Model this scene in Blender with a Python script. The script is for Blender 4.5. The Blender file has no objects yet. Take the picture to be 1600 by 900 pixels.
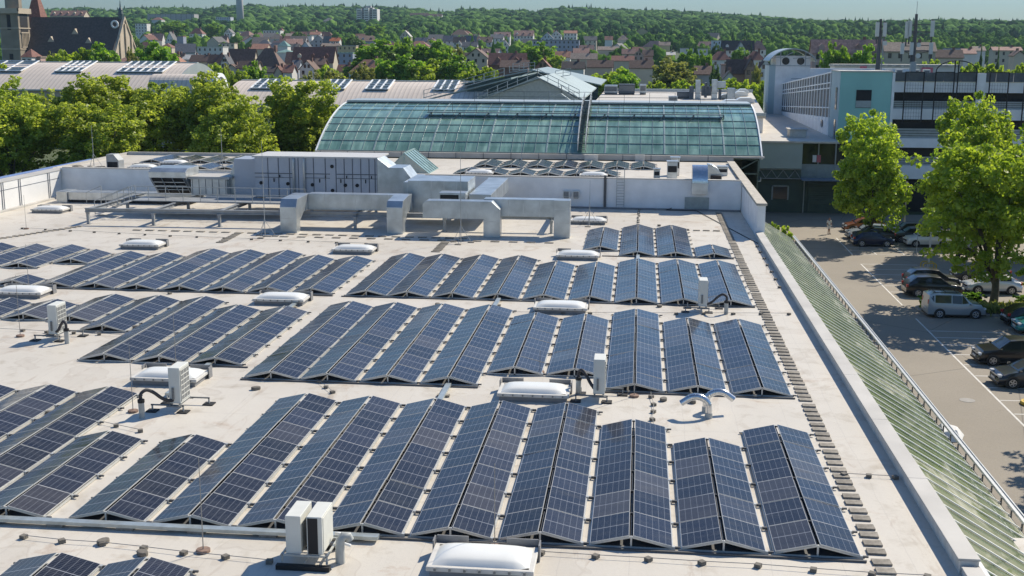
import bpy, bmesh, math, random
import numpy as np
from mathutils import Vector, Matrix
random.seed(7); RNG = np.random.default_rng(7)
S = bpy.context.scene; COL = S.collection
PI = math.pi

# ---------------------------------------------------------------- camera
cd = bpy.data.cameras.new('camera'); cam = bpy.data.objects.new('camera', cd); COL.objects.link(cam)
cd.sensor_width = 36.0; cd.lens = 41.163; cd.clip_start = .5; cd.clip_end = 9000
def cam_matrix(pit, yaw, roll, loc):
    cp, sp, cy, sy = math.cos(pit), math.sin(pit), math.cos(yaw), math.sin(yaw)
    f = Vector((-sy*cp, cy*cp, -sp)); r0 = Vector((cy, sy, 0)); u0 = r0.cross(f)
    r = math.cos(roll)*r0 + math.sin(roll)*u0; u = -math.sin(roll)*r0 + math.cos(roll)*u0
    m = Matrix((( r.x, u.x, -f.x, loc[0]), (r.y, u.y, -f.y, loc[1]), (r.z, u.z, -f.z, loc[2]), (0, 0, 0, 1)))
    return m
cam.matrix_world = cam_matrix(.2017267, .1073865, .0040390, (0, 0, 13.59))
S.camera = cam
# ---------------------------------------------------------------- light
SUN = Vector((.72, .85, 1.0)).normalized()
W = bpy.data.worlds.new('World'); S.world = W; W.use_nodes = True
nt = W.node_tree; bg = nt.nodes['Background']; sky = nt.nodes.new('ShaderNodeTexSky')
sky.sky_type = 'NISHITA'; sky.sun_disc = False; sky.sun_elevation = math.asin(SUN.z)
sky.sun_rotation = math.atan2(SUN.x, SUN.y); sky.air_density = 1.0; sky.dust_density = .15; sky.ozone_density = 2.5
tint = nt.nodes.new('ShaderNodeMix'); tint.data_type = 'RGBA'; tint.blend_type = 'MULTIPLY'; tint.inputs[0].default_value = 1.0
nt.links.new(sky.outputs[0], tint.inputs[6]); tint.inputs[7].default_value = (.70, .87, 1.04, 1)
# added elevation ramp dims the sky near the horizon, keeps ambient light from above
wc = nt.nodes.new('ShaderNodeTexCoord'); ws = nt.nodes.new('ShaderNodeSeparateXYZ'); nt.links.new(wc.outputs['Generated'], ws.inputs[0])
wr = nt.nodes.new('ShaderNodeMapRange'); wr.inputs[1].default_value = .02; wr.inputs[2].default_value = .16; wr.inputs[3].default_value = .42; wr.inputs[4].default_value = 1.0; nt.links.new(ws.outputs[2], wr.inputs[0])
nt.links.new(tint.outputs[2], bg.inputs[0]); wm = nt.nodes.new('ShaderNodeMath'); wm.operation = 'MULTIPLY'; wm.inputs[1].default_value = .104
nt.links.new(wr.outputs[0], wm.inputs[0]); nt.links.new(wm.outputs[0], bg.inputs[1])
sd = bpy.data.lights.new('sun', 'SUN'); sd.energy = 4.8; sd.angle = math.radians(.5); sd.color = (1, .91, .765)
so = bpy.data.objects.new('sun', sd); COL.objects.link(so); so.rotation_euler = SUN.to_track_quat('Z', 'Y').to_euler()
so.location = (0, 0, 200)
S.view_settings.view_transform = 'Standard'; S.view_settings.look = 'None'
S.view_settings.exposure = 0.30; S.view_settings.gamma = 1.0; S.view_settings.use_curve_mapping = False
S.cycles.max_bounces = 6; S.cycles.transparent_max_bounces = 12; S.cycles.use_denoising = True

# ---------------------------------------------------------------- materials
def nmat(name):
    m = bpy.data.materials.new(name); m.use_nodes = True
    return m, m.node_tree, m.node_tree.nodes['Principled BSDF']
def mat(name, c, rough=.7, var=.12, scale=3.0, metal=0., bump=0., spec=.5, rnd=0., coat=0., detail=4.0, c2=None):
    """plain surface with procedural colour variation (and optional per-object variation)"""
    m, t, b = nmat(name); n = t.nodes; l = t.links
    tc = n.new('ShaderNodeTexCoord'); ns = n.new('ShaderNodeTexNoise'); ns.inputs['Scale'].default_value = scale; ns.inputs['Detail'].default_value = detail
    l.new(tc.outputs['Object'], ns.inputs['Vector'])
    rp = n.new('ShaderNodeValToRGB'); e = rp.color_ramp.elements; e[0].position = .3; e[1].position = .7
    lo = [max(0, x*(1-var)) for x in c]; hi = [min(1, x*(1+var)) for x in c]
    if c2: hi = c2
    e[0].color = (*lo, 1); e[1].color = (*hi, 1); l.new(ns.outputs['Fac'], rp.inputs['Fac'])
    out = rp.outputs['Color']
    if rnd:
        oi = n.new('ShaderNodeObjectInfo'); hs = n.new('ShaderNodeHueSaturation'); mr = n.new('ShaderNodeMapRange')
        mr.inputs[3].default_value = 1-rnd; mr.inputs[4].default_value = 1+rnd
        l.new(oi.outputs['Random'], mr.inputs[0]); l.new(mr.outputs[0], hs.inputs['Value']); l.new(out, hs.inputs['Color']); out = hs.outputs['Color']
    l.new(out, b.inputs['Base Color'])
    b.inputs['Roughness'].default_value = rough; b.inputs['Metallic'].default_value = metal
    b.inputs['Specular IOR Level'].default_value = spec; b.inputs['Coat Weight'].default_value = coat; b.inputs['Coat Roughness'].default_value = .06
    if bump:
        bp = n.new('ShaderNodeBump'); bp.inputs['Strength'].default_value = bump; bp.inputs['Distance'].default_value = .02
        l.new(ns.outputs['Fac'], bp.inputs['Height']); l.new(bp.outputs[0], b.inputs['Normal'])
    return m
def math_node(t, op, a, b=None, c=None):
    n = t.nodes.new('ShaderNodeMath'); n.operation = op
    for i, v in enumerate((a, b, c)):
        if v is None: continue
        if isinstance(v, (int, float)): n.inputs[i].default_value = v
        else: t.links.new(v, n.inputs[i])
    return n.outputs[0]
def mix_rgb(t, fac, a, b, blend='MIX'):
    n = t.nodes.new('ShaderNodeMix'); n.data_type = 'RGBA'; n.blend_type = blend
    for sock, v in ((n.inputs['Factor'], fac), (n.inputs['A'], a), (n.inputs['B'], b)):
        if sock.name == 'Factor' or True:
            pass
    def put(i, v):
        if isinstance(v, (int, float)): n.inputs[i].default_value = v
        elif isinstance(v, tuple): n.inputs[i].default_value = v if len(v) == 4 else (*v, 1)
        else: t.links.new(v, n.inputs[i])
    put(0, fac); put(6, a); put(7, b)
    return n.outputs[2]
def noise(t, vec, scale, detail=4., rough=.55, dist=0.):
    n = t.nodes.new('ShaderNodeTexNoise'); n.inputs['Scale'].default_value = scale; n.inputs['Detail'].default_value = detail
    n.inputs['Roughness'].default_value = rough; n.inputs['Distortion'].default_value = dist
    if vec is not None: t.links.new(vec, n.inputs['Vector'])
    return n.outputs['Fac']
def ramp(t, fac, stops):
    r = t.nodes.new('ShaderNodeValToRGB'); e = r.color_ramp.elements
    while len(e) < len(stops): e.new(.5)
    for k, (p, c) in enumerate(stops):
        e[k].position = p; e[k].color = (*c, 1) if len(c) == 3 else c
    t.links.new(fac, r.inputs['Fac']); return r.outputs['Color']
def mapping(t, src, sc):
    mp = t.nodes.new('ShaderNodeMapping'); mp.inputs['Scale'].default_value = sc; t.links.new(src, mp.inputs['Vector']); return mp.outputs[0]

def m_membrane():
    m, t, b = nmat('roof_membrane'); tc = t.nodes.new('ShaderNodeTexCoord'); P = tc.outputs['Object']
    big = noise(t, P, .09, 5, .6); mid = noise(t, P, .7, 6, .65, .4); fine = noise(t, P, 9, 3)
    col = ramp(t, big, [(.3, (.545, .505, .435)), (.7, (.635, .59, .51))])
    spots = ramp(t, mid, [(.30, (.70, .66, .60)), (.46, (1, 1, 1)), (1, (1, 1, 1))])
    col = mix_rgb(t, .75, col, spots, 'MULTIPLY')
    dirt = ramp(t, noise(t, mapping(t, P, (1.3, .28, 1)), .8, 6, .7, .8), [(.30, (.62, .52, .44)), (.41, (1, 1, 1)), (1, (1, 1, 1))])
    col = mix_rgb(t, .55, col, dirt, 'MULTIPLY')
    rs = ramp(t, noise(t, mapping(t, P, (.9, .9, 1)), .33, 7, .75, 1.2), [(.57, (1, 1, 1)), (.65, (.80, .69, .61)), (.73, (.56, .48, .43))]); col = mix_rgb(t, .6, col, rs, 'MULTIPLY')
    col = mix_rgb(t, .18, col, ramp(t, fine, [(.3, (.75, .75, .75)), (.7, (1, 1, 1))]), 'MULTIPLY')
    # welded sheet seams along the roof
    sx = t.nodes.new('ShaderNodeSeparateXYZ'); t.links.new(P, sx.inputs[0])
    wob = math_node(t, 'MULTIPLY', math_node(t, 'SUBTRACT', noise(t, P, .35, 2), .5), .25)
    fx = math_node(t, 'FRACT', math_node(t, 'DIVIDE', math_node(t, 'ADD', sx.outputs[0], wob), 1.9))
    seam = math_node(t, 'LESS_THAN', fx, .014)
    fy = math_node(t, 'FRACT', math_node(t, 'DIVIDE', math_node(t, 'ADD', sx.outputs[1], wob), 13.7))
    seam2 = math_node(t, 'LESS_THAN', fy, .004)
    pn = noise(t, P, .23, 3, .5, .3); ring = math_node(t, 'LESS_THAN', math_node(t, 'ABSOLUTE', math_node(t, 'SUBTRACT', pn, .58)), .006)
    pool = math_node(t, 'GREATER_THAN', pn, .58); col = mix_rgb(t, math_node(t, 'ADD', math_node(t, 'MULTIPLY', ring, .32), math_node(t, 'MULTIPLY', pool, .24)), col, (.46, .41, .34))
    sm = math_node(t, 'MULTIPLY', math_node(t, 'MAXIMUM', seam, seam2), .30)
    col = mix_rgb(t, sm, col, (.40, .37, .33))
    t.links.new(col, b.inputs['Base Color']); b.inputs['Roughness'].default_value = .55; b.inputs['Specular IOR Level'].default_value = .3
    bp = t.nodes.new('ShaderNodeBump'); bp.inputs['Strength'].default_value = .35; bp.inputs['Distance'].default_value = .05
    t.links.new(noise(t, P, 1.1, 5), bp.inputs['Height']); t.links.new(bp.outputs[0], b.inputs['Normal'])
    return m
def m_module():
    m, t, b = nmat('solar_cells'); uv = t.nodes.new('ShaderNodeUVMap'); uv.uv_map = 'UVMap'
    s = t.nodes.new('ShaderNodeSeparateXYZ'); t.links.new(uv.outputs[0], s.inputs[0]); u, v = s.outputs[0], s.outputs[1]
    def lines(x, n, w):
        f = math_node(t, 'FRACT', math_node(t, 'MULTIPLY', x, n))
        return math_node(t, 'MAXIMUM', math_node(t, 'LESS_THAN', f, w), math_node(t, 'GREATER_THAN', f, 1-w))
    g = lines(u, 6, .028)
    h = lines(v, 2, .017)
    fine = math_node(t, 'MULTIPLY', lines(v, 20, .05), .18)
    frame = math_node(t, 'MAXIMUM', math_node(t, 'GREATER_THAN', math_node(t, 'ABSOLUTE', math_node(t, 'SUBTRACT', u, .5)), .487),
                      math_node(t, 'GREATER_THAN', math_node(t, 'ABSOLUTE', math_node(t, 'SUBTRACT', v, .5)), .4925))
    oi = t.nodes.new('ShaderNodeObjectInfo'); r = oi.outputs['Random']
    base = ramp(t, r, [(0, (.008, .010, .017)), (.3, (.014, .018, .033)), (.5, (.009, .011, .017)), (.68, (.018, .023, .042)), (.84, (.034, .035, .045)), (1, (.054, .050, .053))])
    tc = t.nodes.new('ShaderNodeTexCoord')
    off = t.nodes.new('ShaderNodeVectorMath'); off.operation = 'ADD'; t.links.new(tc.outputs['Object'], off.inputs[0]); sc3 = t.nodes.new('ShaderNodeVectorMath'); sc3.operation = 'SCALE'; sc3.inputs[0].default_value = (37, 91, 13); t.links.new(r, sc3.inputs['Scale']); t.links.new(sc3.outputs[0], off.inputs[1]); dust = ramp(t, noise(t, mapping(t, off.outputs[0], (.6, 2.2, 1)), 1.6, 5, .65), [(.35, (0, 0, 0)), (.75, (1, 1, 1))])
    base = mix_rgb(t, math_node(t, 'MULTIPLY', dust, .16), base, (.15, .145, .14))
    col = mix_rgb(t, math_node(t, 'MAXIMUM', math_node(t, 'MULTIPLY', g, .30), math_node(t, 'MAXIMUM', math_node(t, 'MULTIPLY', h, .52), fine)), base, (.52, .54, .58))
    col = mix_rgb(t, math_node(t, 'MULTIPLY', frame, .8), col, (.50, .50, .49))
    t.links.new(col, b.inputs['Base Color'])
    t.links.new(math_node(t, 'ADD', .08, math_node(t, 'MULTIPLY', dust, .22)), b.inputs['Roughness']); b.inputs['IOR'].default_value = 1.45; b.inputs['Specular IOR Level'].default_value = .19
    return m
def m_asphalt():
    m, t, b = nmat('asphalt'); tc = t.nodes.new('ShaderNodeTexCoord'); P = tc.outputs['Object']
    col = ramp(t, noise(t, P, .12, 5, .6), [(.3, (.250, .218, .172)), (.7, (.305, .267, .212))])
    col = mix_rgb(t, .35, col, ramp(t, noise(t, P, 14, 3), [(.25, (.62, .62, .62)), (.75, (1.15, 1.15, 1.15))]), 'MULTIPLY')
    col = mix_rgb(t, .7, col, ramp(t, noise(t, P, .9, 6, .7, .6), [(.27, (.72, .70, .68)), (.36, (1, 1, 1)), (1, (1, 1, 1))]), 'MULTIPLY')
    crack = t.nodes.new('ShaderNodeTexVoronoi'); crack.feature = 'DISTANCE_TO_EDGE'; crack.inputs['Scale'].default_value = .07
    t.links.new(mapping(t, P, (1, .6, 1)), crack.inputs['Vector'])
    col = mix_rgb(t, math_node(t, 'MULTIPLY', math_node(t, 'LESS_THAN', crack.outputs['Distance'], .0022), .45), col, (.06, .055, .05))
    t.links.new(col, b.inputs['Base Color']); b.inputs['Roughness'].default_value = .85
    bp = t.nodes.new('ShaderNodeBump'); bp.inputs['Strength'].default_value = .3; bp.inputs['Distance'].default_value = .02
    t.links.new(noise(t, P, 30, 2), bp.inputs['Height']); t.links.new(bp.outputs[0], b.inputs['Normal'])
    return m
def m_leaf(name, a, bcol, trans=.35, rnd=.12, gloss=.03):
    m = bpy.data.materials.new(name); m.use_nodes = True; t = m.node_tree; t.nodes.clear()
    o = t.nodes.new('ShaderNodeOutputMaterial'); d = t.nodes.new('ShaderNodeBsdfDiffuse'); tr = t.nodes.new('ShaderNodeBsdfTranslucent')
    gl = t.nodes.new('ShaderNodeBsdfGlossy'); gl.inputs['Roughness'].default_value = .45
    tc = t.nodes.new('ShaderNodeTexCoord'); f = noise(t, tc.outputs['Object'], .8, 3)
    at = t.nodes.new('ShaderNodeAttribute'); at.attribute_name = 'tone'
    fac = math_node(t, 'ADD', math_node(t, 'MULTIPLY', f, .6), math_node(t, 'MULTIPLY', at.outputs['Fac'], .5))
    c = ramp(t, fac, [(.3, a), (.8, bcol)])
    oi = t.nodes.new('ShaderNodeObjectInfo'); hs = t.nodes.new('ShaderNodeHueSaturation'); mr = t.nodes.new('ShaderNodeMapRange')
    mr.inputs[3].default_value = 1-rnd; mr.inputs[4].default_value = 1+rnd
    t.links.new(oi.outputs['Random'], mr.inputs[0]); t.links.new(mr.outputs[0], hs.inputs['Value']); t.links.new(c, hs.inputs['Color']); c = hs.outputs[0]
    t.links.new(c, d.inputs[0]); t.links.new(mix_rgb(t, 1.0, c, (1.25, 1.2, .75), 'MULTIPLY'), tr.inputs[0])
    x = t.nodes.new('ShaderNodeMixShader'); x.inputs[0].default_value = trans
    t.links.new(d.outputs[0], x.inputs[1]); t.links.new(tr.outputs[0], x.inputs[2])
    y = t.nodes.new('ShaderNodeMixShader'); y.inputs[0].default_value = gloss
    t.links.new(x.outputs[0], y.inputs[1]); t.links.new(gl.outputs[0], y.inputs[2]); t.links.new(y.outputs[0], o.inputs[0])
    return m
def m_glass_roof():
    m, t, b = nmat('green_glass'); tc = t.nodes.new('ShaderNodeTexCoord'); P = tc.outputs['Object']
    br = t.nodes.new('ShaderNodeTexBrick'); br.offset = 0; br.inputs['Scale'].default_value = 1; br.inputs['Brick Width'].default_value = 1.22; br.inputs['Row Height'].default_value = 1.5
    br.inputs['Mortar Size'].default_value = 0; br.inputs['Color1'].default_value = (.12, .23, .185, 1); br.inputs['Color2'].default_value = (.19, .31, .255, 1)
    t.links.new(P, br.inputs['Vector'])
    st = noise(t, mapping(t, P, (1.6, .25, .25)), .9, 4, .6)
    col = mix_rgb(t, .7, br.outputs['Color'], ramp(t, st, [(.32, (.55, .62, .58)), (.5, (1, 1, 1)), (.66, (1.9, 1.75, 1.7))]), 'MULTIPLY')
    t.links.new(col, b.inputs['Base Color']); b.inputs['Roughness'].default_value = .12; b.inputs['Coat Weight'].default_value = .3
    return m
def m_canopy_glass():
    m = bpy.data.materials.new('canopy_glass'); m.use_nodes = True; t = m.node_tree; t.nodes.clear()
    o = t.nodes.new('ShaderNodeOutputMaterial'); g = t.nodes.new('ShaderNodeBsdfGlossy'); g.inputs['Roughness'].default_value = .04
    tr = t.nodes.new('ShaderNodeBsdfTransparent'); tr.inputs[0].default_value = (.60, .72, .50, 1)
    fr = t.nodes.new('ShaderNodeFresnel'); fr.inputs[0].default_value = 1.3
    x = t.nodes.new('ShaderNodeMixShader'); t.links.new(fr.outputs[0], x.inputs[0]); t.links.new(tr.outputs[0], x.inputs[1]); t.links.new(g.outputs[0], x.inputs[2])
    d = t.nodes.new('ShaderNodeBsdfDiffuse'); tc = t.nodes.new('ShaderNodeTexCoord')
    t.links.new(ramp(t, noise(t, mapping(t, tc.outputs['Object'], (1, .35, 1)), .7, 3, .55, .5), [(.35, (.11, .15, .065)), (.57, (.21, .25, .135)), (.62, (.50, .50, .38)), (.68, (.24, .28, .16))]), d.inputs[0])
    y = t.nodes.new('ShaderNodeMixShader'); t.links.new(math_node(t, 'ADD', .35, math_node(t, 'MULTIPLY', noise(t, tc.outputs['Object'], .5, 4), .5)), y.inputs[0])
    t.links.new(x.outputs[0], y.inputs[1]); t.links.new(d.outputs[0], y.inputs[2]); t.links.new(y.outputs[0], o.inputs[0])
    return m
def m_tiles(name, c, scale=1.0):
    m, t, b = nmat(name); tc = t.nodes.new('ShaderNodeTexCoord'); P = tc.outputs['Object']
    f = noise(t, P, 1.2, 6, .7); g = noise(t, mapping(t, P, (3, 3, .8)), 1.5, 3)
    lo = tuple(x*.62 for x in c); hi = tuple(x*1.3 for x in c)
    col = ramp(t, f, [(.3, lo), (.7, hi)]); col = mix_rgb(t, .5, col, ramp(t, g, [(.35, (.6, .62, .6)), (.6, (1, 1, 1))]), 'MULTIPLY')
    oi = t.nodes.new('ShaderNodeObjectInfo'); hs = t.nodes.new('ShaderNodeHueSaturation'); mr = t.nodes.new('ShaderNodeMapRange')
    mr.inputs[3].default_value = .8; mr.inputs[4].default_value = 1.2
    t.links.new(oi.outputs['Random'], mr.inputs[0]); t.links.new(mr.outputs[0], hs.inputs['Value']); t.links.new(col, hs.inputs['Color'])
    t.links.new(hs.outputs[0], b.inputs['Base Color']); b.inputs['Roughness'].default_value = .85
    return m
def m_corrugated(name, c, pitch, axis=0):
    m, t, b = nmat(name); tc = t.nodes.new('ShaderNodeTexCoord'); s = t.nodes.new('ShaderNodeSeparateXYZ'); t.links.new(tc.outputs['Object'], s.inputs[0])
    f = math_node(t, 'FRACT', math_node(t, 'DIVIDE', s.outputs[axis], pitch))
    tri = math_node(t, 'ABSOLUTE', math_node(t, 'SUBTRACT', f, .5))
    col = ramp(t, noise(t, tc.outputs['Object'], .2, 5), [(.3, tuple(x*.88 for x in c)), (.7, c)])
    col = mix_rgb(t, math_node(t, 'MULTIPLY', math_node(t, 'GREATER_THAN', tri, .36), .35), col, tuple(x*.45 for x in c))
    t.links.new(col, b.inputs['Base Color']); b.inputs['Roughness'].default_value = .5; b.inputs['Metallic'].default_value = .1
    bp = t.nodes.new('ShaderNodeBump'); bp.inputs['Strength'].default_value = .6; bp.inputs['Distance'].default_value = .06
    t.links.new(tri, bp.inputs['Height']); t.links.new(bp.outputs[0], b.inputs['Normal'])
    return m
def m_terrain():
    m, t, b = nmat('terrain_ground'); tc = t.nodes.new('ShaderNodeTexCoord'); P = tc.outputs['Object']
    col = ramp(t, noise(t, P, .012, 6, .65), [(.3, (.035, .06, .018)), (.55, (.06, .085, .03)), (.75, (.12, .13, .06))])
    t.links.new(col, b.inputs['Base Color']); b.inputs['Roughness'].default_value = .95
    return m
def m_undercanopy():
    m, t, b = nmat('planted_strip'); tc = t.nodes.new('ShaderNodeTexCoord'); P = tc.outputs['Object']
    col = ramp(t, noise(t, P, .55, 5, .6, .5), [(.36, (.05, .085, .025)), (.5, (.12, .16, .06)), (.56, (.42, .38, .26)), (.7, (.50, .46, .36))])
    t.links.new(col, b.inputs['Base Color']); b.inputs['Roughness'].default_value = .9
    return m

M = dict(
 membrane=m_membrane(), cells=m_module(), asphalt=m_asphalt(), glassroof=m_glass_roof(), canopy=m_canopy_glass(), terrain=m_terrain(), under=m_undercanopy(),
 alu=mat('aluminium', (.56, .56, .53), .42, .08, 6, .35), rackdark=mat('rack_steel', (.10, .10, .10), .6),
 galv=mat('galvanised_sheet', (.50, .53, .54), .34, .18, 1.3, .7, detail=6), galv2=mat('galvanised_duct', (.47, .505, .515), .36, .22, .9, .7, detail=6),
 steel=mat('painted_steel', (.30, .315, .32), .55, .15, 2, .2), rail=mat('railing_steel', (.36, .38, .38), .5, .1, 3, .4), darkrail=mat('dark_railing', (.10, .12, .12), .5, .1, 3, .3),
 white=mat('white_plaster', (.83, .825, .80), .8, .09, .8, detail=8), whitepanel=mat('white_panel', (.74, .73, .70), .55, .06, .6, detail=8),
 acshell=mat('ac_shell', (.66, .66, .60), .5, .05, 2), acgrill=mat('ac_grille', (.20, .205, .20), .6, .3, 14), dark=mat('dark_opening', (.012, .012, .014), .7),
 black=mat('black_rubber', (.02, .02, .02), .8), paver=mat('concrete_paver', (.25, .225, .185), .9, .3, 8, bump=.4, rnd=.18), holder=mat('concrete_holder', (.17, .155, .13), .9, .2, 8),
 dome=mat('acrylic_dome', (.78, .775, .72), .28, .05, 1.2, spec=.6), upstand=mat('skylight_upstand', (.60, .58, .53), .6, .12, 3), flapdark=mat('flashing', (.22, .22, .22), .6),
 coping=mat('coping_metal', (.47, .45, .41), .65, .14, .5, .0, detail=8), copingstone=mat('coping_stone', (.46, .42, .35), .85, .2, 3), wire=mat('conductor_wire', (.33, .32, .30), .5, .1, 3, .5),
 rust=mat('rod_base', (.24, .16, .12), .9, .3, 7), insul=mat('pipe_insulation', (.05, .047, .05), .75), pvc=mat('grey_pvc', (.42, .43, .40), .5),
 chrome=mat('spiral_duct_steel', (.62, .63, .64), .22, .12, 6, .9), tray=mat('cable_tray_steel', (.42, .46, .45), .4, .15, 4, .5),
 blue=mat('blue_edge', (.10, .17, .36), .5), plant=mat('air_handler_panel', (.42, .45, .50), .45, .07, .8, .25, detail=6), seam=mat('panel_seam', (.12, .13, .15), .6),
 ltgreen=mat('pale_green_plaster', (.42, .47, .42), .85, .06, .5), dkgreen=mat('dark_green_cladding', (.06, .095, .08), .6, .15, .8), teal=mat('teal_plaster', (.30, .57, .52), .8, .06, .4, detail=8),
 teallight=mat('light_teal_plaster', (.42, .52, .53), .8, .05, .4), garwhite=mat('garage_concrete', (.82, .84, .84), .75, .08, .6, detail=8), louvre=mat('garage_louvre', (.11, .125, .14), .5, .2, 1.5, .3), lamella=mat('garage_lamella', (.36, .40, .41), .5, .1, 2, .3),
 winglass=mat('window_glass', (.025, .03, .035), .1, .2, .6, spec=.6), hallroof=m_corrugated('ribbed_sheet_roof', (.80, .685, .56), .9, 0), hallmetal=mat('standing_seam_metal', (.42, .46, .45), .4, .08, .4, .25), metalgreen=mat('patina_metal', (.30, .36, .345), .45, .08, .4, .2),
 skyglass=mat('skylight_glass', (.07, .095, .095), .25, .3, .5, spec=.3), stone=mat('sandstone', (.28, .235, .175), .9, .25, .25, detail=8), stonelight=mat('lit_sandstone', (.50, .415, .31), .9, .15, .3, detail=8), churchroof=m_tiles('church_tiles', (.105, .082, .068)),  # lit_sandstone: sunlit tone of the sandstone put into its colour
 conc=mat('chimney_concrete', (.42, .41, .40), .85, .06, .05), bark=mat('bark', (.10, .085, .06), .95, .3, 3, bump=.6), marking=mat('road_paint', (.62, .60, .55), .8, .15, 1.5), kerb=mat('kerb_stone', (.33, .31, .28), .85), soil=mat('planting_soil', (.13, .10, .06), .95, .4, 1.2),
 tyre=mat('tyre_rubber', (.018, .018, .018), .85), rim=mat('alloy_rim', (.52, .53, .55), .3, .05, 3, .8), carglass=mat('car_glass', (.02, .026, .03), .06, .1, 1, spec=.7), lamp=mat('headlight_lens', (.62, .64, .66), .15), taillight=mat('tail_lamp', (.42, .03, .025), .2), plate=mat('number_plate', (.7, .7, .68), .5), trim=mat('black_trim', (.02, .021, .022), .5),
 skin=mat('skin', (.34, .20, .14), .6), cloth=mat('white_cotton', (.72, .71, .68), .85), hair=mat('dark_hair', (.02, .016, .013), .7), shoe=mat('shoe', (.08, .08, .085), .7),
 pinksign=mat('pink_panel', (.60, .16, .20), .6), yellow=mat('yellow_paint', (.55, .36, .03), .5), meadow=mat('meadow_grass', (.16, .22, .06), .95, .2, .03),
)
HOUSE_ROOF = dict(red=(.21, .095, .072), orange=(.36, .175, .115), brown=(.145, .092, .072), pink=(.36, .21, .165), dark=(.05, .042, .042), grey=(.17, .165, .16), bright=(.52, .15, .06), teal=(.22, .38, .35), tan=(.30, .23, .18), slate=(.13, .135, .15), pale=(.5, .48, .44))
HR = {k: m_tiles('roof_tiles_'+k, v) for k, v in HOUSE_ROOF.items()}
HOUSE_WALL = dict(white=(.66, .64, .60), cream=(.55, .47, .36), grey=(.40, .40, .41), pink=(.48, .33, .28), yellow=(.55, .45, .24), brick=(.22, .12, .09), timber=(.32, .22, .15), bluegrey=(.30, .33, .40), concrete=(.36, .35, .34), blue=(.45, .50, .56))
HW = {k: mat('render_'+k, v, .85, .08, .3, rnd=.08, detail=6) for k, v in HOUSE_WALL.items()}
LEAF = dict(
 garden=m_leaf('garden_leaves', (.045, .12, .02), (.22, .36, .06), .35, .0, .0),
 plane=m_leaf('plane_leaves', (.21, .30, .035), (.50, .58, .10), .62), bright=m_leaf('bright_leaves', (.18, .30, .025), (.46, .58, .06), .6), lush=m_leaf('lush_leaves', (.10, .24, .02), (.30, .48, .05), .55), olive=m_leaf('olive_leaves', (.16, .20, .05), (.38, .40, .11), .5), dark=m_leaf('dark_leaves', (.05, .12, .03), (.15, .25, .06), .5), forest=m_leaf('forest_leaves', (.018, .066, .02), (.165, .295, .068), .3, 0., 0.))

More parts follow.
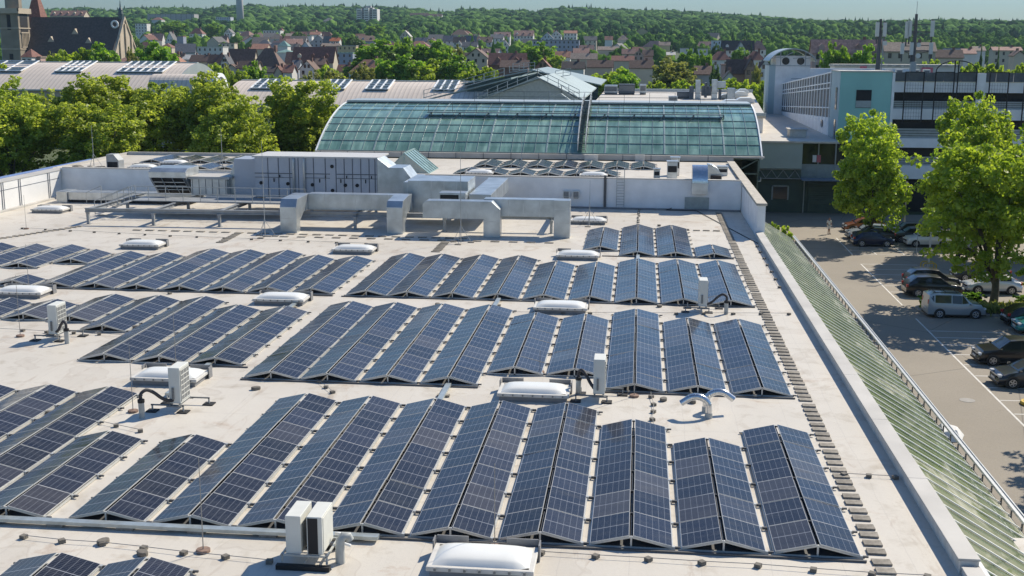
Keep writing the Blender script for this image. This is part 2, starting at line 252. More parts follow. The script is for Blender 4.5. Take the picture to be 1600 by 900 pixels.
# ---------------------------------------------------------------- object helpers
def tag(o, label=None, cat=None, group=None, kind=None):
    if label: o['label'] = label
    if cat: o['category'] = cat
    if group: o['group'] = group
    if kind: o['kind'] = kind
    return o
def empty(name, loc=(0, 0, 0), rz=0, label=None, cat=None, group=None):
    o = bpy.data.objects.new(name, None); o.empty_display_size = .2; COL.objects.link(o); o.location = loc; o.rotation_euler = (0, 0, rz)
    return tag(o, label, cat, group)
class MB:
    """collects boxes, bars, tubes and prisms, then links them as one mesh object"""
    def __init__(s): s.v = []; s.f = []; s.uv = None
    def add(s, vs, fs):
        n = len(s.v); s.v += [tuple(v) for v in vs]; s.f += [tuple(i+n for i in f) for f in fs]; return s
    def box(s, x0, x1, y0, y1, z0, z1):
        return s.add([(x0, y0, z0), (x1, y0, z0), (x1, y1, z0), (x0, y1, z0), (x0, y0, z1), (x1, y0, z1), (x1, y1, z1), (x0, y1, z1)],
                     [(0, 3, 2, 1), (4, 5, 6, 7), (0, 1, 5, 4), (1, 2, 6, 5), (2, 3, 7, 6), (3, 0, 4, 7)])
    def bar(s, a, b, w, h=None, up=(0, 0, 1)):
        h = h or w; a = Vector(a); b = Vector(b); d = (b-a).normalized(); u = Vector(up)
        if abs(d.dot(u)) > .99: u = Vector((0, 1, 0))
        r = d.cross(u).normalized()*(w/2); u = r.cross(d).normalized()*(h/2)
        vs = [p+sx*r+sz*u for p in (a, b) for sx, sz in ((-1, -1), (1, -1), (1, 1), (-1, 1))]
        return s.add(vs, [(0, 1, 2, 3), (7, 6, 5, 4), (0, 4, 5, 1), (1, 5, 6, 2), (2, 6, 7, 3), (3, 7, 4, 0)])
    def tube(s, pts, r, n=8, cap=True):
        pts = [Vector(p) for p in pts]; rs = r if isinstance(r, (list, tuple)) else [r]*len(pts); rings = []; ref = None
        for i, p in enumerate(pts):
            d = (pts[min(i+1, len(pts)-1)]-pts[max(i-1, 0)]).normalized()
            if ref is None: ref = Vector((0, 0, 1)) if abs(d.z) < .9 else Vector((1, 0, 0))
            x = d.cross(ref).normalized(); y = x.cross(d).normalized(); ref = y
            rings.append([p+rs[i]*(math.cos(2*PI*k/n)*x+math.sin(2*PI*k/n)*y) for k in range(n)])
        vs = [q for g in rings for q in g]; fs = []
        for i in range(len(pts)-1):
            for k in range(n): fs.append((i*n+k, i*n+(k+1) % n, (i+1)*n+(k+1) % n, (i+1)*n+k))
        if cap: fs += [tuple(range(n))[::-1], tuple((len(pts)-1)*n+k for k in range(n))]
        return s.add(vs, fs)
    def prism(s, poly, axis, a, b):
        """poly in the two other axes (in xyz order), extruded along axis from a to b"""
        def mk(p, t):
            return {0: (t, p[0], p[1]), 1: (p[0], t, p[1]), 2: (p[0], p[1], t)}[axis]
        n = len(poly); vs = [mk(p, a) for p in poly]+[mk(p, b) for p in poly]
        fs = [tuple(range(n)), tuple(range(2*n-1, n-1, -1))]+[(i, i+n, (i+1) % n+n, (i+1) % n) for i in range(n)]
        return s.add(vs, fs)
    def quad(s, a, b, c, d): return s.add([a, b, c, d], [(0, 1, 2, 3)])
    def mesh(s, name, m, smooth=False):
        me = bpy.data.meshes.new(name); me.from_pydata(s.v, [], s.f); me.materials.append(m)
        bm = bmesh.new(); bm.from_mesh(me); bmesh.ops.recalc_face_normals(bm, faces=bm.faces); bm.to_mesh(me); bm.free()
        if smooth: me.shade_smooth()
        me.update(); return me
    def build(s, name, m, parent=None, smooth=False, bevel=0, loc=None, rz=0, angle=None):
        o = bpy.data.objects.new(name, s.mesh(name, m, smooth)); COL.objects.link(o)
        if parent: o.parent = parent
        if loc is not None: o.location = loc
        if rz: o.rotation_euler = (0, 0, rz)
        if bevel:
            bv = o.modifiers.new('bevel', 'BEVEL'); bv.width = bevel; bv.segments = 2; bv.limit_method = 'ANGLE'; bv.angle_limit = math.radians(25)
        if angle: o.data.set_sharp_from_angle(angle=math.radians(angle))
        return o
def link(name, me, parent=None, loc=(0, 0, 0), rz=0, sc=None):
    o = bpy.data.objects.new(name, me); COL.objects.link(o); o.parent = parent; o.location = loc; o.rotation_euler = (0, 0, rz)
    if sc is not None: o.scale = sc if isinstance(sc, (tuple, list)) else (sc, sc, sc)
    return o
def copy_tree(o, parent=None):
    c = o.copy(); COL.objects.link(c); c.parent = parent
    for ch in list(o.children): copy_tree(ch, c)
    return c
def npmesh(name, V, Fq, m, tone=None, smooth=False):
    me = bpy.data.meshes.new(name); V = np.asarray(V, np.float32); Fq = np.asarray(Fq, np.int32); k = Fq.shape[1]
    me.vertices.add(len(V)); me.vertices.foreach_set('co', V.ravel()); me.loops.add(Fq.size); me.loops.foreach_set('vertex_index', Fq.ravel())
    me.polygons.add(len(Fq)); me.polygons.foreach_set('loop_start', np.arange(0, Fq.size, k, dtype=np.int32))
    if tone is not None:
        a = me.attributes.new('tone', 'FLOAT', 'POINT'); a.data.foreach_set('value', np.asarray(tone, np.float32))
    me.materials.append(m); me.update(calc_edges=True); me.validate()
    if smooth: me.shade_smooth()
    return me
ORD = ['first', 'second', 'third', 'fourth', 'fifth', 'sixth', 'seventh', 'eighth', 'ninth', 'tenth', 'eleventh', 'twelfth', 'thirteenth', 'fourteenth', 'fifteenth', 'sixteenth', 'seventeenth', 'eighteenth', 'nineteenth', 'twentieth']
# ================================================================ SETTING
G = -5.4
SKYL = [(-60, 20), (60, 18), (130, 14), (180, 18), (214, 14), (258, 14.5), (298, 15), (326, 16.6), (352, 11), (398, 8.7), (420, 13), (504, 11), (544, 11), (617, 13), (650, 15), (684, 20), (712, 20), (722, 15), (760, 16), (817, 18), (840, 20), (854, 15), (907, 12.5), (930, 14), (975, 17), (1050, 17.5), (1075, 19), (1112, 22), (1200, 27), (1275, 33.5), (1400, 34), (1480, 32), (1600, 34), (1700, 34)]
_sx = np.array([-.5967, -.5256, -.4846, -.4555, -.4358, -.4104, -.3875, -.3715, -.3567, -.3306, -.3182, -.2711, -.2488, -.2084, -.1903, -.1717, -.1564, -.151, -.1303, -.0996, -.0872, -.0797, -.0514, -.0391, -.0153, .0242, .0372, .0565, .1021, .1406, .2039, .2441, .3036, .3525]); _sz = np.array([13.6+(75.9-q)/1829.*2500-15 for p, q in SKYL])
_by = np.array([-400, 320, 400, 500, 700, 900, 1200, 1700]); _bz = np.array([G, G, -4, -1.5, 3.5, 10, 21, 41])
def terrain_z(x, y):
    x = np.asarray(x, float); y = np.asarray(y, float)
    base = np.interp(y, _by, _bz); rz = np.interp(x/np.maximum(y, 1), _sx, _sz)
    far = np.clip((y-1500)/1000., 0, 1); base = np.where(y > 1500, np.interp(np.minimum(y, 1700), _by, _bz), base)
    b1500 = np.interp(1500, _by, _bz); out = np.where(y > 1500, b1500+(rz-b1500)*far, base)
    return np.where(y > 2500, rz-(y-2500)*.03, out)
ys = np.array(list(range(-600, 300, 100))+list(range(300, 1500, 50))+list(range(1500, 2600, 50))+[2700, 2850], float)
us = np.linspace(-1, 1, 121); V = []
for y in ys:
    x = us*(500+max(y, 0)*.75); V.append(np.stack([x, np.full_like(x, y), terrain_z(x, y)], 1))
V = np.concatenate(V); n = len(us)
F = [(r*n+c, r*n+c+1, (r+1)*n+c+1, (r+1)*n+c) for r in range(len(ys)-1) for c in range(n-1)]
tag(link('ground', npmesh('ground', V, F, M['terrain'], smooth=True)), kind='structure')
lot = MB().quad((9.0, -40, G+.02), (75, -40, G+.02), (75, 141, G+.02), (9.0, 141, G+.02)).build('parking_lot', M['asphalt']); tag(lot, kind='structure')
mk = MB()
def stripe(x0, y0, x1, y1, w=.12):
    d = Vector((x1-x0, y1-y0, 0)); nn = Vector((-d.y, d.x, 0)).normalized()*w/2; z = G+.026
    mk.add([(x0+nn.x, y0+nn.y, z), (x1+nn.x, y1+nn.y, z), (x1-nn.x, y1-nn.y, z), (x0-nn.x, y0-nn.y, z)], [(0, 1, 2, 3)])
stripe(20.1, 56, 20.15, 85.0); stripe(20.15, 89.5, 20.2, 107); stripe(20.3, 112, 20.4, 122)
for y in (57.3, 59.8, 62.3, 64.8, 67.3, 69.8, 72.3, 74.8, 77.3, 79.3, 81.2): stripe(20.22, y, 25.2, y+.1)
for y in (92.0, 94.5, 97.0, 99.5, 102.0, 104.5, 107.0): stripe(20.3, y, 25.2, y+.1)
for y in (112.2, 114.4, 116.3): stripe(20.5, y, 36, y+.2, .1)
for x in (22.6, 25.2, 28.0, 30.8, 33.2, 36): stripe(x, 112.3, x-.1, 114.4, .1)
stripe(25.2, 113, 25.3, 122); stripe(27.5, 101, 27.9, 106)
tag(mk.build('road_markings', M['marking']), kind='structure')
mb = MB(); mb.tube([(19.35+.45*math.cos(a), 59.6+.45*math.sin(a), G+.03) for a in np.linspace(0, 2*PI, 25)], .03, 4, False)
cv = MB(); cv.prism([(18.4+.42*math.cos(a), 64.6+.42*math.sin(a)) for a in np.linspace(0, 2*PI, 24, False)], 2, G+.02, G+.034)
t = cv.build('manhole_cover', M['kerb']); tag(t, 'round pale manhole cover in the open asphalt nearest the glass canopy', 'manhole cover')
cv = MB(); cv.prism([(15.9+.4*math.cos(a), 99.5+.4*math.sin(a)) for a in np.linspace(0, 2*PI, 24, False)], 2, G+.02, G+.034)
t = cv.build('manhole_cover', M['kerb']); tag(t, 'round pale manhole cover in the lane left of the far parking bays', 'manhole cover')
# planting island with kerb
isl = [(20.9, 87.6), (21.6, 86.4), (38, 86.9), (38, 89.6), (21.6, 89.4), (20.9, 88.8)]
tag(MB().prism(isl, 2, G+.02, G+.14).build('kerb_island', M['kerb']), kind='structure')
inn = [(21.2, 87.6), (21.7, 86.6), (37.9, 87.1), (37.9, 89.4), (21.7, 89.2), (21.2, 88.7)]
tag(MB().prism(inn, 2, G+.1, G+.18).build('planting_soil', M['soil']), kind='structure')
# ---------------------------------------------------------------- shopping centre
mall = empty('shopping_centre', (-22, 60, 0), label='flat pale-roofed shopping centre carrying the solar rows, its raised rear roof behind a white wall', cat='building')
P = mall
def part(mb, name, m, **k):
    o = mb.build(name, m, None, **k); o.parent = mall; o.matrix_parent_inverse = Matrix.Translation(-mall.location); return o
def bw(x): return 103.2+(x+53.3)*(100.9-103.2)/62.0          # line of the rear wall
part(MB().box(-53.4, 8.75, -25, 101.5, -.4, 0), 'lower_roof', M['membrane'])
part(MB().box(-53.2, 8.9, -24.8, 101, G-.5, -.41), 'outer_wall', M['ltgreen'])
rw = MB(); rw.prism([(-53.2, bw(-53.2)), (8.74, bw(8.74)), (8.74, bw(8.74)+.32), (-53.2, bw(-53.2)+.32)], 2, -.1, 2.62)
part(rw, 'rear_wall', M['white'])
cp_ = MB(); cp_.prism([(-53.0, bw(-53.0)-.06), (8.7, bw(8.7)-.06), (8.7, bw(8.7)+.40), (-53.0, bw(-53.0)+.40)], 2, 2.622, 2.69); part(cp_, 'rear_wall_coping', M['coping'])
ur = MB(); ur.prism([(-54.4, bw(-54.4)+.33), (8.74, bw(8.74)+.33), (9.3, 121.0), (-54.4, 120.6)], 2, -.3, 2.3); part(ur, 'upper_roof', M['membrane'])
part(MB().box(-54.4, 9.3, 101.8, 120.5, G-.5, -.31), 'upper_block_wall', M['ltgreen'])
part(MB().box(-54.6, -54.35, 104, 120.6, 2.2, 2.55), 'side_roof_edge', M['coping']); part(MB().box(-54.3, -34.2, 120.3, 120.6, 2.2, 2.62), 'back_roof_edge', M['coping'])
# right side: low parapet, its metal cap and the tall step wall
part(MB().box(8.72, 9.2, 30.0, 86.9, -.35, .36).box(8.76, 9.2, -25, 29.95, -.35, .2), 'parapet', M['upstand'])
cap = MB(); yy = 30.0
while yy < 86.8:
    y2 = min(yy+6.0, 86.88); cap.box(8.66, 9.24, yy, y2-.012, .362, .43); yy = y2
cap.box(8.72, 9.22, -25, 29.9, .202, .26); part(cap, 'parapet_cap', M['coping'], bevel=.012)
part(MB().box(8.78, 9.34, 86.9, 101.0, -.35, 2.36).box(8.9, 9.5, 101.0, 120, -.35, 2.45), 'step_wall', M['white'])
sc_ = MB(); sc_.prism([(8.66, 86.8), (9.44, 86.8), (9.58, 120), (8.84, 120)], 2, 2.452, 2.54); sc_.box(8.66, 9.44, 86.8, 100.9, 2.36, 2.45); part(sc_, 'step_wall_cap', M['copingstone'], bevel=.02)
fl = MB().box(8.2, 8.64, -25, 101, .002, .03); 
# left parapet with sloped blue edge
part(MB().box(-53.55, -53.1, -25, 103.0, -.35, 2.42), 'left_parapet', M['whitepanel'])
part(MB().box(-54.5, -53.05, -25, 104.5, 2.421, 2.48), 'left_parapet_cap', M['coping'])
part(MB().tube([(-54.5, -25, 2.5), (-54.5, 112, 2.5)], .14, 8), 'blue_edge_tube', M['blue'])
jo = MB()
for y in (62, 68, 74, 80, 86, 92.6, 95.4, 100.5): jo.box(-53.098, -53.07, y, y+.12, .1, 2.4); jo.box(-53.098, -53.07, y+.32, y+.40, .1, 2.4)
jo.box(-53.098, -53.075, -25, 102.6, 1.72, 1.76); part(jo, 'panel_joint', M['seam'])
part(MB().box(-53.09, -52.7, -25, 102.8, .002, .12), 'left_wall_flashing', M['coping'])
part(MB().prism([(-53.0, bw(-53.0)-.3), (8.7, bw(8.7)-.3), (8.7, bw(8.7)-.004), (-53.0, bw(-53.0)-.004)], 2, .002, .14), 'rear_wall_flashing', M['flapdark'])
# door in the rear wall
dy = bw(5)-.04
part(MB().box(4.0, 6.05, dy-.08, dy+.05, .16, 1.16), 'hatch_door', mat('hatch_paint', (.33, .37, .35), .6))
# dark drain gutter strips and lead of the rear wall
# ---------------------------------------------------------------- glazed canopy along the right facade
can = empty('glass_canopy', (9.2, 60, 0), label='long sloping glass lean-to canopy with pale bars along the right side of the white roof', cat='glass canopy')
def cpart(mb, name, m, parent=None, **k):
    o = mb.build(name, m, None, **k)
    o.parent = can; o.matrix_parent_inverse = Matrix.Translation(-can.location); return o
xa, za, xb, zb = 9.26, .12, 13.0, -2.1
def cz(x): return za+(x-xa)*(zb-za)/(xb-xa)
cpart(MB().add([(xa, -5, cz(xa)), (xb, -5, cz(xb)), (xb, 100, cz(xb)), (xa, 100, cz(xa))], [(0, 1, 2, 3)]), 'glazing', M['canopy'])
bars = MB(); posts = MB(); y = -4.6; k = 0
while y < 100:
    bars.bar((xa, y, cz(xa)+.05), (xb, y, cz(xb)+.05), .09, .032); posts.bar((xb+.02, y, zb-.35), (xb+.02, y, zb+.24), .05, .05); y += 1.16
for t in (.97,): bars.bar((xa+(xb-xa)*t, -5, cz(xa+(xb-xa)*t)-.05), (xa+(xb-xa)*t, 100, cz(xa+(xb-xa)*t)-.05), .06, .08)
bars.bar((xa+.02, -5, za+.05), (xa+.02, 100, za+.05), .12, .12)
cpart(bars, 'glazing_bars', M['dome']); cpart(posts, 'gutter_brackets', M['rackdark'])
gt = MB().box(xb+.08, xb+.22, -5, 100, zb+.16, zb+.26).box(xb+.22, xb+.26, -5, 100, zb+.1, zb+.30); cpart(gt, 'gutter', M['alu'])
gw = MB(); 
for yy in range(-4, 100, 4): gw.box(xb-.05, xb+.05, yy, yy+.1, G+.02, zb-.3)
gw.box(xb-.03, xb+.03, -5, 100, G+2.2, G+2.3); cpart(gw, 'support_posts', M['rackdark'])
# planted strip seen through the glass
tag(MB().quad((9.21, -5, G+.05), (12.95, -5, G+.05), (12.95, 100, G+.05), (9.21, 100, G+.05)).build('planting_strip', M['under']), kind='structure')
# white stair-head box at the lower right corner
sb = MB(); sb.box(11.97, 14.6, 26, 36.1, G, -1.62); o = sb.build('stairwell_block', M['whitepanel'], bevel=.02)
tag(o, 'white boxy stairwell block with a pale flat top cutting into the glass canopy', 'stairwell')
c_ = MB().box(11.9, 14.7, 25.9, 36.2, -1.618, -1.5).build('roof_slab', M['membrane'], o)
# ---------------------------------------------------------------- lower building at the end of the car park
ann = empty('loading_building', (19, 141, G), label='pale green box building over a dark ground floor behind the car park', cat='building')
def mkpart(root):
    def f(mb, name, m, parent=None, **k):
        o = mb.build(name, m, None, **k)
        if parent is None: o.parent = root; o.matrix_parent_inverse = Matrix.Translation(-root.location)
        else: o.parent = parent; o.matrix_parent_inverse = parent.matrix_parent_inverse.copy() if False else Matrix.Identity(4)
        return o
    return f
ap = mkpart(ann)
ap(MB().box(9.8, 19.0, 140.2, 200, -.1, 2.9).box(19.0, 23.1, 147, 200, -2, 2.9), 'upper_storey', M['ltgreen'])
ap(MB().prism([(9.6, 140.0), (23.2, 140.0), (23.2, 205), (12.6, 205)], 2, 2.902, 3.12), 'flat_roof', M['membrane'])
ap(MB().box(9.8, 19.0, 140.6, 146, -1.35, -.11), 'truss_band', M['dkgreen'])
tr = MB()
for i in range(5): 
    x = 12.2+i*1.35; tr.bar((x, 140.52, -1.25), (x+.68, 140.52, -.3), .07); tr.bar((x+.68, 140.52, -.3), (x+1.35, 140.52, -1.25), .07)
tr.bar((9.8, 140.5, -.22), (19, 140.5, -.22), .1); tr.bar((9.8, 140.5, -1.3), (19, 140.5, -1.3), .1); ap(tr, 'truss', M['steel'])
ap(MB().box(9.8, 27.5, 141.2, 150, G, -1.36), 'ground_floor', M['dkgreen'])
ap(MB().box(15.9, 17.6, 141.1, 141.3, G+1.6, G+3.1), 'ground_floor_window', M['winglass'])
gfw = MB().box(15.75, 15.9, 141.05, 141.25, G+1.5, G+3.2).box(17.6, 17.75, 141.05, 141.25, G+1.5, G+3.2).box(15.75, 17.75, 141.05, 141.25, G+3.1, G+3.2); ap(gfw, 'window_frame', M['lamella'])
rd = MB()
for i in range(14): rd.box(20.0, 24.6, 141.08-(i % 2)*.03, 141.28, G+.02+i*.26, G+.27+i*.26)
ap(rd, 'roller_shutter', M['dkgreen'])
ap(MB().tube([(19.5, 141.05, G), (19.5, 141.05, -1.4)], .07), 'downpipe', M['pvc'])
ap(MB().box(19.02, 27.5, 142.6, 146.8, -1.35, 2.88), 'glazed_storey', M['winglass'])
fm = MB()
for x in (19.1, 21.1, 23.1, 25.1, 27.1): fm.box(x, x+.14, 142.4, 142.58, -1.35, 2.88)
fm.box(19.02, 27.5, 142.42, 142.58, .1, .25); fm.box(19.02, 27.5, 142.45, 142.585, -1.35, .1); ap(fm, 'glazed_storey_frame', M['lamella'])
ap(MB().box(18.9, 26.5, 138.6, 141.2, -1.34, -1.22), 'entrance_canopy', mat('canopy_blue_sheet', (.14, .20, .30), .3))
for nm, xx in (('poster', 20.5), ('poster', 21.0)):
    ap(MB().box(xx, xx+.45, 142.36, 142.40, .5, 1.35), nm, M['pinksign'] if xx > 20.8 else M['white'])
ap(MB().box(10.8, 14.2, 138.4, 140.1, -1.5, -1.38).box(10.8, 10.9, 138.4, 140.1, -1.38, -1.05).box(12.4, 12.5, 138.4, 140.1, -1.38, -1.05).box(14.1, 14.2, 138.4, 140.1, -1.38, -1.05), 'side_platform', M['alu'])
ap(MB().box(24.7, 31, 140.9, 143.0, G, -1.5), 'teal_plinth', mat('deep_teal', (.07, .16, .155), .8))
v = MB().box(18.2, 20.2, 146.5, 149, 3.13, 4.0); o = v.build('roof_vent', M['upstand']); tag(o, 'grey box vent on the small shaded roof beside the car park facade', 'roof vent')
MB().box(18.0, 20.4, 146.3, 149.2, 4.0, 4.12).build('vent_lid', M['coping'], o)
# ---------------------------------------------------------------- multi-storey car park
gar = empty('parking_garage', (32, 150, G), label='multi-storey car park with teal corner tower, white bands and dark open decks', cat='building')
gp = mkpart(gar)
gp(MB().box(23.3, 29.2, 143.0, 149.5, G, 11.05), 'teal_tower', M['teal'])
gp(MB().box(23.29, 23.31, 143.02, 149.5, G, 11.0), 'tower_side', M['teallight'])
gp(MB().box(23.2, 29.3, 142.9, 149.6, 11.051, 11.2), 'tower_cap', M['coping'])
tw = MB().box(25.2, 26.95, 142.93, 143.0, 6.9, 9.0); gp(tw, 'tower_window', M['dark'])
gp(MB().box(25.2, 26.95, 142.88, 142.92, 6.95, 7.75), 'tower_window_louvre', M['lamella'])
for z0, z1 in ((6.6, 9.2), (2.9, 5.4)): gp(MB().box(23.22, 23.28, 144.6, 145.6, z0, z1), 'side_window', M['winglass'])
X1 = 56.0
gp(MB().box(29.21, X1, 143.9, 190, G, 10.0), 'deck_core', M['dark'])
wb = MB()
for z0, z1 in ((8.75, 9.95), (5.6, 6.85), (2.3, 3.4), (-1.4, .2)): wb.box(29.21, X1, 143.2, 143.89, z0, z1)
gp(wb, 'deck_parapet', M['garwhite'])
lv = MB()
for z0, z1 in ((10.02, 11.05),): 
    x = 29.25
    while x < X1: lv.box(x, min(x+1.9, X1), 143.3, 143.4, z0, z1); x += 1.96
gp(lv, 'roof_screen', M['louvre'])
gp(MB().box(29.21, X1, 143.12, 143.9, 9.951, 10.02), 'parapet_cap', mat('yellowish_cap', (.62, .58, .45), .6))
ll = MB()
for z0, z1 in ((6.86, 7.8), (3.41, 4.6), (.21, 1.3)):
    for i in range(4): 
        zz = z0+(z1-z0)*i/4; ll.box(29.21, X1, 143.45-.02*i, 143.52, zz, zz+(z1-z0)/4*.78)
gp(ll, 'deck_lamella', M['lamella'])
cm = MB()
for x in (29.22, 38.75, 48.5): cm.box(x, x+1.0 if x > 30 else x+.3, 142.9, 143.88, G, 10.98)
gp(cm, 'facade_column', M['garwhite'])
# trellis frames hung on the facade
def trellis(x0, x1, arch):
    t = MB(); y = 142.6; zt, zb_ = 11.1, 5.2
    for x in (x0, x1): t.bar((x, y, zb_), (x, y, zt if not (arch and False) else zt), .12)
    for z in (zb_, 8.1, zt): t.bar((x0, y, z), (x1, y, z), .1)
    xx = x0+.3
    while xx < x1-.1: t.bar((xx, y, 5.3), (xx, y, 9.9), .016); xx += .3
    z = 5.6
    while z < 9.9: t.bar((x0, y, z), (x1, y, z), .016); z += .4
    if arch:
        a0 = (x1 if arch > 0 else x0); s = -1 if arch > 0 else 1; w = abs(x1-x0)
        t.bar((a0, y, zt), (a0, y, 12.45), .12); pts = [(a0+s*w*math.sin(a), y, zt+1.3*math.cos(a)) for a in np.linspace(0, PI/2, 9)]
        t.tube(pts, .06, 5)
    return t
for x0, x1, ar in ((30.6, 32.7, 0), (34.0, 36.1, 1), (36.5, 38.6, -1), (40.1, 42.2, 0), (44, 46.1, 0)): gp(trellis(x0, x1, ar), 'trellis_frame', M['black'])
# side facade: sloping ramp with fins
sf = MB(); sf.add([(23.32, 149.5, 3.13), (23.32, 201, 3.13), (23.32, 201, 8.0), (23.32, 149.5, 10.9), (40, 149.5, 3.13), (40, 201, 3.13), (40, 201, 8.0), (40, 149.5, 10.9)],
    [(0, 1, 2, 3), (4, 7, 6, 5), (0, 3, 7, 4), (1, 5, 6, 2), (3, 2, 6, 7), (0, 4, 5, 1)]); gp(sf, 'ramp_block', M['louvre'])
fn = MB(); rl = MB()
def zt_(y): return 10.9-(y-149.5)*2.9/51.5
y = 149.7
while y < 201:
    gp(MB().bar((23.2, y, 4.6-(y-149.5)*.012), (23.2, y, zt_(y)+.1), .10, .16), 'facade_fin', M['garwhite']); y += 2.6
for dz in (0, -1.25, -1.9, -4.3): gp(MB().bar((23.22, 149.5, 10.9+dz), (23.22, 201, 8.0+dz*.85), .10, .14), 'facade_rail', M['garwhite'])

ws = MB(); ws.add([(23.2, 149.5, 3.13), (23.2, 199, 3.13), (23.2, 199, 3.6), (23.2, 149.5, 5.4), (23.31, 149.5, 3.13), (23.31, 199, 3.13), (23.31, 199, 3.6), (23.31, 149.5, 5.4)], [(0, 1, 2, 3), (7, 6, 5, 4), (3, 2, 6, 7), (0, 3, 7, 4)]); gp(ws, 'side_base_wall', M['garwhite'])
pw = MB().prism([(154.5+.75*math.cos(a), 4.35+.5*math.sin(a)) for a in np.linspace(0, 2*PI, 20, False)], 0, 23.1, 23.19); gp(pw, 'round_window', M['winglass'])
# rooftop deck clutter on the garage
gp(MB().box(24, 44, 201, 202, 7.5, 10.6), 'deck_end_wall', M['garwhite'])
# white stair tower with arched roof
stw = empty('stair_tower', (24.3, 200, G), label='white stair tower with arched metal roof and two round windows behind the car park', cat='tower')
sp_ = mkpart(stw)
sp_(MB().box(21.0, 22.0, 200.02, 207, G, 11.0), 'side_strip', M['teallight']); sp_(MB().box(22.01, 27.6, 200, 207, G, 12.6), 'tower_wall', M['white'])
sp_(MB().box(21.9, 27.7, 199.9, 207.1, 10.95, 11.05), 'string_course', M['lamella'])
arch = [(24.6+4.3*math.sin(a), 10.2+3.6*math.cos(a)) for a in np.linspace(-1.1, 1.1, 15)]
sp_(MB().prism(arch+[(x, z-.16) for x, z in arch[::-1]], 1, 198.4, 208.4), 'arched_roof', M['hallmetal'], smooth=False)
gs = MB(); 
for x in (21.0, 22.6, 26.6, 28.2): gs.bar((x, 198.6, 11.0 if 22 < x < 27.5 else 11.2), (x, 198.6, 10.2+3.6*math.cos(math.asin(max(-1, min(1, (x-24.6)/4.3))))), .12)
for x0, x1 in ((21, 22.6), (22.6, 24.6), (24.6, 26.6), (26.6, 28.2)): gs.bar((x0, 198.6, 12.2), (x1, 198.6, 13.2 if x0 in (22.6,) else 12.4), .1)
sp_(gs, 'roof_strut', M['rail'])
for x in (23.6, 26.0): sp_(MB().prism([(x+.6*math.cos(a), 11.75+.6*math.sin(a)) for a in np.linspace(0, 2*PI, 20, False)], 1, 199.85, 199.99), 'round_window', M['winglass'])
sp_(MB().box(24.6, 27.4, 199.93, 199.995, 8.9, 8.98), 'wall_joint', M['lamella'])
# ================================================================ GLASS HALL behind the upper roof
hall = empty('glass_hall', (-10, 122, 2.3), label='barrel-vaulted green glass hall roof with catwalks and a steep access stair', cat='glass hall')
hp = mkpart(hall)
HX0, HX1, HYc, HR_, HZt = -34.1, 12.4, 138.0, 30.7, 7.4
def hz(y): return HZt-HR_+math.sqrt(HR_**2-(y-HYc)**2)
yy = np.concatenate([np.linspace(122, 136.2, 15)])
gl = MB()
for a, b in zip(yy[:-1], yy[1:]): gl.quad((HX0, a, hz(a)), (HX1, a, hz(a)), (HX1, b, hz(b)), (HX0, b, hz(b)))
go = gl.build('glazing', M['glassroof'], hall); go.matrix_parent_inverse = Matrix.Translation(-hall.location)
fr = MB()
for y in (122.05, 123.7, 125.4, 127.1, 128.8, 131.6, 133.4, 135.0): fr.bar((HX0, y, hz(y)+.04), (HX1, y, hz(y)+.04), .07, .06)
x = HX0; k = 0
while x <= HX1+.01:
    w = .16 if k % 5 == 0 else .035
    for a, b in zip(yy[:-1], yy[1:]): fr.bar((x, a, hz(a)+.03), (x, b, hz(b)+.03), w, .05)
    x += (HX1-HX0)/38; k += 1
hp(fr, 'glazing_bars', mat('glazing_bar_green', (.30, .38, .36), .4, .1, 3, .3))
en = MB(); 
for xx in (HX0-.15, HX1+.02): en.prism([(y, hz(y)+.12) for y in np.linspace(121.9, 154, 21)]+[(y, hz(y)-.25) for y in np.linspace(154, 121.9, 21)], 0, xx, xx+.14)
hp(en, 'end_rib', M['garwhite'])
for xx in (HX0+.2, HX1-.3): hp(MB().prism([(y, hz(y)-.02) for y in np.linspace(122, 154, 21)]+[(154, -2), (122, -2)], 0, xx, xx+.1), 'end_wall', M['dkgreen'])
back = MB(); b2 = np.linspace(136.2, 154, 10)
for a, b in zip(b2[:-1], b2[1:]): back.quad((HX0, a, hz(a)), (HX1, a, hz(a)), (HX1, b, hz(b)), (HX0, b, hz(b)))
hp(back, 'rear_vault', M['hallmetal'])
hp(MB().box(HX0, HX1, 135.6, 141, 7.42, 7.62), 'ridge_cap', M['hallmetal'])
hp(MB().box(HX0-.1, 9.6, 121.55, 122.05, 2.35, 2.88).box(9.6, HX1+.3, 121.5, 122.05, 2.72, 2.88), 'eaves_gutter', M['coping'])
hp(MB().box(HX0, 9.4, 122.4, 150, .5, 2.34), 'hall_base', M['dkgreen'])
bk = MB(); x = HX0+.5
while x < 9.5: bk.box(x, x+.06, 121.5, 121.545, 2.35, 2.9); x += 2.9
bk.box(HX0, 9.4, 121.4, 121.5, 2.02, 2.12); hp(bk, 'gutter_joint', M['seam'])
ho = MB(); ho.bar((9.6, 122.2, 2.5), (9.6, 125.6, 1.2), .12); ho.bar((9.6, 122, 2.6), (12.2, 122, 2.6), .16); ho.bar((12.2, 122, 2.6), (12.2, 122, 1.1), .16); ho.bar((9.6, 122, 1.1), (12.2, 122, 1.1), .16); ho.bar((9.6, 122, 1.1), (12.2, 122, 2.6), .12); ho.bar((12.2, 124, 2.6), (12.2, 124, 1.1), .16); hp(ho, 'overhang_truss', M['dkgreen'])
def railing(mb, pts, h=1.1, step=1.5, r=.035, mids=2):
    for a, b in zip(pts[:-1], pts[1:]):
        a, b = Vector(a), Vector(b); n = max(1, round((b-a).length/step))
        for i in range(n+1): q = a+(b-a)*i/n; mb.bar(q, q+Vector((0, 0, h)), r*1.3)
        for j in range(1, mids+1): z = Vector((0, 0, h*j/mids)); mb.bar(a+z, b+z, r*1.5)
    return mb
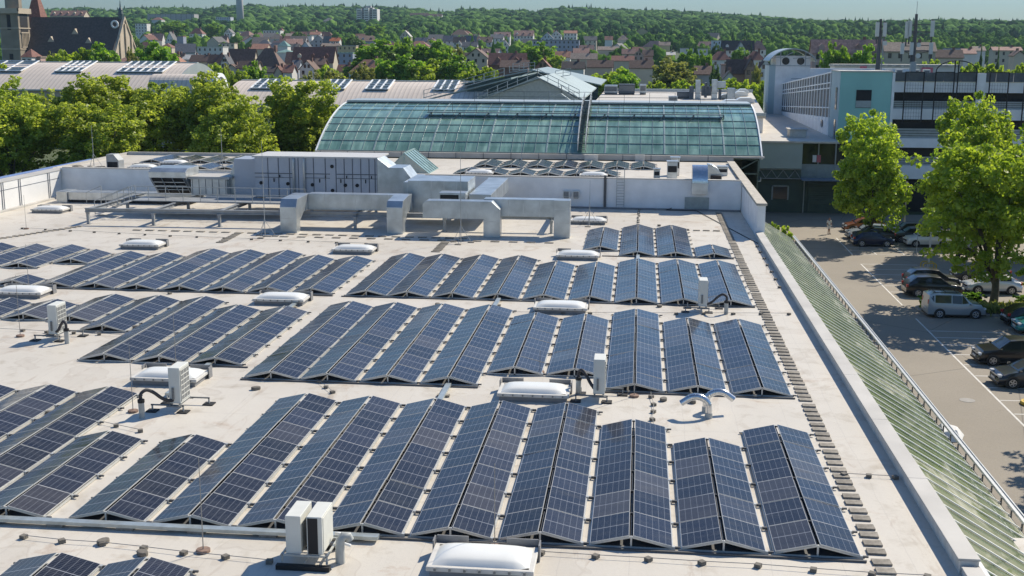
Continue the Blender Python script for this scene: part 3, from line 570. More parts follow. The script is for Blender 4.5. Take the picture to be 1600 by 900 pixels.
cw = MB(); cw.box(-23.5, 9.0, 129.3, 130.3, hz(130)+.25, hz(130)+.32); 
x = -23
while x < 9: cw.bar((x, 129.5, hz(129.5)), (x, 129.5, hz(130)+.25), .1); cw.bar((x, 129.3, hz(130)+.28), (x-.5, 128.6, hz(128.6)+.05), .07); x += 3.2
hp(cw, 'catwalk', M['darkrail'])
hp(railing(MB(), [(-23.5, 130.3, hz(130)+.3), (9.0, 130.3, hz(130)+.3)], 1.15, 2.6), 'catwalk_railing', M['darkrail'])
hp(railing(MB(), [(-19, 135.3, 7.6), (9.6, 135.3, 7.6)], 1.15, 2.9, .03), 'ridge_railing', M['darkrail'])
st = MB(); sr = MB(); xs = (-6.35, -5.55); pts = [(y, hz(y)+.45) for y in np.linspace(121.8, 135.8, 9)]
for xx in xs:
    for (y0, z0), (y1, z1) in zip(pts[:-1], pts[1:]): st.bar((xx, y0, z0), (xx, y1, z1), .07, .2)
    railing(sr, [(xx, y, z) for y, z in pts], 1.0, 1.6, .045, 2)
for y in np.linspace(122, 135.6, 46): st.bar((xs[0], y, hz(y)+.45), (xs[1], y, hz(y)+.45), .2, .04)
hp(st, 'stair', M['darkrail']); hp(sr, 'stair_railing', mat('pale_rail', (.50, .53, .52), .5, .1, 3, .3))
hp(MB().box(-5.6, -4.2, 121.2, 121.5, 1.6, 2.9), 'gutter_box', M['upstand']); hp(MB().box(-.4, .6, 121.2, 121.48, 1.9, 2.95), 'gutter_box', M['upstand'])
# gabled glass roofs standing behind the vault, with stair ramps
gh = empty('gabled_atrium', (-10, 165, 6), label='pair of pale gabled metal roofs with railed access stairs rising behind the glass vault', cat='atrium roof')
gq = mkpart(gh)
def gable(x0, xr, x1, ya, yb, ze, zr):
    m = MB(); m.prism([(x0, ze), (xr, zr), (x1, ze), (x1, ze-.2), (xr, zr-.22), (x0, ze-.2)], 1, ya, yb); return m
gq(gable(-23, -14.2, -8.0, 166, 216, 6.7, 9.7), 'front_gable_roof', M['metalgreen'])
gq(MB().prism([(-22.6, 6.5), (-14.2, 9.4), (-8.3, 6.5), (-8.3, 3), (-22.6, 3)], 1, 166.4, 166.6), 'front_gable_wall', mat('gable_cream', (.48, .50, .45), .8))
gq(gable(-34, -20.5, -7.5, 224, 262, 7.0, 9.7), 'rear_gable_roof', M['metalgreen'])
gq(MB().prism([(-33, 6.8), (-20.5, 9.4), (-8, 6.8), (-8, 3), (-33, 3)], 1, 224.4, 224.6), 'rear_gable_wall', M['dkgreen'])
gq(MB().prism([(-31.5, 6.2), (-19, 9.4), (-19, 9.2), (-31.5, 6.0)], 1, 174, 222), 'side_roof', M['metalgreen'])
STM = mat('access_stair_steel', (.36, .39, .38), .5, .1, 3, .3)
for a, b in (((-22.5, 163, 6.4), (-14.2, 163, 9.8)), ((-14.2, 163, 9.8), (-8.4, 163, 7.0)), ((-31, 168, 6.6), (-19.5, 169, 9.8)), ((-20.5, 190, 10.2), (-17, 190, 10.4)), ((-12.9, 150, 6.6), (-10, 150, 8.0)), ((-10, 150, 8.0), (-8.0, 150, 6.6)), ((-14, 195, 9.0), (-11.5, 195, 9.4)), ((-23.5, 212, 9.4), (-20, 212, 9.9))):
    rp_ = MB(); rp_.bar(a, b, 1.1, .10); railing(rp_, [a, b], 1.05, 1.5, .04, 2)
    a2 = (a[0], a[1]+.5, a[2]); b2_ = (b[0], b[1]+.5, b[2]); railing(rp_, [a2, b2_], 1.05, 1.5, .04, 2); gq(rp_, 'access_stair', STM)
# flat white roof right of the gables with plant on it
fr_ = empty('low_flat_building', (5, 190, G), label='long low building with a bright flat roof full of small plant behind the glass vault', cat='building')
fq = mkpart(fr_)
fq(MB().prism([(-7, 153), (15.6, 153), (21.5, 238), (-7, 238)], 2, G, 5.0), 'walls', M['white']); fq(MB().prism([(-7.3, 152.7), (15.9, 152.7), (21.8, 238), (-7.3, 238)], 2, 5.01, 5.3), 'flat_roof', M['membrane'])
fq(MB().box(-7.3, 22.0, 237.6, 238.3, 5.3, 5.85), 'rear_roof_edge', M['hallmetal']); fq(MB().box(-7.3, 15.9, 152.5, 153.0, 5.3, 5.7), 'front_roof_edge', M['hallmetal'])
def plantbox(x, y, w, d, h, lab, m='galv', z=5.31, cat='roof plant'):
    b = MB().box(-w/2, w/2, -d/2, d/2, .25, h); o = b.build('roof_plant_unit', M[m], None, bevel=.03, loc=(x, y, z)); tag(o, lab, cat)
    MB().box(-w/2+.1, w/2-.1, -d/2-.02, -d/2+.01, h*.35, h*.85).build('intake_grille', M['acgrill'], o); MB().box(-w/2+.05, w/2-.05, -d/2+.1, d/2-.1, 0, .249).build('plinth', M['rackdark'], o)
    return o
plantbox(-5.5, 222, 2.4, 3, 1.7, 'rounded pale roof unit leftmost on the bright flat roof behind the vault'); plantbox(-2.6, 222, 3.0, 3, 1.9, 'dark boxy roof unit second from left on the bright flat roof behind the vault', 'louvre')
plantbox(.4, 222, 1.2, 1.6, 1.9, 'narrow grey roof unit beside the dark boxy one on the bright flat roof'); plantbox(7.5, 205, 2.6, 2.2, 1.2, 'low dark roof unit left of the tall air plant on the flat roof', 'louvre')
plantbox(5.0, 185, 1.4, 1.2, 1.2, 'small grey roof unit nearest the vault on the bright flat roof')
q = empty('air_plant', (11.6, 203, 5.31), label='tall cluster of grey ducts and fans in the middle of the bright flat roof', cat='roof plant')
for bx, nm, m in (((-2.4, -1.6, -1, 1, 0, 3.2), 'fan_housing', 'galv'), ((.3, 1.2, -1, 1, 0, 3.3), 'fan_housing', 'galv'), ((1.2, 2.6, -.6, 1, 1.9, 3.0), 'duct_box', 'galv'), ((-.9, -.5, -1, 1, .3, 2.8), 'fan_housing', 'louvre'), ((1.5, 1.9, -.9, .9, 0, 1.7), 'fan_housing', 'louvre'), ((-1.4, .2, -.7, .7, .6, 2.2), 'duct_box', 'louvre'), ((-3.4, -2.7, -.8, .8, 0, 2.2), 'duct_box', 'louvre'), ((2.9, 4.2, -.8, .8, 0, 1.9), 'duct_box', 'galv')):
    MB().box(*bx).build(nm, M[m], q, bevel=.04)
for x, y, w in ((15.0, 205, 3.6), (18.0, 218, 2.6), (16.4, 190, 3.0), (19.6, 232, 2.2), (13.6, 182, 3.0), (13.2, 168, 2.2)):
    o = MB().prism([(-w/2, .1), (w/2, .1), (w/2*.9, .5), (w/2*.5, .85), (-w/2*.5, .85), (-w/2*.9, .5)], 1, -1.4, 1.4).build('roof_dome', M['dome'], None, loc=(x, y, 5.31))
    tag(o, 'white domed rooflight on the bright flat roof behind the vault', 'rooflight', 'rooflights on the far flat roof')
# ---------------------------------------------------------------- ribbed market halls on the left
def market_hall(x0, x1, yc, zr, ze, run, lab, lights, zbase=G):
    r = empty('market_hall', ((x0+x1)/2, yc-run, zbase), label=lab, cat='hall'); f = mkpart(r)
    def prof(t): # t 0 eave .. 1 ridge : gentle convex curve
        return yc-run+run*t, ze+(zr-ze)*math.sin(t*PI/2)**1.0
    ts = np.linspace(0, 1, 9); m = MB()
    for a, b in zip(ts[:-1], ts[1:]):
        (ya, za_), (yb, zb2) = prof(a), prof(b); m.quad((x0, ya, za_), (x1, ya, za_), (x1, yb, zb2), (x0, yb, zb2)); m.quad((x0, 2*yc-ya, za_), (x0, 2*yc-yb, zb2), (x1, 2*yc-yb, zb2), (x1, 2*yc-ya, za_))
    f(m, 'vaulted_roof', M['hallroof'])
    f(MB().box(x0+.3, x1-.3, yc-run+.4, yc+run-.4, zbase, ze-.1), 'hall_wall', mat('hall_sand', (.50, .42, .32), .8))
    f(MB().prism([prof(t) for t in ts]+[(2*yc-prof(t)[0], prof(t)[1]) for t in ts[::-1]], 0, x1-.05, x1+.12), 'end_panel', M['hallmetal'])
    f(MB().box(x0, x1, yc-.5, yc+.5, zr+.01, zr+.2).box(x0, x1, yc-run-.3, yc-run+.1, ze-.25, ze+.02), 'ridge_and_gutter', M['hallmetal'])
    for (a, b, ns) in lights:
        g = MB(); w = MB(); p0, p1 = prof(.42), prof(.93)
        zc = lambda t, o=0: p0[1]+(p1[1]-p0[1])*t+.3+o; yc_ = lambda t: p0[0]+(p1[0]-p0[0])*t
        o = f(MB().add([(a, yc_(0), zc(0)), (b, yc_(0), zc(0)), (b, yc_(1), zc(1)), (a, yc_(1), zc(1)), (a, yc_(0), zc(0)-.9), (b, yc_(0), zc(0)-.9), (b, yc_(1), zc(1)-.9), (a, yc_(1), zc(1)-.9)], [(0, 1, 2, 3), (0, 4, 5, 1), (1, 5, 6, 2), (2, 6, 7, 3), (3, 7, 4, 0)]), 'rooflight', M['skyglass'])
        for i in range(ns+1): x = a+(b-a)*i/ns; w.bar((x, yc_(0), zc(0, .06)), (x, yc_(1), zc(1, .06)), .28, .14)
        for t in (0, .33, .55, 1): w.bar((a, yc_(t), zc(t, .06)), (b, yc_(t), zc(t, .06)), .22, .14)
        f(w, 'rooflight_frame', M['garwhite'])
    return r
market_hall(-150, -90.4, 236, 10.4, 5.4, 15, 'long beige ribbed market hall with raised glazed rooflights behind the plane trees', [(-141, -124, 5), (-116.8, -111.4, 4), (-103.9, -94.5, 6)])
market_hall(-79.8, -29, 232, 7.1, 3.0, 13, 'second beige ribbed market hall with square rooflights, behind the glass vault', [(-75.6, -70.8, 3), (-61.2, -57.0, 3), (-52.8, -48.4, 3), (-39.6, -35.4, 3)])
v = empty('barrel_vault', (-80, 214, G), label='small ribbed barrel vault with a glazed half-round end beside the market halls', cat='hall'); vf = mkpart(v)
ar = [(217.5+3.6*math.cos(a), 5.0+3.6*math.sin(a)) for a in np.linspace(0, PI, 17)]
vf(MB().prism(ar, 0, -92, -79.4), 'vault_roof', M['hallroof']); vf(MB().prism([(217.5+3.9*math.cos(a), 4.9+3.95*math.sin(a)) for a in np.linspace(0, PI, 17)]+[(217.5+3.2*math.cos(a), 4.9+3.25*math.sin(a)) for a in np.linspace(PI, 0, 17)], 0, -79.6, -78.9), 'end_arch', M['garwhite'])
vf(MB().prism([(217.5+3.2*math.cos(a), 5.0+3.2*math.sin(a)) for a in np.linspace(0, PI, 17)], 0, -79.39, -79.2), 'end_glazing', M['skyglass'])
em = MB()
for i in range(-3, 4): em.bar((-79.1, 217.5+i*.85, 5), (-79.1, 217.5+i*.85, 5+3.1*math.sqrt(max(.05, 1-(i*.85/3.2)**2))), .12)
vf(em, 'end_mullion', M['garwhite']); vf(MB().box(-91.9, -79.5, 214.0, 221.0, G, 4.99), 'vault_wall', M['stonelight'])
# ================================================================ SOLAR ROWS
PX, PZE, PZR, HW_, GAPH = 2.5325, .13, .40, 1.10, .06
ML = 1.745
def module_mesh(side):
    """one module seen as a thin framed slab, slope falling to +-x; local origin at the ridge, y from 0 to ML"""
    s = side; x0, x1 = s*GAPH, s*(GAPH+HW_-.02); z0, z1 = PZR, PZE; t = .035; a, b = .012, ML-.012
    dx, dz = x1-x0, z1-z0; nl = math.hypot(dx, dz); nx, nz = (-dz/nl*(1 if s > 0 else -1), abs(dx)/nl)
    nx = abs(dz)/nl*s
    top = [(x0, a, z0), (x1, a, z1), (x1, b, z1), (x0, b, z0)]; bot = [(p[0]-nx*t, p[1], p[2]-nz*t) for p in top]
    f = [(0, 1, 2, 3), (7, 6, 5, 4)]+[(i, i+4, (i+1) % 4+4, (i+1) % 4) for i in range(4)]
    if s < 0: f = [q[::-1] for q in f]
    me = bpy.data.meshes.new('solar_module'); me.from_pydata(top+bot, [], f); me.materials.append(M['cells']); me.materials.append(M['alu'])
    uv = me.uv_layers.new(name='UVMap'); pu = [(0, 0), (1, 0), (1, 1), (0, 1)]
    for p in me.polygons:
        for li in p.loop_indices:
            vi = me.loops[li].vertex_index
            uv.data[li].uv = pu[vi] if vi < 4 else (0, 0)
        p.material_index = 0 if p.index == 0 else 1
    me.update(); return me
MODR, MODL = module_mesh(1), module_mesh(-1)
_rack = {}
def rack_mesh(n):
    if n in _rack: return _rack[n]
    L = n*ML; a = MB(); d = MB(); e = GAPH+HW_
    for y in (0.03, L-.03):
        for s in (-1, 1): a.bar((0, y, PZR-.05), (s*(e-.03), y, PZE-.045), .05, .05)
        a.bar((0, y, .02), (0, y, PZR-.05), .05, .05); a.bar((-e-.06, y, .045), (e+.06, y, .045), .05, .05)
    for i in range(n+1):
        y = min(max(i*ML, .06), L-.06); d.bar((e-.04, y, .085), (e+.20, y, .085), .06, .05); d.bar((-e-.12, y, .05), (e+.1, y, .05), .05, .04)
        d.bar((0, y, .03), (0, y, PZR-.06), .05, .05); d.bar((-.08, y, PZR-.045), (.08, y, PZR-.045), .04, .02)
        a.box(e-.02, e+.05, y-.05, y+.05, .0, .12)
    for s in (-1, 1): a.bar((s*(e-.02), 0, .05), (s*(e-.02), L, .05), .05, .06); d.bar((s*(e-.07), .02, .05), (s*(e-.07), L-.02, .05), .04, .06)
    d.bar((0, .05, PZR-.12), (0, L-.05, PZR-.12), .04, .05)
    me = a.mesh('mounting_frame', M['alu']); me2 = d.mesh('cross_rail', M['rackdark'])
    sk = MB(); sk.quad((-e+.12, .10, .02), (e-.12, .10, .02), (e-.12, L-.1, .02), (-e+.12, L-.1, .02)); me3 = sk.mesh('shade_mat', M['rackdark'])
    _rack[n] = (me, me2, me3); return _rack[n]
def solar_row(x, y0, n, label, z=0.0, group='solar panel rows on the white roof'):
    r = empty('solar_panel_row', (x, y0, z), 0, label, 'solar panels', group)
    a, d, k = rack_mesh(n); link('mounting_frame', a, r); link('cross_rail', d, r); link('painted_shade', k, r)  # dark sheet under the modules paints in the shade beneath them
    for i in range(n):
        jz = random.uniform(-.004, .004)
        for me in (MODR, MODL):
            o = link('solar_module', me, r, (0, i*ML, random.uniform(0, .006))); o.rotation_euler = (random.gauss(0, .0045), random.gauss(0, .006), 0)
    return r
XI = [-12.609+PX*i for i in range(8)]; XL = [-18.12-PX*i for i in range(12)]
BLK = [
 ('at the bottom edge', [(-15.08, 20.7, 4), (-12.6, 20.7, 4)]),
 ('in the nearest large group', [(XI[7], 30.55, 6), (XI[6], 30.55, 5), (XI[5], 30.55, 6), (XI[4], 30.55, 7), (XI[3], 30.55, 7), (XI[2], 30.55, 7), (XI[1], 30.55, 7), (XI[0], 30.55, 7), (-15.15, 30.55, 4), (-18.2, 30.55, 4), (XL[1], 30.55, 7), (XL[2], 30.55, 7), (XL[3], 30.55, 7)]),
 ('in the second group', [(XI[7], 45.75, 7), (XI[6], 45.75, 7), (XI[5], 45.7, 8), (XI[4], 47.7, 6), (XI[3], 47.68, 6), (XI[2], 45.8, 8), (XI[1], 45.75, 8), (XI[0], 45.7, 8), (-15.02, 45.7, 8), (XL[0], 47.6, 6), (XL[1], 47.6, 6), (XL[2], 47.65, 7), (XL[3], 52.85, 4), (XL[4], 54.6, 3), (XL[5], 54.75, 2), (XL[6], 54.75, 2)]),
 ('in the third group', [(XI[7], 62.5, 7), (XI[6], 62.55, 7), (XI[5], 62.5, 7), (XI[4], 62.65, 6), (XI[3], 62.7, 6), (XI[2], 62.65, 7), (XI[1], 62.65, 7), (XI[0], 62.6, 7), (-14.92, 62.6, 7), (XL[0], 62.8, 6), (XL[1], 62.8, 6), (XL[2], 62.6, 7), (XL[3], 62.6, 7), (XL[4], 62.6, 7), (XL[5], 62.7, 6), (XL[6], 62.7, 6), (XL[7], 62.87, 1)]),
 ('in the scattered group at the far left', [(XL[7], 70.0, 2), (XL[8], 68.2, 4), (XL[9], 68.2, 4), (XL[10], 68.2, 4)]),
 ('in the farthest group before the rear wall', [(XI[7], 77.4, 2), (XI[6], 77.5, 7), (XI[5], 77.5, 7), (XI[4], 79.3, 5)]),
]
NWORD = {1: 'single-pair', 2: 'two-pair', 3: 'three-pair', 4: 'four-pair', 5: 'five-pair', 6: 'six-pair', 7: 'seven-pair', 8: 'eight-pair'}
for where, rows in BLK:
    for k, (x, y0, n) in enumerate(rows):
        solar_row(x, y0, n, 'tent-shaped %s solar row, %s from the right %s' % (NWORD[n], ORD[k], where))
for k in range(7): solar_row(.45-PX*k, 112.2, 3, 'upper roof solar row, %s from the right in the rear line' % ORD[k], 2.3, 'solar rows on the upper roof')
for k in range(6): solar_row(-3.0-PX*k, 105.2, 2, 'upper roof solar row, %s from the right in the front line' % ORD[k], 2.3, 'solar rows on the upper roof')
for k in range(4): solar_row(-40.6-PX*k, 112.0, 3, 'solar row at the upper left corner, %s from the right in the rear line' % ORD[k], 2.3, 'solar rows on the upper left roof')
for k in range(3): solar_row(-38.5-PX*k, 106.0, 2, 'solar row at the upper left corner, %s from the right in the front line' % ORD[k], 2.3, 'solar rows on the upper left roof')
# base rails running along the row fronts, and cable trays
for x0, x1, y, lab in ((-7, 6.4, 30.42, 'in front of the nearest right-hand rows'), (-16.3, -6.3, 45.6, 'in front of the middle rows of the second group'), (-19.4, -16.6, 47.45, 'in front of the left rows of the second group'), (-1.3, 6.4, 45.6, 'in front of the last rows of the second group'), (-16.3, 6.4, 62.45, 'in front of the third group'), (-38, -16.8, 62.5, 'in front of the left part of the third group'), (-2.3, 6.4, 77.35, 'in front of the farthest group')): tag(MB().box(x0, x1, y-.03, y+.03, .0, .06).build('base_rail', M['rackdark']), 'thin dark base rail '+lab, 'rail', 'base rails of the solar rows')
def tray(pts, w, lab):
    m = MB(); k = MB()
    for a, b in zip(pts[:-1], pts[1:]): m.bar((a[0], a[1], .14), (b[0], b[1], .14), w, .10)
    o = m.build('cable_tray', M['tray']); tag(o, lab, 'cable tray', 'cable trays on the roof')
    for a, b in zip(pts[:-1], pts[1:]):
        d = Vector((b[0]-a[0], b[1]-a[1], 0)); nst = max(1, int(d.length/2))
        for i in range(nst):
            q = Vector((a[0], a[1], 0))+d*((i+.5)/nst); k.box(q.x-.25, q.x+.25, q.y-.12, q.y+.12, 0, .088)
    k.build('tray_support', M['paver'], o); return o
tray([(-26, 30.22), (-7.0, 30.22)], .26, 'long perforated steel cable tray along the front of the nearest rows')
tray([(-18.3, 42.8), (-18.3, 47.4)], .22, 'short cable tray between the first and second groups on the left')
tray([(-7.5, 43.0), (-7.5, 45.55)], .22, 'short cable tray between the first and second groups in the middle')
tray([(-18.15, 58.2), (-18.15, 62.4)], .22, 'short cable tray between the second and third groups on the left')
tray([(-7.45, 59.9), (-7.45, 62.4)], .22, 'short cable tray between the second and third groups in the middle')
tray([(.1, 74.9), (.1, 77.3)], .22, 'short cable tray before the farthest group on the right')
# ================================================================ ROOF OBJECTS
def skylight(x, y, lab, z=0., w=2.55, d=1.32, sc=1.0):
    r = empty('roof_skylight', (x, y, z), 0, lab, 'skylight', 'white domed skylights on the roof'); h = .30
    u = MB(); u.box(-w/2-.05, w/2+.05, -.05, d+.05, 0, .2); u.build('upstand', M['flapdark'], r)
    u = MB(); u.box(-w/2-.14, w/2+.14, -.12, d+.12, .201, .33); u.build('frame', M['upstand'], r, bevel=.02)
    N = 12; vs = []; fs = []
    for j in range(N+1):
        for i in range(N+1):
            a, b = i/N*2-1, j/N*2-1; zz = .33+.20*(max(0, 1-abs(a)**4)**.5)*(max(0, 1-abs(b)**3)**.5)
            vs.append((a*w/2, d/2+b*d/2, zz))
    for j in range(N):
        for i in range(N): fs.append((j*(N+1)+i, j*(N+1)+i+1, (j+1)*(N+1)+i+1, (j+1)*(N+1)+i))
    MB().add(vs, fs).build('dome', M['dome'], r, smooth=True)
    for s in (-1, 1): MB().box(min(s*(w/2-.75), s*(w/2+.12)), max(s*(w/2-.75), s*(w/2+.12)), d+.22, d+.26, .0, .50).box(s*(w/2+.17)-.02, s*(w/2+.17)+.02, d-.12, d+.26, 0, .48).build('wind_deflector', M['flapdark'], r)
    b = MB()
    for i in range(7): b.box(-w/2+.1+i*(w-.2)/6-.03, -w/2+.1+i*(w-.2)/6+.03, -.16, -.12, .24, .32)
    b.build('clip', M['acgrill'], r); return r
for x, y, lab in ((-3.85, 28.2, 'white domed skylight nearest the camera at the bottom edge'), (-3.9, 44.0, 'white domed skylight in the middle, between the nearest and second row groups'), (-3.9, 59.7, 'white domed skylight in the middle, between the second and third row groups'), (-3.85, 75.7, 'white domed skylight in front of the ducts, left of the farthest row group'), (-3.85, 91.7, 'white domed skylight right of the big ducts near the rear wall'),
    (-19.1, 44.4, 'white domed skylight behind the left outdoor unit with bent pipe'), (-19.1, 59.9, 'white domed skylight on the left between second and third row groups'), (-19.0, 76.0, 'white domed skylight in front of the galvanised duct legs'), (-33.9, 59.9, 'white domed skylight at the left edge beside the small rows'), (-33.9, 76.0, 'white domed skylight in front of the long steel frame'), (-48.9, 92.1, 'white domed skylight in the far left corner by the white side wall')):
    skylight(x, y, lab)
for x, y, lab in ((-45.1, 109.6, 'small white dome among the upper left solar rows'), (-46.3, 105.0, 'small white dome at the front edge of the upper left roof'), (-14.3, 104.6, 'small white dome at the front edge of the upper roof beside the glass gable'), (-4.0, 104.0, 'small white dome above the wall left of the ladder')): skylight(x, y, lab, 2.3, 2.2, 1.3)
def smooth_path(pts, n=5):
    P_ = [Vector(q) for q in pts]; P_ = [P_[0]*2-P_[1]]+P_+[P_[-1]*2-P_[-2]]; out = []
    for i in range(1, len(P_)-2):
        a, b, c, d_ = P_[i-1:i+3]
        for k in range(n):
            t = k/n; out.append(.5*((2*b)+(c-a)*t+(2*a-5*b+4*c-d_)*t*t+(3*b-a-3*c+d_)*t**3))
    return out+[P_[-2]]
def outdoor_unit(x, y, lab, px, py, hose):
    r = empty('ac_outdoor_unit', (x, y, 0), 0, lab, 'outdoor unit', 'outdoor cooling units on the roof')
    MB().box(-.225, .225, -.48, .48, .32, 1.72).build('casing', M['acshell'], r, bevel=.02)
    g = MB(); g.box(.226, .24, -.42, .42, .40, 1.62); go_ = g.build('grille', M['acgrill'], r)
    w = MB()
    for i in range(7): w.box(.24, .252, -.42, .42, .42+i*.195, .445+i*.195)
    for i in range(4): w.box(.24, .250, -.42+i*.27, -.40+i*.27, .40, 1.62)
    w.build('grille_bars', M['acshell'], go_)
    f = MB(); f.box(-.3, .3, -.62, -.55, .22, .27).box(-.3, .3, .55, .62, .22, .27).box(-.2, -.14, -.6, .6, .26, .31).box(.14, .2, -.6, .6, .26, .31); f.bar((-.95, -.5, .26), (.35, -.5, .26), .05); f.bar((-.1, .6, .26), (.95, .6, .26), .05); f.build('bracket', M['acgrill'], r)
    for fx, fy in ((-.9, -.5), (.32, -.5), (.92, .6), (-.75, .55)):
        l = MB(); l.bar((fx, fy, .03), (fx, fy, .28), .05); lo = l.build('foot', M['steel'], r); MB().box(fx-.2, fx+.2, fy-.2, fy+.2, .0, .045).build('foot_pad', M['black'], lo)
    MB().tube([(-.05, -.52, .95), (-.05, -.52, .55), (-.05, -.50, .5)], .045, 6).build('service_valve', M['acgrill'], r)
    p = MB(); p.tube([(px, py, 0), (px, py, .62)], .11, 10); po = p.build('pipe_sleeve', M['pvc'], r)
    MB().tube([(px, py, .60), (px, py, .72)], .13, 10).build('pipe_collar', M['black'], po)
    q = Vector((-px, -py-.35, 0)); MB().tube(smooth_path([(px, py, .68), (px, py, .92), (px+q.x*.16, py+q.y*.16, 1.04), (px+q.x*.36, py+q.y*.36, .90), (px+q.x*.6, py+q.y*.6, .60), (px+q.x*.82, py+q.y*.82, .45), (px+q.x, py+q.y, .46)]), .066, 8).build('insulated_hose', M['insul'], r, smooth=True)
    return r
outdoor_unit(-17.28, 41.55, 'upright white outdoor unit on the left, with a black hose on its left side', -.95, -1.35, 1.)
outdoor_unit(-27.2, 51.4, 'upright white outdoor unit farthest left, beside the small rows', .85, -.85, -1.)
outdoor_unit(-1.33, 44.75, 'upright white outdoor unit in the middle, right of a skylight', -.85, .5, 1.)
outdoor_unit(3.54, 61.4, 'upright white outdoor unit farthest right, standing before the third row group', 1.2, -.7, -1.)
r = empty('twin_cooling_unit', (-8.6, 28.95, 0), 0, 'pair of tall white cooling units side by side on one frame at the bottom edge', 'outdoor unit')
for x0 in (-.5, .08):
    c = MB().box(x0, x0+.42, -.55, .55, .36, 1.42).build('cooling_unit', M['acshell'], r, bevel=.015)
    g = MB().box(x0+.421, x0+.435, -.46, .5, .40, 1.36) if x0 > 0 else MB().box(x0+.421, x0+.435, -.42, .5, .4, 1.2); g.build('side_grille', M['acgrill'] if x0 < 0 else M['acshell'], c)
    if x0 > 0: MB().box(x0+.03, x0+.30, -.566, -.551, .38, 1.38).build('coil_opening', M['dark'], c)
f = MB()
for y in (-.6, .6): f.bar((-.6, y, .12), (-.6, y, .36), .05); f.bar((.62, y, .12), (.62, y, .36), .05); f.bar((-.6, y, .34), (.62, y, .34), .05)
f.bar((-.6, -.6, .34), (-.6, .6, .34), .05); f.bar((.62, -.6, .34), (.62, .6, .34), .05); f.bar((.02, -.6, .16), (.02, .6, .16), .04); f.build('stand', M['pvc'], r)
for y in (-.75, .65): MB().box(-.72, .74, y-.07, y+.09, 0, .13).build('rubber_foot', M['black'], r)
MB().tube([(.62, .3, .62), (.78, .3, .62), (.82, .3, .5), (.84, .3, .34), (1.05, .3, .28)], .045, 8).build('coolant_pipe', M['white'], r, smooth=True)
r = MB().tube([(-7.72, 28.75, 0), (-7.72, 28.75, .5), (-7.70, 28.75, .66), (-7.62, 28.8, .76), (-7.52, 28.85, .74), (-7.48, 28.87, .62)], [.13, .125, .125, .12, .12, .12], 14).build('vent_pipe', M['pvc'], smooth=True, angle=50); tag(r, 'short grey bent pipe rising from the roof beside the twin cooling units', 'vent pipe')
def gooseneck(x, y, s, lab):
    pts = [(0, 0, .18)]+[(0, 0, .35)]+[(s*(.48-.48*math.cos(a)), 0, .38+.44*math.sin(a)) for a in np.linspace(.15, 2.35, 11)]; pts.append((pts[-1][0]+s*.22, 0, pts[-1][2]-.16))
    r = empty('gooseneck_vent', (x, y, 0), 0, lab, 'vent pipe', 'gooseneck vents')
    MB().tube(pts, .125, 14).build('spiral_elbow', M['chrome'], r, smooth=True, angle=50); MB().tube([(0, 0, 0), (0, 0, .2)], .145, 14).build('base_collar', M['pvc'], r, smooth=True, angle=50)
    j = MB()
    for i in (3, 5, 7, 9, 11): 
        d = (Vector(pts[i])-Vector(pts[i-1])).normalized()*.012; j.tube([Vector(pts[i])-d, Vector(pts[i])+d], .135, 14)
    j.build('elbow_seam', M['galv'], r)
gooseneck(2.85, 42.75, -1, 'shiny bent vent pipe curving left, front one of the pair before the last solar rows'); gooseneck(2.78, 43.5, 1, 'shiny bent vent pipe curving right, rear one of the pair before the last solar rows')
# ---- pavers
def paver_line(n, f, lab, grp, w=.5, d=.34, rz=0):
    me = MB().box(-w/2, w/2, -d/2, d/2, 0, .055).mesh('paver', M['paver'])
    for i in range(n):
        x, y = f(i); o = link('paver', me, None, (x+random.uniform(-.02, .02), y+random.uniform(-.03, .03), random.uniform(.001, .008)), rz+random.uniform(-.05, .05)); tag(o, lab, 'paver', grp)
paver_line(92, lambda i: (6.80, 24.0+i*.555+(i//4)*.12+(i//9)*.1), 'grey concrete paver in the long stepping line beside the last solar rows', 'pavers of the long right-hand walkway')
paver_line(34, lambda i: (6.82, 77.9+i*.66), 'grey concrete paver in the far stretch of the right-hand walkway near the rear wall', 'pavers of the far right-hand walkway', d=.42)
paver_line(26, lambda i: (-53+i*1.0+15.4, 84.15-.03*i), 'thin grey paver in the dotted line before the steel frame', 'pavers in front of the steel frame', .62, .3)
paver_line(17, lambda i: (-27.0+i*1.3, 82.6-.02*i), 'thin grey paver in the dotted line before the duct legs', 'pavers in front of the duct legs', .62, .3)
paver_line(22, lambda i: (-47.2+i*.21, 75.6+i*.46), 'small grey paver in the slanted line on the far left roof', 'pavers of the left walkway', .5, .26)
paver_line(9, lambda i: (-29.4-.02*i, 79.4+i*.52), 'small grey paver in the short line left of the tall mast', 'pavers of the short left walkway', .55, .26)
paver_line(8, lambda i: (-13.6, 77.6+i*.58), 'small grey paver in the short line left of the tripod mast', 'pavers of the short middle walkway', .6, .28)
paver_line(5, lambda i: (3.0+i*.75, 89.6), 'thin grey paver in the short line behind the last row group', 'pavers behind the last rows', .5, .28)
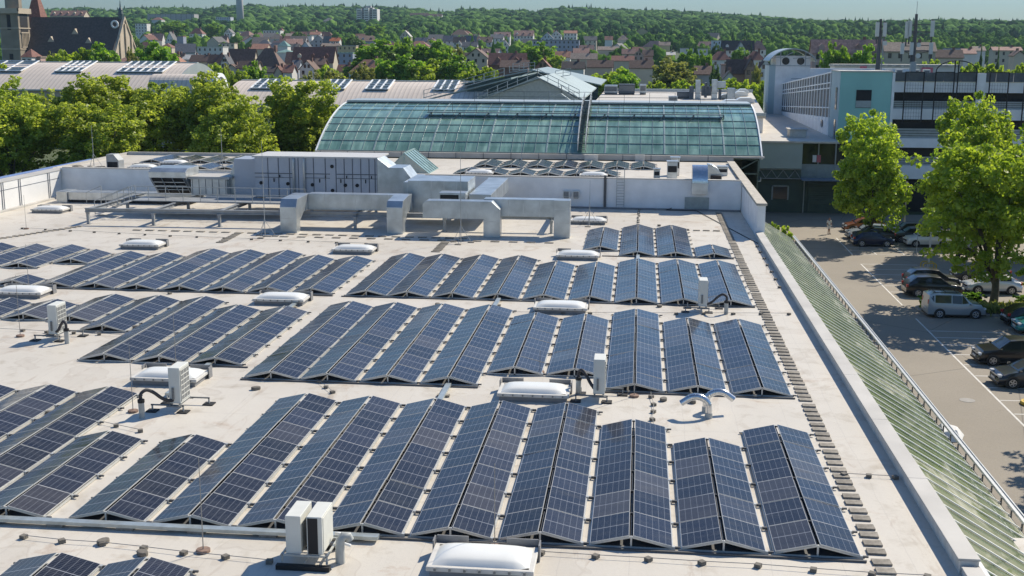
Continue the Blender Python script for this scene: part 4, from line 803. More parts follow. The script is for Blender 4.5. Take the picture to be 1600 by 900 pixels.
# ---- lightning protection
def rod(x, y, h, lab):
    r = empty('lightning_rod', (x, y, 0), 0, lab, 'lightning rod', 'thin lightning rods on the roof')
    MB().tube([(0, 0, .06), (0, 0, h)], [.016, .009], 6).build('rod', M['wire'], r); MB().prism([(.2*math.cos(a), .2*math.sin(a)) for a in np.linspace(0, 2*PI, 9, False)], 2, 0, .09).build('base', M['rust'], r, bevel=.02)
for x, y, h, lab in ((-11.63, 29.0, 2.73, 'thin lightning rod in front of the nearest rows on the left'), (-3.7, 30.12, 2.5, 'thin lightning rod just behind the nearest skylight'), (.05, 45.15, 3.1, 'thin lightning rod right of the middle outdoor unit'), (-18.86, 40.84, 2.7, 'thin lightning rod left of the hose of the left outdoor unit'), (-29.19, 51.54, 3.0, 'thin lightning rod at the left edge beside the farthest left unit'), (-19.79, 47.36, 2.5, 'thin lightning rod behind the left skylight'), (-46.16, 83.6, 2.6, 'thin lightning rod on the far left roof by the slanted pavers'), (-34.2, 61.7, 2.7, 'thin lightning rod rising at the left edge skylight'), (-3.98, 48.2, 1.0, 'short lightning rod behind the middle skylight'), (-44.2, 66.5, 2.6, 'thin lightning rod between the far left rows')): rod(x, y, h, lab)
def mast(x, y, h, lab, z=0.):
    r = empty('lightning_mast', (x, y, z), 0, lab, 'lightning mast', 'tall lightning masts on tripods')
    MB().tube([(0, 0, .05), (0, 0, h*.5), (0, 0, h)], [.035, .028, .012], 6).build('pole', M['rail'], r)
    for a in (.4, 2.5, 4.6):
        e = (.75*math.cos(a), .75*math.sin(a), .06); l = MB(); l.tube([(0, 0, 1.25), e], .018, 5); lo = l.build('leg', M['rail'], r)
        MB().box(e[0]-.22, e[0]+.22, e[1]-.16, e[1]+.16, 0, .06).build('foot_block', M['paver'], lo)
mast(-27.1, 82.4, 7.0, 'tall lightning mast on a tripod left of the first duct leg'); mast(-12.46, 81.5, 6.8, 'tall lightning mast on a tripod in front of the middle duct'); mast(-3.74, 91.2, 3.6, 'lightning mast on a tripod right of the ducts before the rear wall'); mast(-10.9, 108.9, 4.2, 'tall lightning mast on the upper roof in front of the glass vault', 2.3); mast(-39.0, 106.8, 4.0, 'lightning mast on the upper left roof before the plane trees', 2.3); mast(-52.0, 107.5, 4.0, 'lightning mast at the upper left roof edge', 2.3)
HOLD = MB().box(-.085, .085, -.085, .085, 0, .11).mesh('conductor_holder', M['holder'])
def conductor(pts, lab, step=1.25, wig=.05):
    path = []; 
    for a, b in zip(pts[:-1], pts[1:]):
        a, b = Vector((*a, .10)), Vector((*b, .10)); n = max(1, round((b-a).length/step))
        for i in range(n): path.append(a+(b-a)*i/n+Vector((random.uniform(-wig, wig), random.uniform(-wig, wig), 0)))
    path.append(Vector((*pts[-1], .1)))
    o = MB().tube(path, .011, 4).build('conductor_wire', M['wire']); tag(o, lab, 'wire', 'lightning conductor wires')
    for q in path: tag(link('conductor_holder', HOLD, None, (q.x, q.y, 0), random.uniform(0, 1.5)), 'small grey block carrying the '+lab, 'wire holder', 'holder blocks of the '+lab)
conductor([(-17, 29.3), (-9.6, 28.5)], 'conductor wire in front of the nearest left rows')
conductor([(-2.4, 29.9), (7.8, 29.6)], 'conductor wire in front of the nearest right rows', 1.5)
conductor([(.75, 46.0), (.8, 41.2)], 'conductor wire between the right skylight gap and the bent vents', .9)
conductor([(-2.9, 31), (-2.95, 28.9)], 'conductor wire at the nearest skylight', .7)
conductor([(-31, 52.6), (-21.5, 52.0)], 'conductor wire behind the farthest left unit', 1.3)
conductor([(6.9, 37.1), (8.5, 37.0)], 'conductor wire across the right-hand walkway', .9)
conductor([(8.35, 68), (8.4, 82.5)], 'conductor wire along the right parapet', 2.4)
conductor([(-8.2, 59.2), (8.0, 60.9)], 'conductor wire between the second and third row groups', 1.5)
conductor([(-34, 67.8), (-26, 61.9)], 'conductor wire before the far left rows', 1.4)
conductor([(.0, 90.6), (.15, 100.6)], 'conductor wire running to the rear wall', 1.3)
conductor([(-21.9, 40.3), (-17.6, 38.6)], 'conductor wire left of the left outdoor unit', 1.1)
conductor([(-12, 44.2), (-13.4, 46.2)], 'conductor wire behind the nearest rows', .9)
conductor([(-46.5, 83.6), (-34, 81.5), (-19, 80.0)], 'conductor wire on the far left roof', 2.2)
for x, y in ((-15.2, 44.3), (-13.2, 28.6), (-14.6, 29.2), (2.3, 44.6), (1.3, 62), (-24.5, 53.9), (-10.6, 60.9), (1.7, 91.6), (-20.6, 39.9), (1.2, 44.75)):
    o = MB().prism([(.2*math.cos(a), .14*math.sin(a)) for a in np.linspace(0, 2*PI, 10, False)], 2, 0, .13).build('roof_drain', M['holder'], None, bevel=.03, loc=(x, y, 0), rz=x); tag(o, 'squat round brown-grey roof vent cap lying on the white roof', 'roof vent', 'squat vent caps on the roof')
# ================================================================ STEEL FRAME, DUCTS, AIR HANDLERS
fr = empty('steel_frame', (-25, 88, 0), 0, 'low grey steel frame on short posts in front of the air handlers', 'steel frame'); fp = mkpart(fr)
XP = [-42.7, -37.4, -32.1, -26.8, -21.4, -14.5, -6.4]
b = MB(); I = lambda a, c: (b.bar(a, c, .26, .05), b.bar((a[0], a[1], a[2]-.26), (c[0], c[1], c[2]-.26), .26, .05), b.bar((a[0], a[1], a[2]-.13), (c[0], c[1], c[2]-.13), .06, .24))
I((-42.85, 86.6, 1.26), (-6.0, 87.4, 1.26)); fp(b, 'front_beam', M['steel']); b = MB(); I((-42.2, 93.8, 1.26), (-6.0, 95, 1.26)); fp(b, 'rear_beam', M['steel'])
for x in XP:
    b = MB(); I((x, 86.8, 1.22), (x+.1, 97.5, 1.22)); fp(b, 'cross_beam', M['steel'])
for x in XP:
    for y in (86.7, 93.9): fp(MB().box(x-.1, x+.1, y-.1, y+.1, .02, 1.0).box(x-.22, x+.22, y-.2, y+.2, .0, .02).box(x-.13, x+.13, y-.13, y+.13, .85, .99), 'post', M['steel'])
pl = empty('maintenance_platform', (-36, 91, 1.3), 0, 'grated platform with railing and short stairs in front of the air intake', 'platform'); pp = mkpart(pl)
pp(MB().box(-41.0, -26.5, 91.0, 93.5, 1.30, 1.36), 'grating', M['steel'])
pp(railing(MB(), [(-41, 91, 1.36), (-26.5, 91, 1.36)], 1.15, 1.45, .035, 2), 'railing', M['rail'])
b = MB(); railing(b, [(-44.2, 91, .15), (-41.2, 91, 1.36)], 1.1, 1.2, .035, 2); railing(b, [(-44.2, 92.2, .15), (-41.2, 92.2, 1.36)], 1.1, 1.2, .035, 2); pp(b, 'stair_railing', M['rail'])
b = MB()
for i in range(6): b.box(-44.2+i*.5, -43.8+i*.5, 91, 92.2, .18+i*.2, .22+i*.2)
pp(b, 'stair', M['steel'])
d = empty('low_roof_duct', (-46.5, 99.5, 0), 0, 'long low pale duct along the foot of the left rear wall', 'duct'); dp = mkpart(d)
dp(MB().box(-50.4, -39.0, 98.8, 100.4, .25, .95).box(-51.4, -50.41, 98.6, 100.6, .0, 1.0), 'duct_body', M['galv'], bevel=.02); dp(MB().box(-50.2, -39.2, 98.9, 100.3, 0, .249), 'duct_base', M['dark'])
dp(railing(MB(), [(-48.4, 98.2, 0), (-47, 98.2, .6)], 1.0, 1.2, .035, 1), 'side_rail', M['rail'])
# air handling unit
ah = empty('air_handling_unit', (-26.5, 97, 1.3), 0, 'long blue-grey panelled air handling unit with round ports and a pale top', 'air handler'); hp2 = mkpart(ah)
hp2(MB().box(-31.9, -21.5, 95.0, 99.0, 1.3, 4.62), 'casing', M['plant']); hp2(MB().box(-32.1, -21.4, 94.9, 99.2, 4.621, 4.75), 'top_cover', mat('pale_cover', (.56, .55, .52), .5, .08))
sm = MB(); 
for x in (-30.8, -29.9, -28.95, -28.2, -26.9, -25.9, -25.0, -24.3, -23.6, -22.9, -22.2, -21.7): sm.box(x, x+.05, 94.95, 94.999, 1.32, 4.6)
for x0, x1 in ((-31.9, -28.5), (-27.6, -25.5), (-24.9, -21.5)): sm.box(x0, x1, 94.94, 94.999, 3.28, 3.34); sm.box(x0, x1, 94.94, 94.999, 2.95, 2.99)
hp2(sm, 'panel_seam', M['seam'])
for x, z in ((-31.4, 2.5), (-29.1, 2.45), (-27.0, 2.4), (-25.3, 3.95), (-25.3, 1.95), (-24.2, 2.4), (-23.2, 2.4)):
    hp2(MB().prism([(x+.15*math.cos(a), z+.15*math.sin(a)) for a in np.linspace(0, 2*PI, 14, False)], 1, 94.93, 94.99), 'round_port', M['dark'])
for x in (-28.55, -27.65): hp2(MB().tube([(x, 94.85, 1.35), (x, 94.85, 4.3), (x, 94.9, 4.5), (x, 95.05, 4.55)], .11, 8), 'riser_pipe', M['alu'], smooth=True)
hn = MB()
for x in (-30.3, -26.4, -24.6, -22.5): hn.box(x, x+.06, 94.88, 94.96, 2.6, 2.9); hn.box(x+.5, x+.56, 94.88, 94.96, 3.0, 3.2)
hp2(hn, 'door_handle', M['black'])
hp2(MB().prism([(95.6, 4.4), (95.6, 1.35), (98.6, 1.35), (98.6, 4.4)], 0, -33.9, -31.91), 'end_module', M['plant'])
ih = empty('air_intake_hood', (-38.6, 95, 1.3), 0, 'galvanised air intake hood with a slanted dark louvred mouth', 'air intake'); ip = mkpart(ih)
ip(MB().prism([(94.4, 2.85), (94.4, 3.35), (94.9, 3.62), (97.4, 3.62), (97.4, 1.35), (96.0, 1.35)], 0, -40.9, -37.7), 'hood', M['galv'], bevel=.02)
o_ = MB().add([(-40.7, 94.40, 2.8), (-37.9, 94.40, 2.8), (-37.9, 95.93, 1.42), (-40.7, 95.93, 1.42)], [(0, 1, 2, 3)]); 
ip(MB().add([(-40.7, 94.36, 2.80), (-37.9, 94.36, 2.80), (-37.9, 95.94, 1.38), (-40.7, 95.94, 1.38), (-40.7, 94.40, 2.82), (-37.9, 94.40, 2.82), (-37.9, 95.98, 1.40), (-40.7, 95.98, 1.40)], [(0, 1, 2, 3), (7, 6, 5, 4), (0, 4, 5, 1), (1, 5, 6, 2), (2, 6, 7, 3), (3, 7, 4, 0)]), 'intake_mouth', M['dark'])
b = MB()
for t in (.0, .33, .66, 1): x = -40.7+2.8*t; b.bar((x, 94.33, 2.8), (x, 95.9, 1.38), .06)
for t in (.25, .5, .75): b.bar((-40.7, 94.34+1.56*t, 2.8-1.42*t), (-37.9, 94.34+1.56*t, 2.8-1.42*t), .05)
ip(b, 'mouth_bars', M['galv'])
u2 = empty('heat_exchanger_box', (-35.8, 95.5, 1.3), 0, 'low galvanised box unit with a panelled front between intake hood and air handler', 'roof plant'); up_ = mkpart(u2)
up_(MB().box(-37.5, -34.4, 95.0, 97.4, 1.35, 2.72), 'box', M['galv']); up_(MB().box(-37.65, -34.1, 94.8, 97.6, 2.73, 2.95), 'lid', M['coping'], bevel=.02)
up_(MB().prism([(-34.39, 1.35), (-34.39, 2.9), (-33.95, 4.2), (-32.6, 4.4), (-33.2, 1.35)], 1, 95.8, 98.4), 'transition_duct', M['galv2'])
b = MB()
for i in range(6): b.box(-37.4+i*.58, -37.37+i*.58, 94.96, 94.995, 1.4, 2.7)
up_(b, 'panel_seam', M['seam'])
# ducts
SEAM = M['seam']
def duct(lab, builds, seams=()):
    r = empty('roof_duct', builds[0][2], 0, lab, 'duct', 'galvanised roof ducts'); f = mkpart(r)
    for nm, mb, _ in builds: f(mb, nm, M['galv2'], bevel=.015)
    for q in seams: f(MB().box(*q), 'flange_seam', M['galv'])
    return r
leg1 = MB().prism([(84.4, 0), (84.4, 1.95), (84.8, 2.52), (88.2, 2.56), (88.2, 1.35), (86.4, 1.35), (85.35, .8), (85.35, 0)], 0, -26.55, -25.3)
run1 = MB().box(-25.29, -17.35, 87.6, 88.7, 1.35, 2.58)
duct('galvanised duct with a square leg at its left end and a long level run', [('leg', leg1, (-26, 85, 0)), ('level_run', run1, 0)], [(x, x+.05, 87.585, 87.6, 1.33, 2.6) for x in (-24, -22.8, -21.6, -20.3, -19)]+[(-26.57, -25.28, 84.385, 84.4, 1.08, 1.12)])
leg2 = MB().prism([(84.9, 0), (84.9, 2.0), (85.2, 2.45), (87.58, 2.62), (87.58, 1.4), (86.8, 1.3), (85.9, .7), (85.9, 0)], 0, -18.55, -17.36)
duct('galvanised square duct leg with slanted top in the middle of the ducts', [('leg', leg2, (-18, 85.3, 0))], [(-18.57, -17.34, 84.885, 84.9, 1.15, 1.19)])
run3 = MB().prism([(-15.7, 1.35), (-15.7, 2.45), (-15.4, 2.65), (-10.6, 2.65), (-9.98, 2.08), (-9.98, 0), (-11.2, 0), (-11.2, 1.35)], 1, 84.2, 85.3)
duct('galvanised duct with one chamfered right-hand leg, nearest of the level runs', [('leg_and_run', run3, (-13, 84.7, 0))], [(x, x+.05, 84.185, 84.2, 1.36, 2.6) for x in (-15.0, -14.3, -13.4, -12.5, -11.5)]+[(-11.2, -9.97, 84.18, 84.2, 1.15, 1.19)])
leg4 = MB().box(-6.07, -4.9, 84.6, 85.8, 0, 2.77); run4 = MB().box(-11.3, -6.08, 85.2, 86.3, 1.45, 2.72)
duct('galvanised duct ending in the rightmost tall square leg', [('leg', leg4, (-5.5, 85.2, 0)), ('level_run', run4, 0)], [(x, x+.05, 85.185, 85.2, 1.46, 2.7) for x in (-10.5, -9.5, -8.4, -7.2)]+[(-6.08, -4.89, 84.585, 84.6, z, z+.04) for z in (1.1, 2.1)])
big = MB().box(-17.8, -13.1, 89.4, 93.5, 1.0, 3.5); step = MB().prism([(-21.39, 1.45), (-21.39, 4.7), (-20.4, 3.95), (-19.2, 3.95), (-18.3, 2.75), (-17.81, 2.75), (-17.81, 1.2)], 1, 94.6, 97.5); back5 = MB().box(-12.9, -11.2, 88.6, 100.6, 1.5, 2.62); lower = MB().box(-18.5, -17.81, 91, 97, 1.2, 3.2)
duct('large boxy galvanised duct stepping down from the air handler to the middle', [('main_box', big, (-15.5, 91, 1)), ('stepped_connector', step, 0), ('rear_run', back5, 0), ('elbow', lower, 0)], [(x, x+.05, 89.385, 89.4, 1.0, 3.5) for x in (-17, -16, -15, -14)])
b = MB().box(-14.9, -12.9, 86.6, 88.0, 2.4, 2.95); o = b.build('fan_box', M['galv'], None, bevel=.02); tag(o, 'small dark-topped fan box between the large duct and the nearest run', 'fan box'); MB().box(-14.8, -13.4, 86.58, 86.6, 2.45, 2.8).build('fan_slot', M['dark'], o)
# glass gable rooflight
gg = empty('glass_gable_rooflight', (-21, 108, 2.3), 0, 'steep triangular glass rooflight with a green gable beside the air handler', 'rooflight'); gp2 = mkpart(gg)
a0, a1, c0 = (-23.2, 105.8, 2.3), (-19.1, 105.8, 2.3), (-21.4, 105.8, 4.15); L2 = 5.0
gp2(MB().add([a0, c0, (c0[0], c0[1]+L2, c0[2]), (a0[0], a0[1]+L2, a0[2])], [(0, 1, 2, 3)]), 'glass_slope', M['skyglass']); gp2(MB().add([a1, (a1[0], a1[1]+L2, 2.3), (c0[0], c0[1]+L2, c0[2]), c0], [(0, 1, 2, 3)]), 'glass_slope', mat('pale_green_glass', (.25, .36, .34), .12, .25, 1.5))
gp2(MB().add([a0, a1, c0, (c0[0], c0[1]+.02, c0[2]-.03)], [(0, 1, 2)]), 'gable_glass', M['ltgreen'])
b = MB()
for i in range(6):
    y = 105.8+i*L2/5; b.bar((a1[0], y, 2.33), (c0[0], y, 4.18), .09, .07); b.bar((a0[0], y, 2.33), (c0[0], y, 4.18), .07, .07)
for q in (a0, a1, c0): b.bar((q[0], q[1], q[2]+.03), (q[0], q[1]+L2, q[2]+.03), .1, .08)
b.bar((c0[0], 105.77, 2.3), (c0[0], 105.77, 4.1), .06); gp2(b, 'glazing_bars', mat('green_bars', (.30, .42, .40), .4))
# things on and along the rear wall
for x, lab in ((-6.2, 'left small square outdoor unit hung on the rear wall'), (-5.35, 'right small square outdoor unit hung on the rear wall')):
    y = bw(x)-.02; o = MB().box(x-.3, x+.3, y-.34, y-.03, .95, 1.5).build('wall_unit', M['acshell'], None, bevel=.02); tag(o, lab, 'outdoor unit', 'wall-hung units'); MB().box(x-.22, x+.22, y-.352, y-.341, 1.0, 1.45).build('fan_grille', M['acgrill'], o)
    MB().box(x-.2, x+.2, y-.3, y-.03, .88, .949).build('wall_bracket', M['rackdark'], o)
ld = MB(); y = bw(-1.5)-.18
for x in (-1.85, -1.2): ld.bar((x, y, .2), (x, y, 3.5), .05); ld.bar((x, y, 3.5), (x, y+.9, 3.5), .05); ld.bar((x, y+.9, 3.5), (x, y+.9, 2.7), .05)
for i in range(11): ld.bar((-1.85, y, .4+i*.24), (-1.2, y, .4+i*.24), .035)
o = ld.build('wall_ladder', M['rail']); tag(o, 'steel ladder fixed to the rear wall leading to the upper roof', 'ladder')
ct = MB(); y = bw(-2.8)-.1; ct.box(-2.95, -2.75, y-.02, y+.06, .15, 2.9)
for i in range(16): ct.box(-2.98, -2.72, y-.04, y-.02, .2+i*.17, .27+i*.17)
o = ct.build('vertical_cable_tray', M['rackdark']); tag(o, 'dark vertical cable tray on the rear wall left of the ladder', 'cable tray')
o = MB().tube([(8.6, 84, .02), (5.0, bw(5)-.35, .05), (2.4, bw(2.4)-.38, .06), (2.9, bw(2.9)-.5, .25)], .03, 5).build('loose_hose', M['black']); tag(o, 'black hose lying along the foot of the rear wall below the hatch', 'hose')
# exhaust hoods at the right end of the upper roof
e = empty('exhaust_elbow_duct', (5.2, 103, 1.9), 0, 'large shiny round exhaust elbow coming over the rear wall above the hatch', 'exhaust duct'); ep = mkpart(e)
yb_ = bw(5.2)
dr = [(yb_+.45-1.3*math.cos(a), 2.45+1.45*math.sin(a)) for a in np.linspace(0, PI*.62, 16)]+[(yb_+1.1, 2.75), (yb_+.3, 2.45)]
ep(MB().prism(dr, 0, 4.55, 5.85), 'round_elbow', M['chrome'], smooth=True, angle=40)
ep(MB().box(4.52, 5.88, yb_-.9, yb_-.02, 1.55, 2.449), 'square_collar', M['galv'])
e2 = empty('exhaust_half_elbow', (6.7, 105, 2.3), 0, 'big flat-sided quarter-round exhaust duct right of the shiny elbow', 'exhaust duct')
ar = [(6.0+1.3*math.sin(a), 2.35+1.35*math.cos(a)) for a in np.linspace(0, PI/2, 10)]+[(6.0, 2.35)]
MB().prism(ar, 1, 104.2, 105.4).build('quarter_duct', M['galv'], None, bevel=.03).parent = e2
for o in e2.children: o.matrix_parent_inverse = Matrix.Translation(-Vector(e2.location))
o = MB().box(6.3, 7.2, 103.6, 104.15, 2.31, 2.75).build('duct_mouth', M['dark'], e2); o.matrix_parent_inverse = Matrix.Translation(-Vector(e2.location))
for (x, y, w, h, lab, m) in ((2.95, 104.6, .9, 1.55, 'tall square flue box with an open side left of the shiny elbow', 'galv'), (1.6, 104.3, .55, .9, 'short round grey vent at the end of the upper solar rows', 'pvc'), (3.3, 108.0, .8, 1.6, 'slim flue with a rounded cap behind the square flue box', 'chrome'), (7.6, 108.4, .9, .8, 'small boxy vent at the right corner of the upper roof', 'galv')):
    o = MB().box(-w/2, w/2, -w/2, w/2, 0, h).build('roof_flue', M[m], None, bevel=.04, loc=(x, y, 2.3)); tag(o, lab, 'flue'); MB().box(-w/2+.06, w/2-.06, -w/2-.012, -w/2+.002, h*.42, h*.78).build('flue_opening', M['dark'], o); MB().box(-w/2-.06, w/2+.06, -w/2-.06, w/2+.06, h+.001, h+.08).build('flue_cap', M['galv'], o)
for x, y, w, d_, h, lab, m in ((-49.2, 106.1, 1.2, 1.2, 1.4, 'small dark angular vent housing on the upper left roof', 'steel'), (-52.3, 104.9, .8, .8, .4, 'low brown box at the corner of the upper left roof', 'holder'), (-49.9, 104.6, 1.0, .7, .35, 'low grey box below the angular vent housing', 'holder')):
    o = MB().prism([(-w/2, 0), (w/2, 0), (w/2, h*.6), (w*.1, h), (-w/2, h)], 1, -d_/2, d_/2).build('roof_vent', M[m], None, bevel=.02, loc=(x, y, 2.3)); tag(o, lab, 'roof vent'); MB().box(-w/2+.1, w/2-.1, -d_/2-.012, -d_/2, h*.12, h*.5).build('vent_slot', M['dark'], o)
# antenna masts on the garage
def antenna(x, y, z0, h, panels, lab):
    r = empty('antenna_mast', (x, y, z0), 0, lab, 'antenna mast', 'phone masts on the car park roof')
    MB().tube([(0, 0, 0), (0, 0, h*.38), (0, 0, h)], [.32, .26, .17], 8).build('mast_pole', M['rackdark'], r)
    for px, pz, ph, arm in panels:
        MB().box(px-.22, px+.22, -.32, -.1, pz, pz+ph).build('antenna_panel', M['acshell'], r, bevel=.02)
        b = MB(); b.bar((0, 0, pz+ph*.3), (px, -.05, pz+ph*.3), .14); b.bar((0, 0, pz+ph*.75), (px, -.05, pz+ph*.75), .10); b.bar((px, -.02, pz-.9), (px, -.02, pz+ph+.15), .15); b.bar((0, 0, pz-.1), (px, -.04, pz+ph*.3), .07); b.build('antenna_arm', M['rackdark'], r)
    return r
a = antenna(29.0, 151, 10.01, 7.3, [(-.38, 5.2, 1.7, 0), (.5, 5.2, 1.65, 0)], 'shorter phone antenna mast with two pale panels on the car park roof')
MB().box(.35, .85, -.35, -.1, 4.15, 4.65).build('radio_box', M['acshell'], a); MB().tube([(.42, 0, 0), (.42, 0, 5)], .08, 6).build('cable_run', M['rail'], a)
a = antenna(33.2, 151, 10.01, 7.9, [(-1.05, 5.0, 2.0, 0), (-.72, 5.2, 1.9, 0), (1.95, 5.2, 1.9, 0), (-1.45, 3.1, 1.3, 0), (-.35, 3.0, 1.5, 0), (1.95, 3.1, 1.4, 0)], 'taller phone antenna mast with wide arms and many pale panels')
MB().box(-.32, .32, -.32, .32, 0, 2.2).build('mast_base', M['pvc'], a, bevel=.03); MB().tube([(0, 0, 7.2), (0, 0, 9.4)], .03, 5).build('mast_whip', M['rail'], a); MB().tube([(.45, -.3, 2.9), (.45, -.42, 2.9)], .3, 12).build('dish', M['acshell'], a); MB().tube([(.45, -.3, 4.2), (.45, -.42, 4.2)], .26, 12).build('dish', M['acshell'], a)
for i, x in enumerate((30.6, 31.9, 33.9, 35.2)):
    o = MB().box(-.4, .4, -.35, .35, 0, 1.25).build('deck_cooling_unit', M['acshell'], None, bevel=.03, loc=(x, 152.5, 10.01)); tag(o, 'small pale cooling unit near the antenna masts, %s from left' % ORD[i], 'outdoor unit', 'cooling units on the car park roof'); MB().box(-.3, .3, -.36, -.351, .3, 1.1).build('fan_grille', M['acgrill'], o)

# ================================================================ TREES
def crown_arrays(seed, rx, rz, nclump, nleaf, leaf, squash=.9, droop=0., lobes=7, shape='round'):
    """leaf quads gathered in clumps spread through an uneven crown; returns verts, quads, tone"""
    g = np.random.default_rng(seed)
    lc = g.normal(size=(lobes, 3)); lc /= np.linalg.norm(lc, axis=1)[:, None]; lc *= .55; lr = g.uniform(.42, .62, lobes)
    lc = np.vstack([lc, [[0, 0, 0]]]); lr = np.append(lr, .62)
    C_ = []
    while len(C_) < nclump:
        k = g.integers(len(lc)); d = g.normal(size=3); d /= np.linalg.norm(d); p = lc[k]+d*lr[k]*g.uniform(.55, 1.02)
        if shape == 'column': p = p*np.array([.9, .9, 1.0]); p[:2] *= max(.25, 1-.45*max(0, p[2]))
        if shape == 'cone': p[:2] *= max(.1, .55-.5*p[2])
        if g.random() < .08: p *= 1.12
        C_.append(p)
    C_ = np.array(C_); C_[:, 2] -= droop*np.abs(C_[:, :2]).max(1)**2
    cr = g.uniform(.06, .135, nclump); per = g.poisson(nleaf/nclump, nclump); idx = np.repeat(np.arange(nclump), per); n = len(idx)
    d = g.normal(size=(n, 3)); d /= np.linalg.norm(d, axis=1)[:, None]
    P_ = C_[idx]+d*(cr[idx]*g.uniform(.3, 1, n)**.5)[:, None]*np.array([1.15, 1.15, .8])
    P_ = P_*np.array([rx, rx, rz])
    # leaf quads: random, biased to face outward and up
    nrm = d*.7+g.normal(size=(n, 3))*.6+np.array([0, 0, .5]); nrm /= np.linalg.norm(nrm, axis=1)[:, None]
    a = np.cross(nrm, g.normal(size=(n, 3))); a /= np.linalg.norm(a, axis=1)[:, None]; b = np.cross(nrm, a)
    s = leaf*g.uniform(.45, 1.35, n)[:, None]
    v = np.stack([P_-a*s*.5-b*s*.36, P_+a*s*.5-b*s*.30, P_+a*s*.42+b*s*.36, P_-a*s*.46+b*s*.32], 1).reshape(-1, 3)
    q = np.arange(4*n).reshape(-1, 4); tone = np.repeat(np.clip(g.normal(.5, .22, nclump)[idx]+g.normal(0, .12, n), 0, 1), 4)
    return v, q, tone, C_*np.array([rx, rx, rz])
def trunk_mesh(seed, h, r, C_, zc, nl=7):
    g = random.Random(seed); m = MB(); top = zc*1.15
    m.tube([(0, 0, -.3), (0, 0, .25), (g.uniform(-.1, .1), g.uniform(-.1, .1), h*.5), (g.uniform(-.3, .3), g.uniform(-.3, .3), top)], [r*1.35, r, r*.82, r*.3], 10)
    for i in range(nl):
        c = C_[g.randrange(len(C_))]; z0 = h*(.75+.5*g.random()); e = (c[0]*.85, c[1]*.85, zc+c[2]*.8)
        m.tube([(0, 0, z0*.8), (e[0]*.4, e[1]*.4, z0*.8+(e[2]-z0*.8)*.5), e], [r*.5, r*.3, r*.08], 6)
    return m.mesh('trunk', M['bark'], True)
PROTO = {}
def proto(key, seed, rx, rz, zc, leafmat, nclump, nleaf, leaf, trunk_r=.28, **k):
    v, q, t, C_ = crown_arrays(seed, rx, rz, nclump, nleaf, leaf, **k)
    PROTO[key] = (npmesh('crown', v+np.array([0, 0, zc]), q, LEAF[leafmat], t), trunk_mesh(seed, max(1, zc-rz), trunk_r, C_, zc), zc+rz, rx)
proto('planeA', 11, 5.6, 6.0, 9.6, 'plane', 560, 30000, .27, .34); proto('planeB', 12, 5.2, 6.2, 9.4, 'plane', 560, 29000, .27, .34); proto('planeC', 13, 5.0, 6.6, 9.6, 'plane', 560, 29000, .27, .34)
proto('lotA', 21, 6.4, 5.7, 8.0, 'bright', 540, 32000, .26, .34); proto('lotB', 22, 5.0, 5.6, 7.2, 'bright', 500, 28000, .26, .3)
proto('midA', 31, 6, 6, 8, 'lush', 300, 10000, .55, .3); proto('midB', 32, 6, 5.2, 7, 'bright', 300, 9500, .55, .3); proto('midC', 33, 6, 6.5, 8, 'olive', 300, 10000, .5, .3, droop=.35); proto('midD', 34, 6, 6, 8, 'dark', 280, 9500, .55, .3)
proto('column', 35, 3.2, 8, 9, 'dark', 220, 8000, .45, .25, shape='column', lobes=4); proto('cone', 36, 5, 8, 9, 'dark', 220, 8000, .5, .25, shape='cone', lobes=5); proto('shrub', 37, 1.6, 1.5, 1.5, 'bright', 70, 3200, .22, .06)
def tree(kind, x, y, z, h, w, label, group=None, name='tree', rz=None):
    me, tr, h0, r0 = PROTO[kind]; r = empty(name, (x, y, z), random.Random(label).uniform(0, 6.28) if rz is None else rz, label, 'shrub' if name == 'shrub' else 'tree', group)
    r.scale = (w/(2*r0), w/(2*r0), h/h0); link('crown', me, r); link('trunk', tr, r); return r
gz = G
for k, x, y, h, w, lab in (('planeA', -76.5, 134, 16.2, 12.5, 'broad yellow-green plane tree at the left edge of the tree row'), ('planeC', -66.8, 138, 16.0, 11.5, 'yellow-green plane tree second from left in the row beside the roof'), ('planeB', -58.2, 138, 14.2, 11.2, 'yellow-green plane tree in the middle of the row beside the roof'), ('planeA', -49.8, 139, 15.3, 10.8, 'yellow-green plane tree fourth from left in the row beside the roof'), ('planeC', -41.6, 144, 15.6, 9.8, 'darker rounded plane tree at the right end of the row, touching the glass vault'), ('planeB', -86, 140, 15, 12, 'plane tree leftmost of all, cut by the picture edge'), ('planeB', -71.5, 127, 13.6, 10, 'lower plane tree in front of the two leftmost ones'), ('planeA', -45.8, 131, 12.8, 9, 'lower plane tree in front of the gap before the darker one'), ('planeC', -61.5, 128, 13.0, 10, 'lower plane tree in front of the middle of the row')):
    tree(k, x, y, gz, h+.9, w*1.18, lab, 'plane trees beside the roof', 'plane_tree')
for k, x, y, h, w, lab in (('lotA', 27.0, 90.2, 13.6, 12.6, 'big bright green tree standing in the planted kerb island of the car park'), ('lotB', 31.6, 113, 15.4, 10.2, 'bright green tree behind the kerb island tree, reaching up to the white garage bands'), ('lotB', 23.5, 121.0, 13.3, 9.6, 'bright green tree in front of the teal corner tower'), ('lotB', 34.6, 126, 12.6, 9.5, 'shaded green tree deep between the trees before the garage'), ('lotB', 37.5, 112, 14.6, 9, 'bright green tree at the right picture edge before the garage'), ('lotA', 27.6, 58.6, 12.5, 10, 'tree just outside the right edge throwing dappled shade on the car park')):
    tree(k, x, y, gz, h, w, lab, 'car park trees', 'deciduous_tree')
tree('shrub', 29.6, 86.9, gz+.1, 4.3, 4.6, 'leafy light green bush at the right end of the kerb island', None, 'shrub')
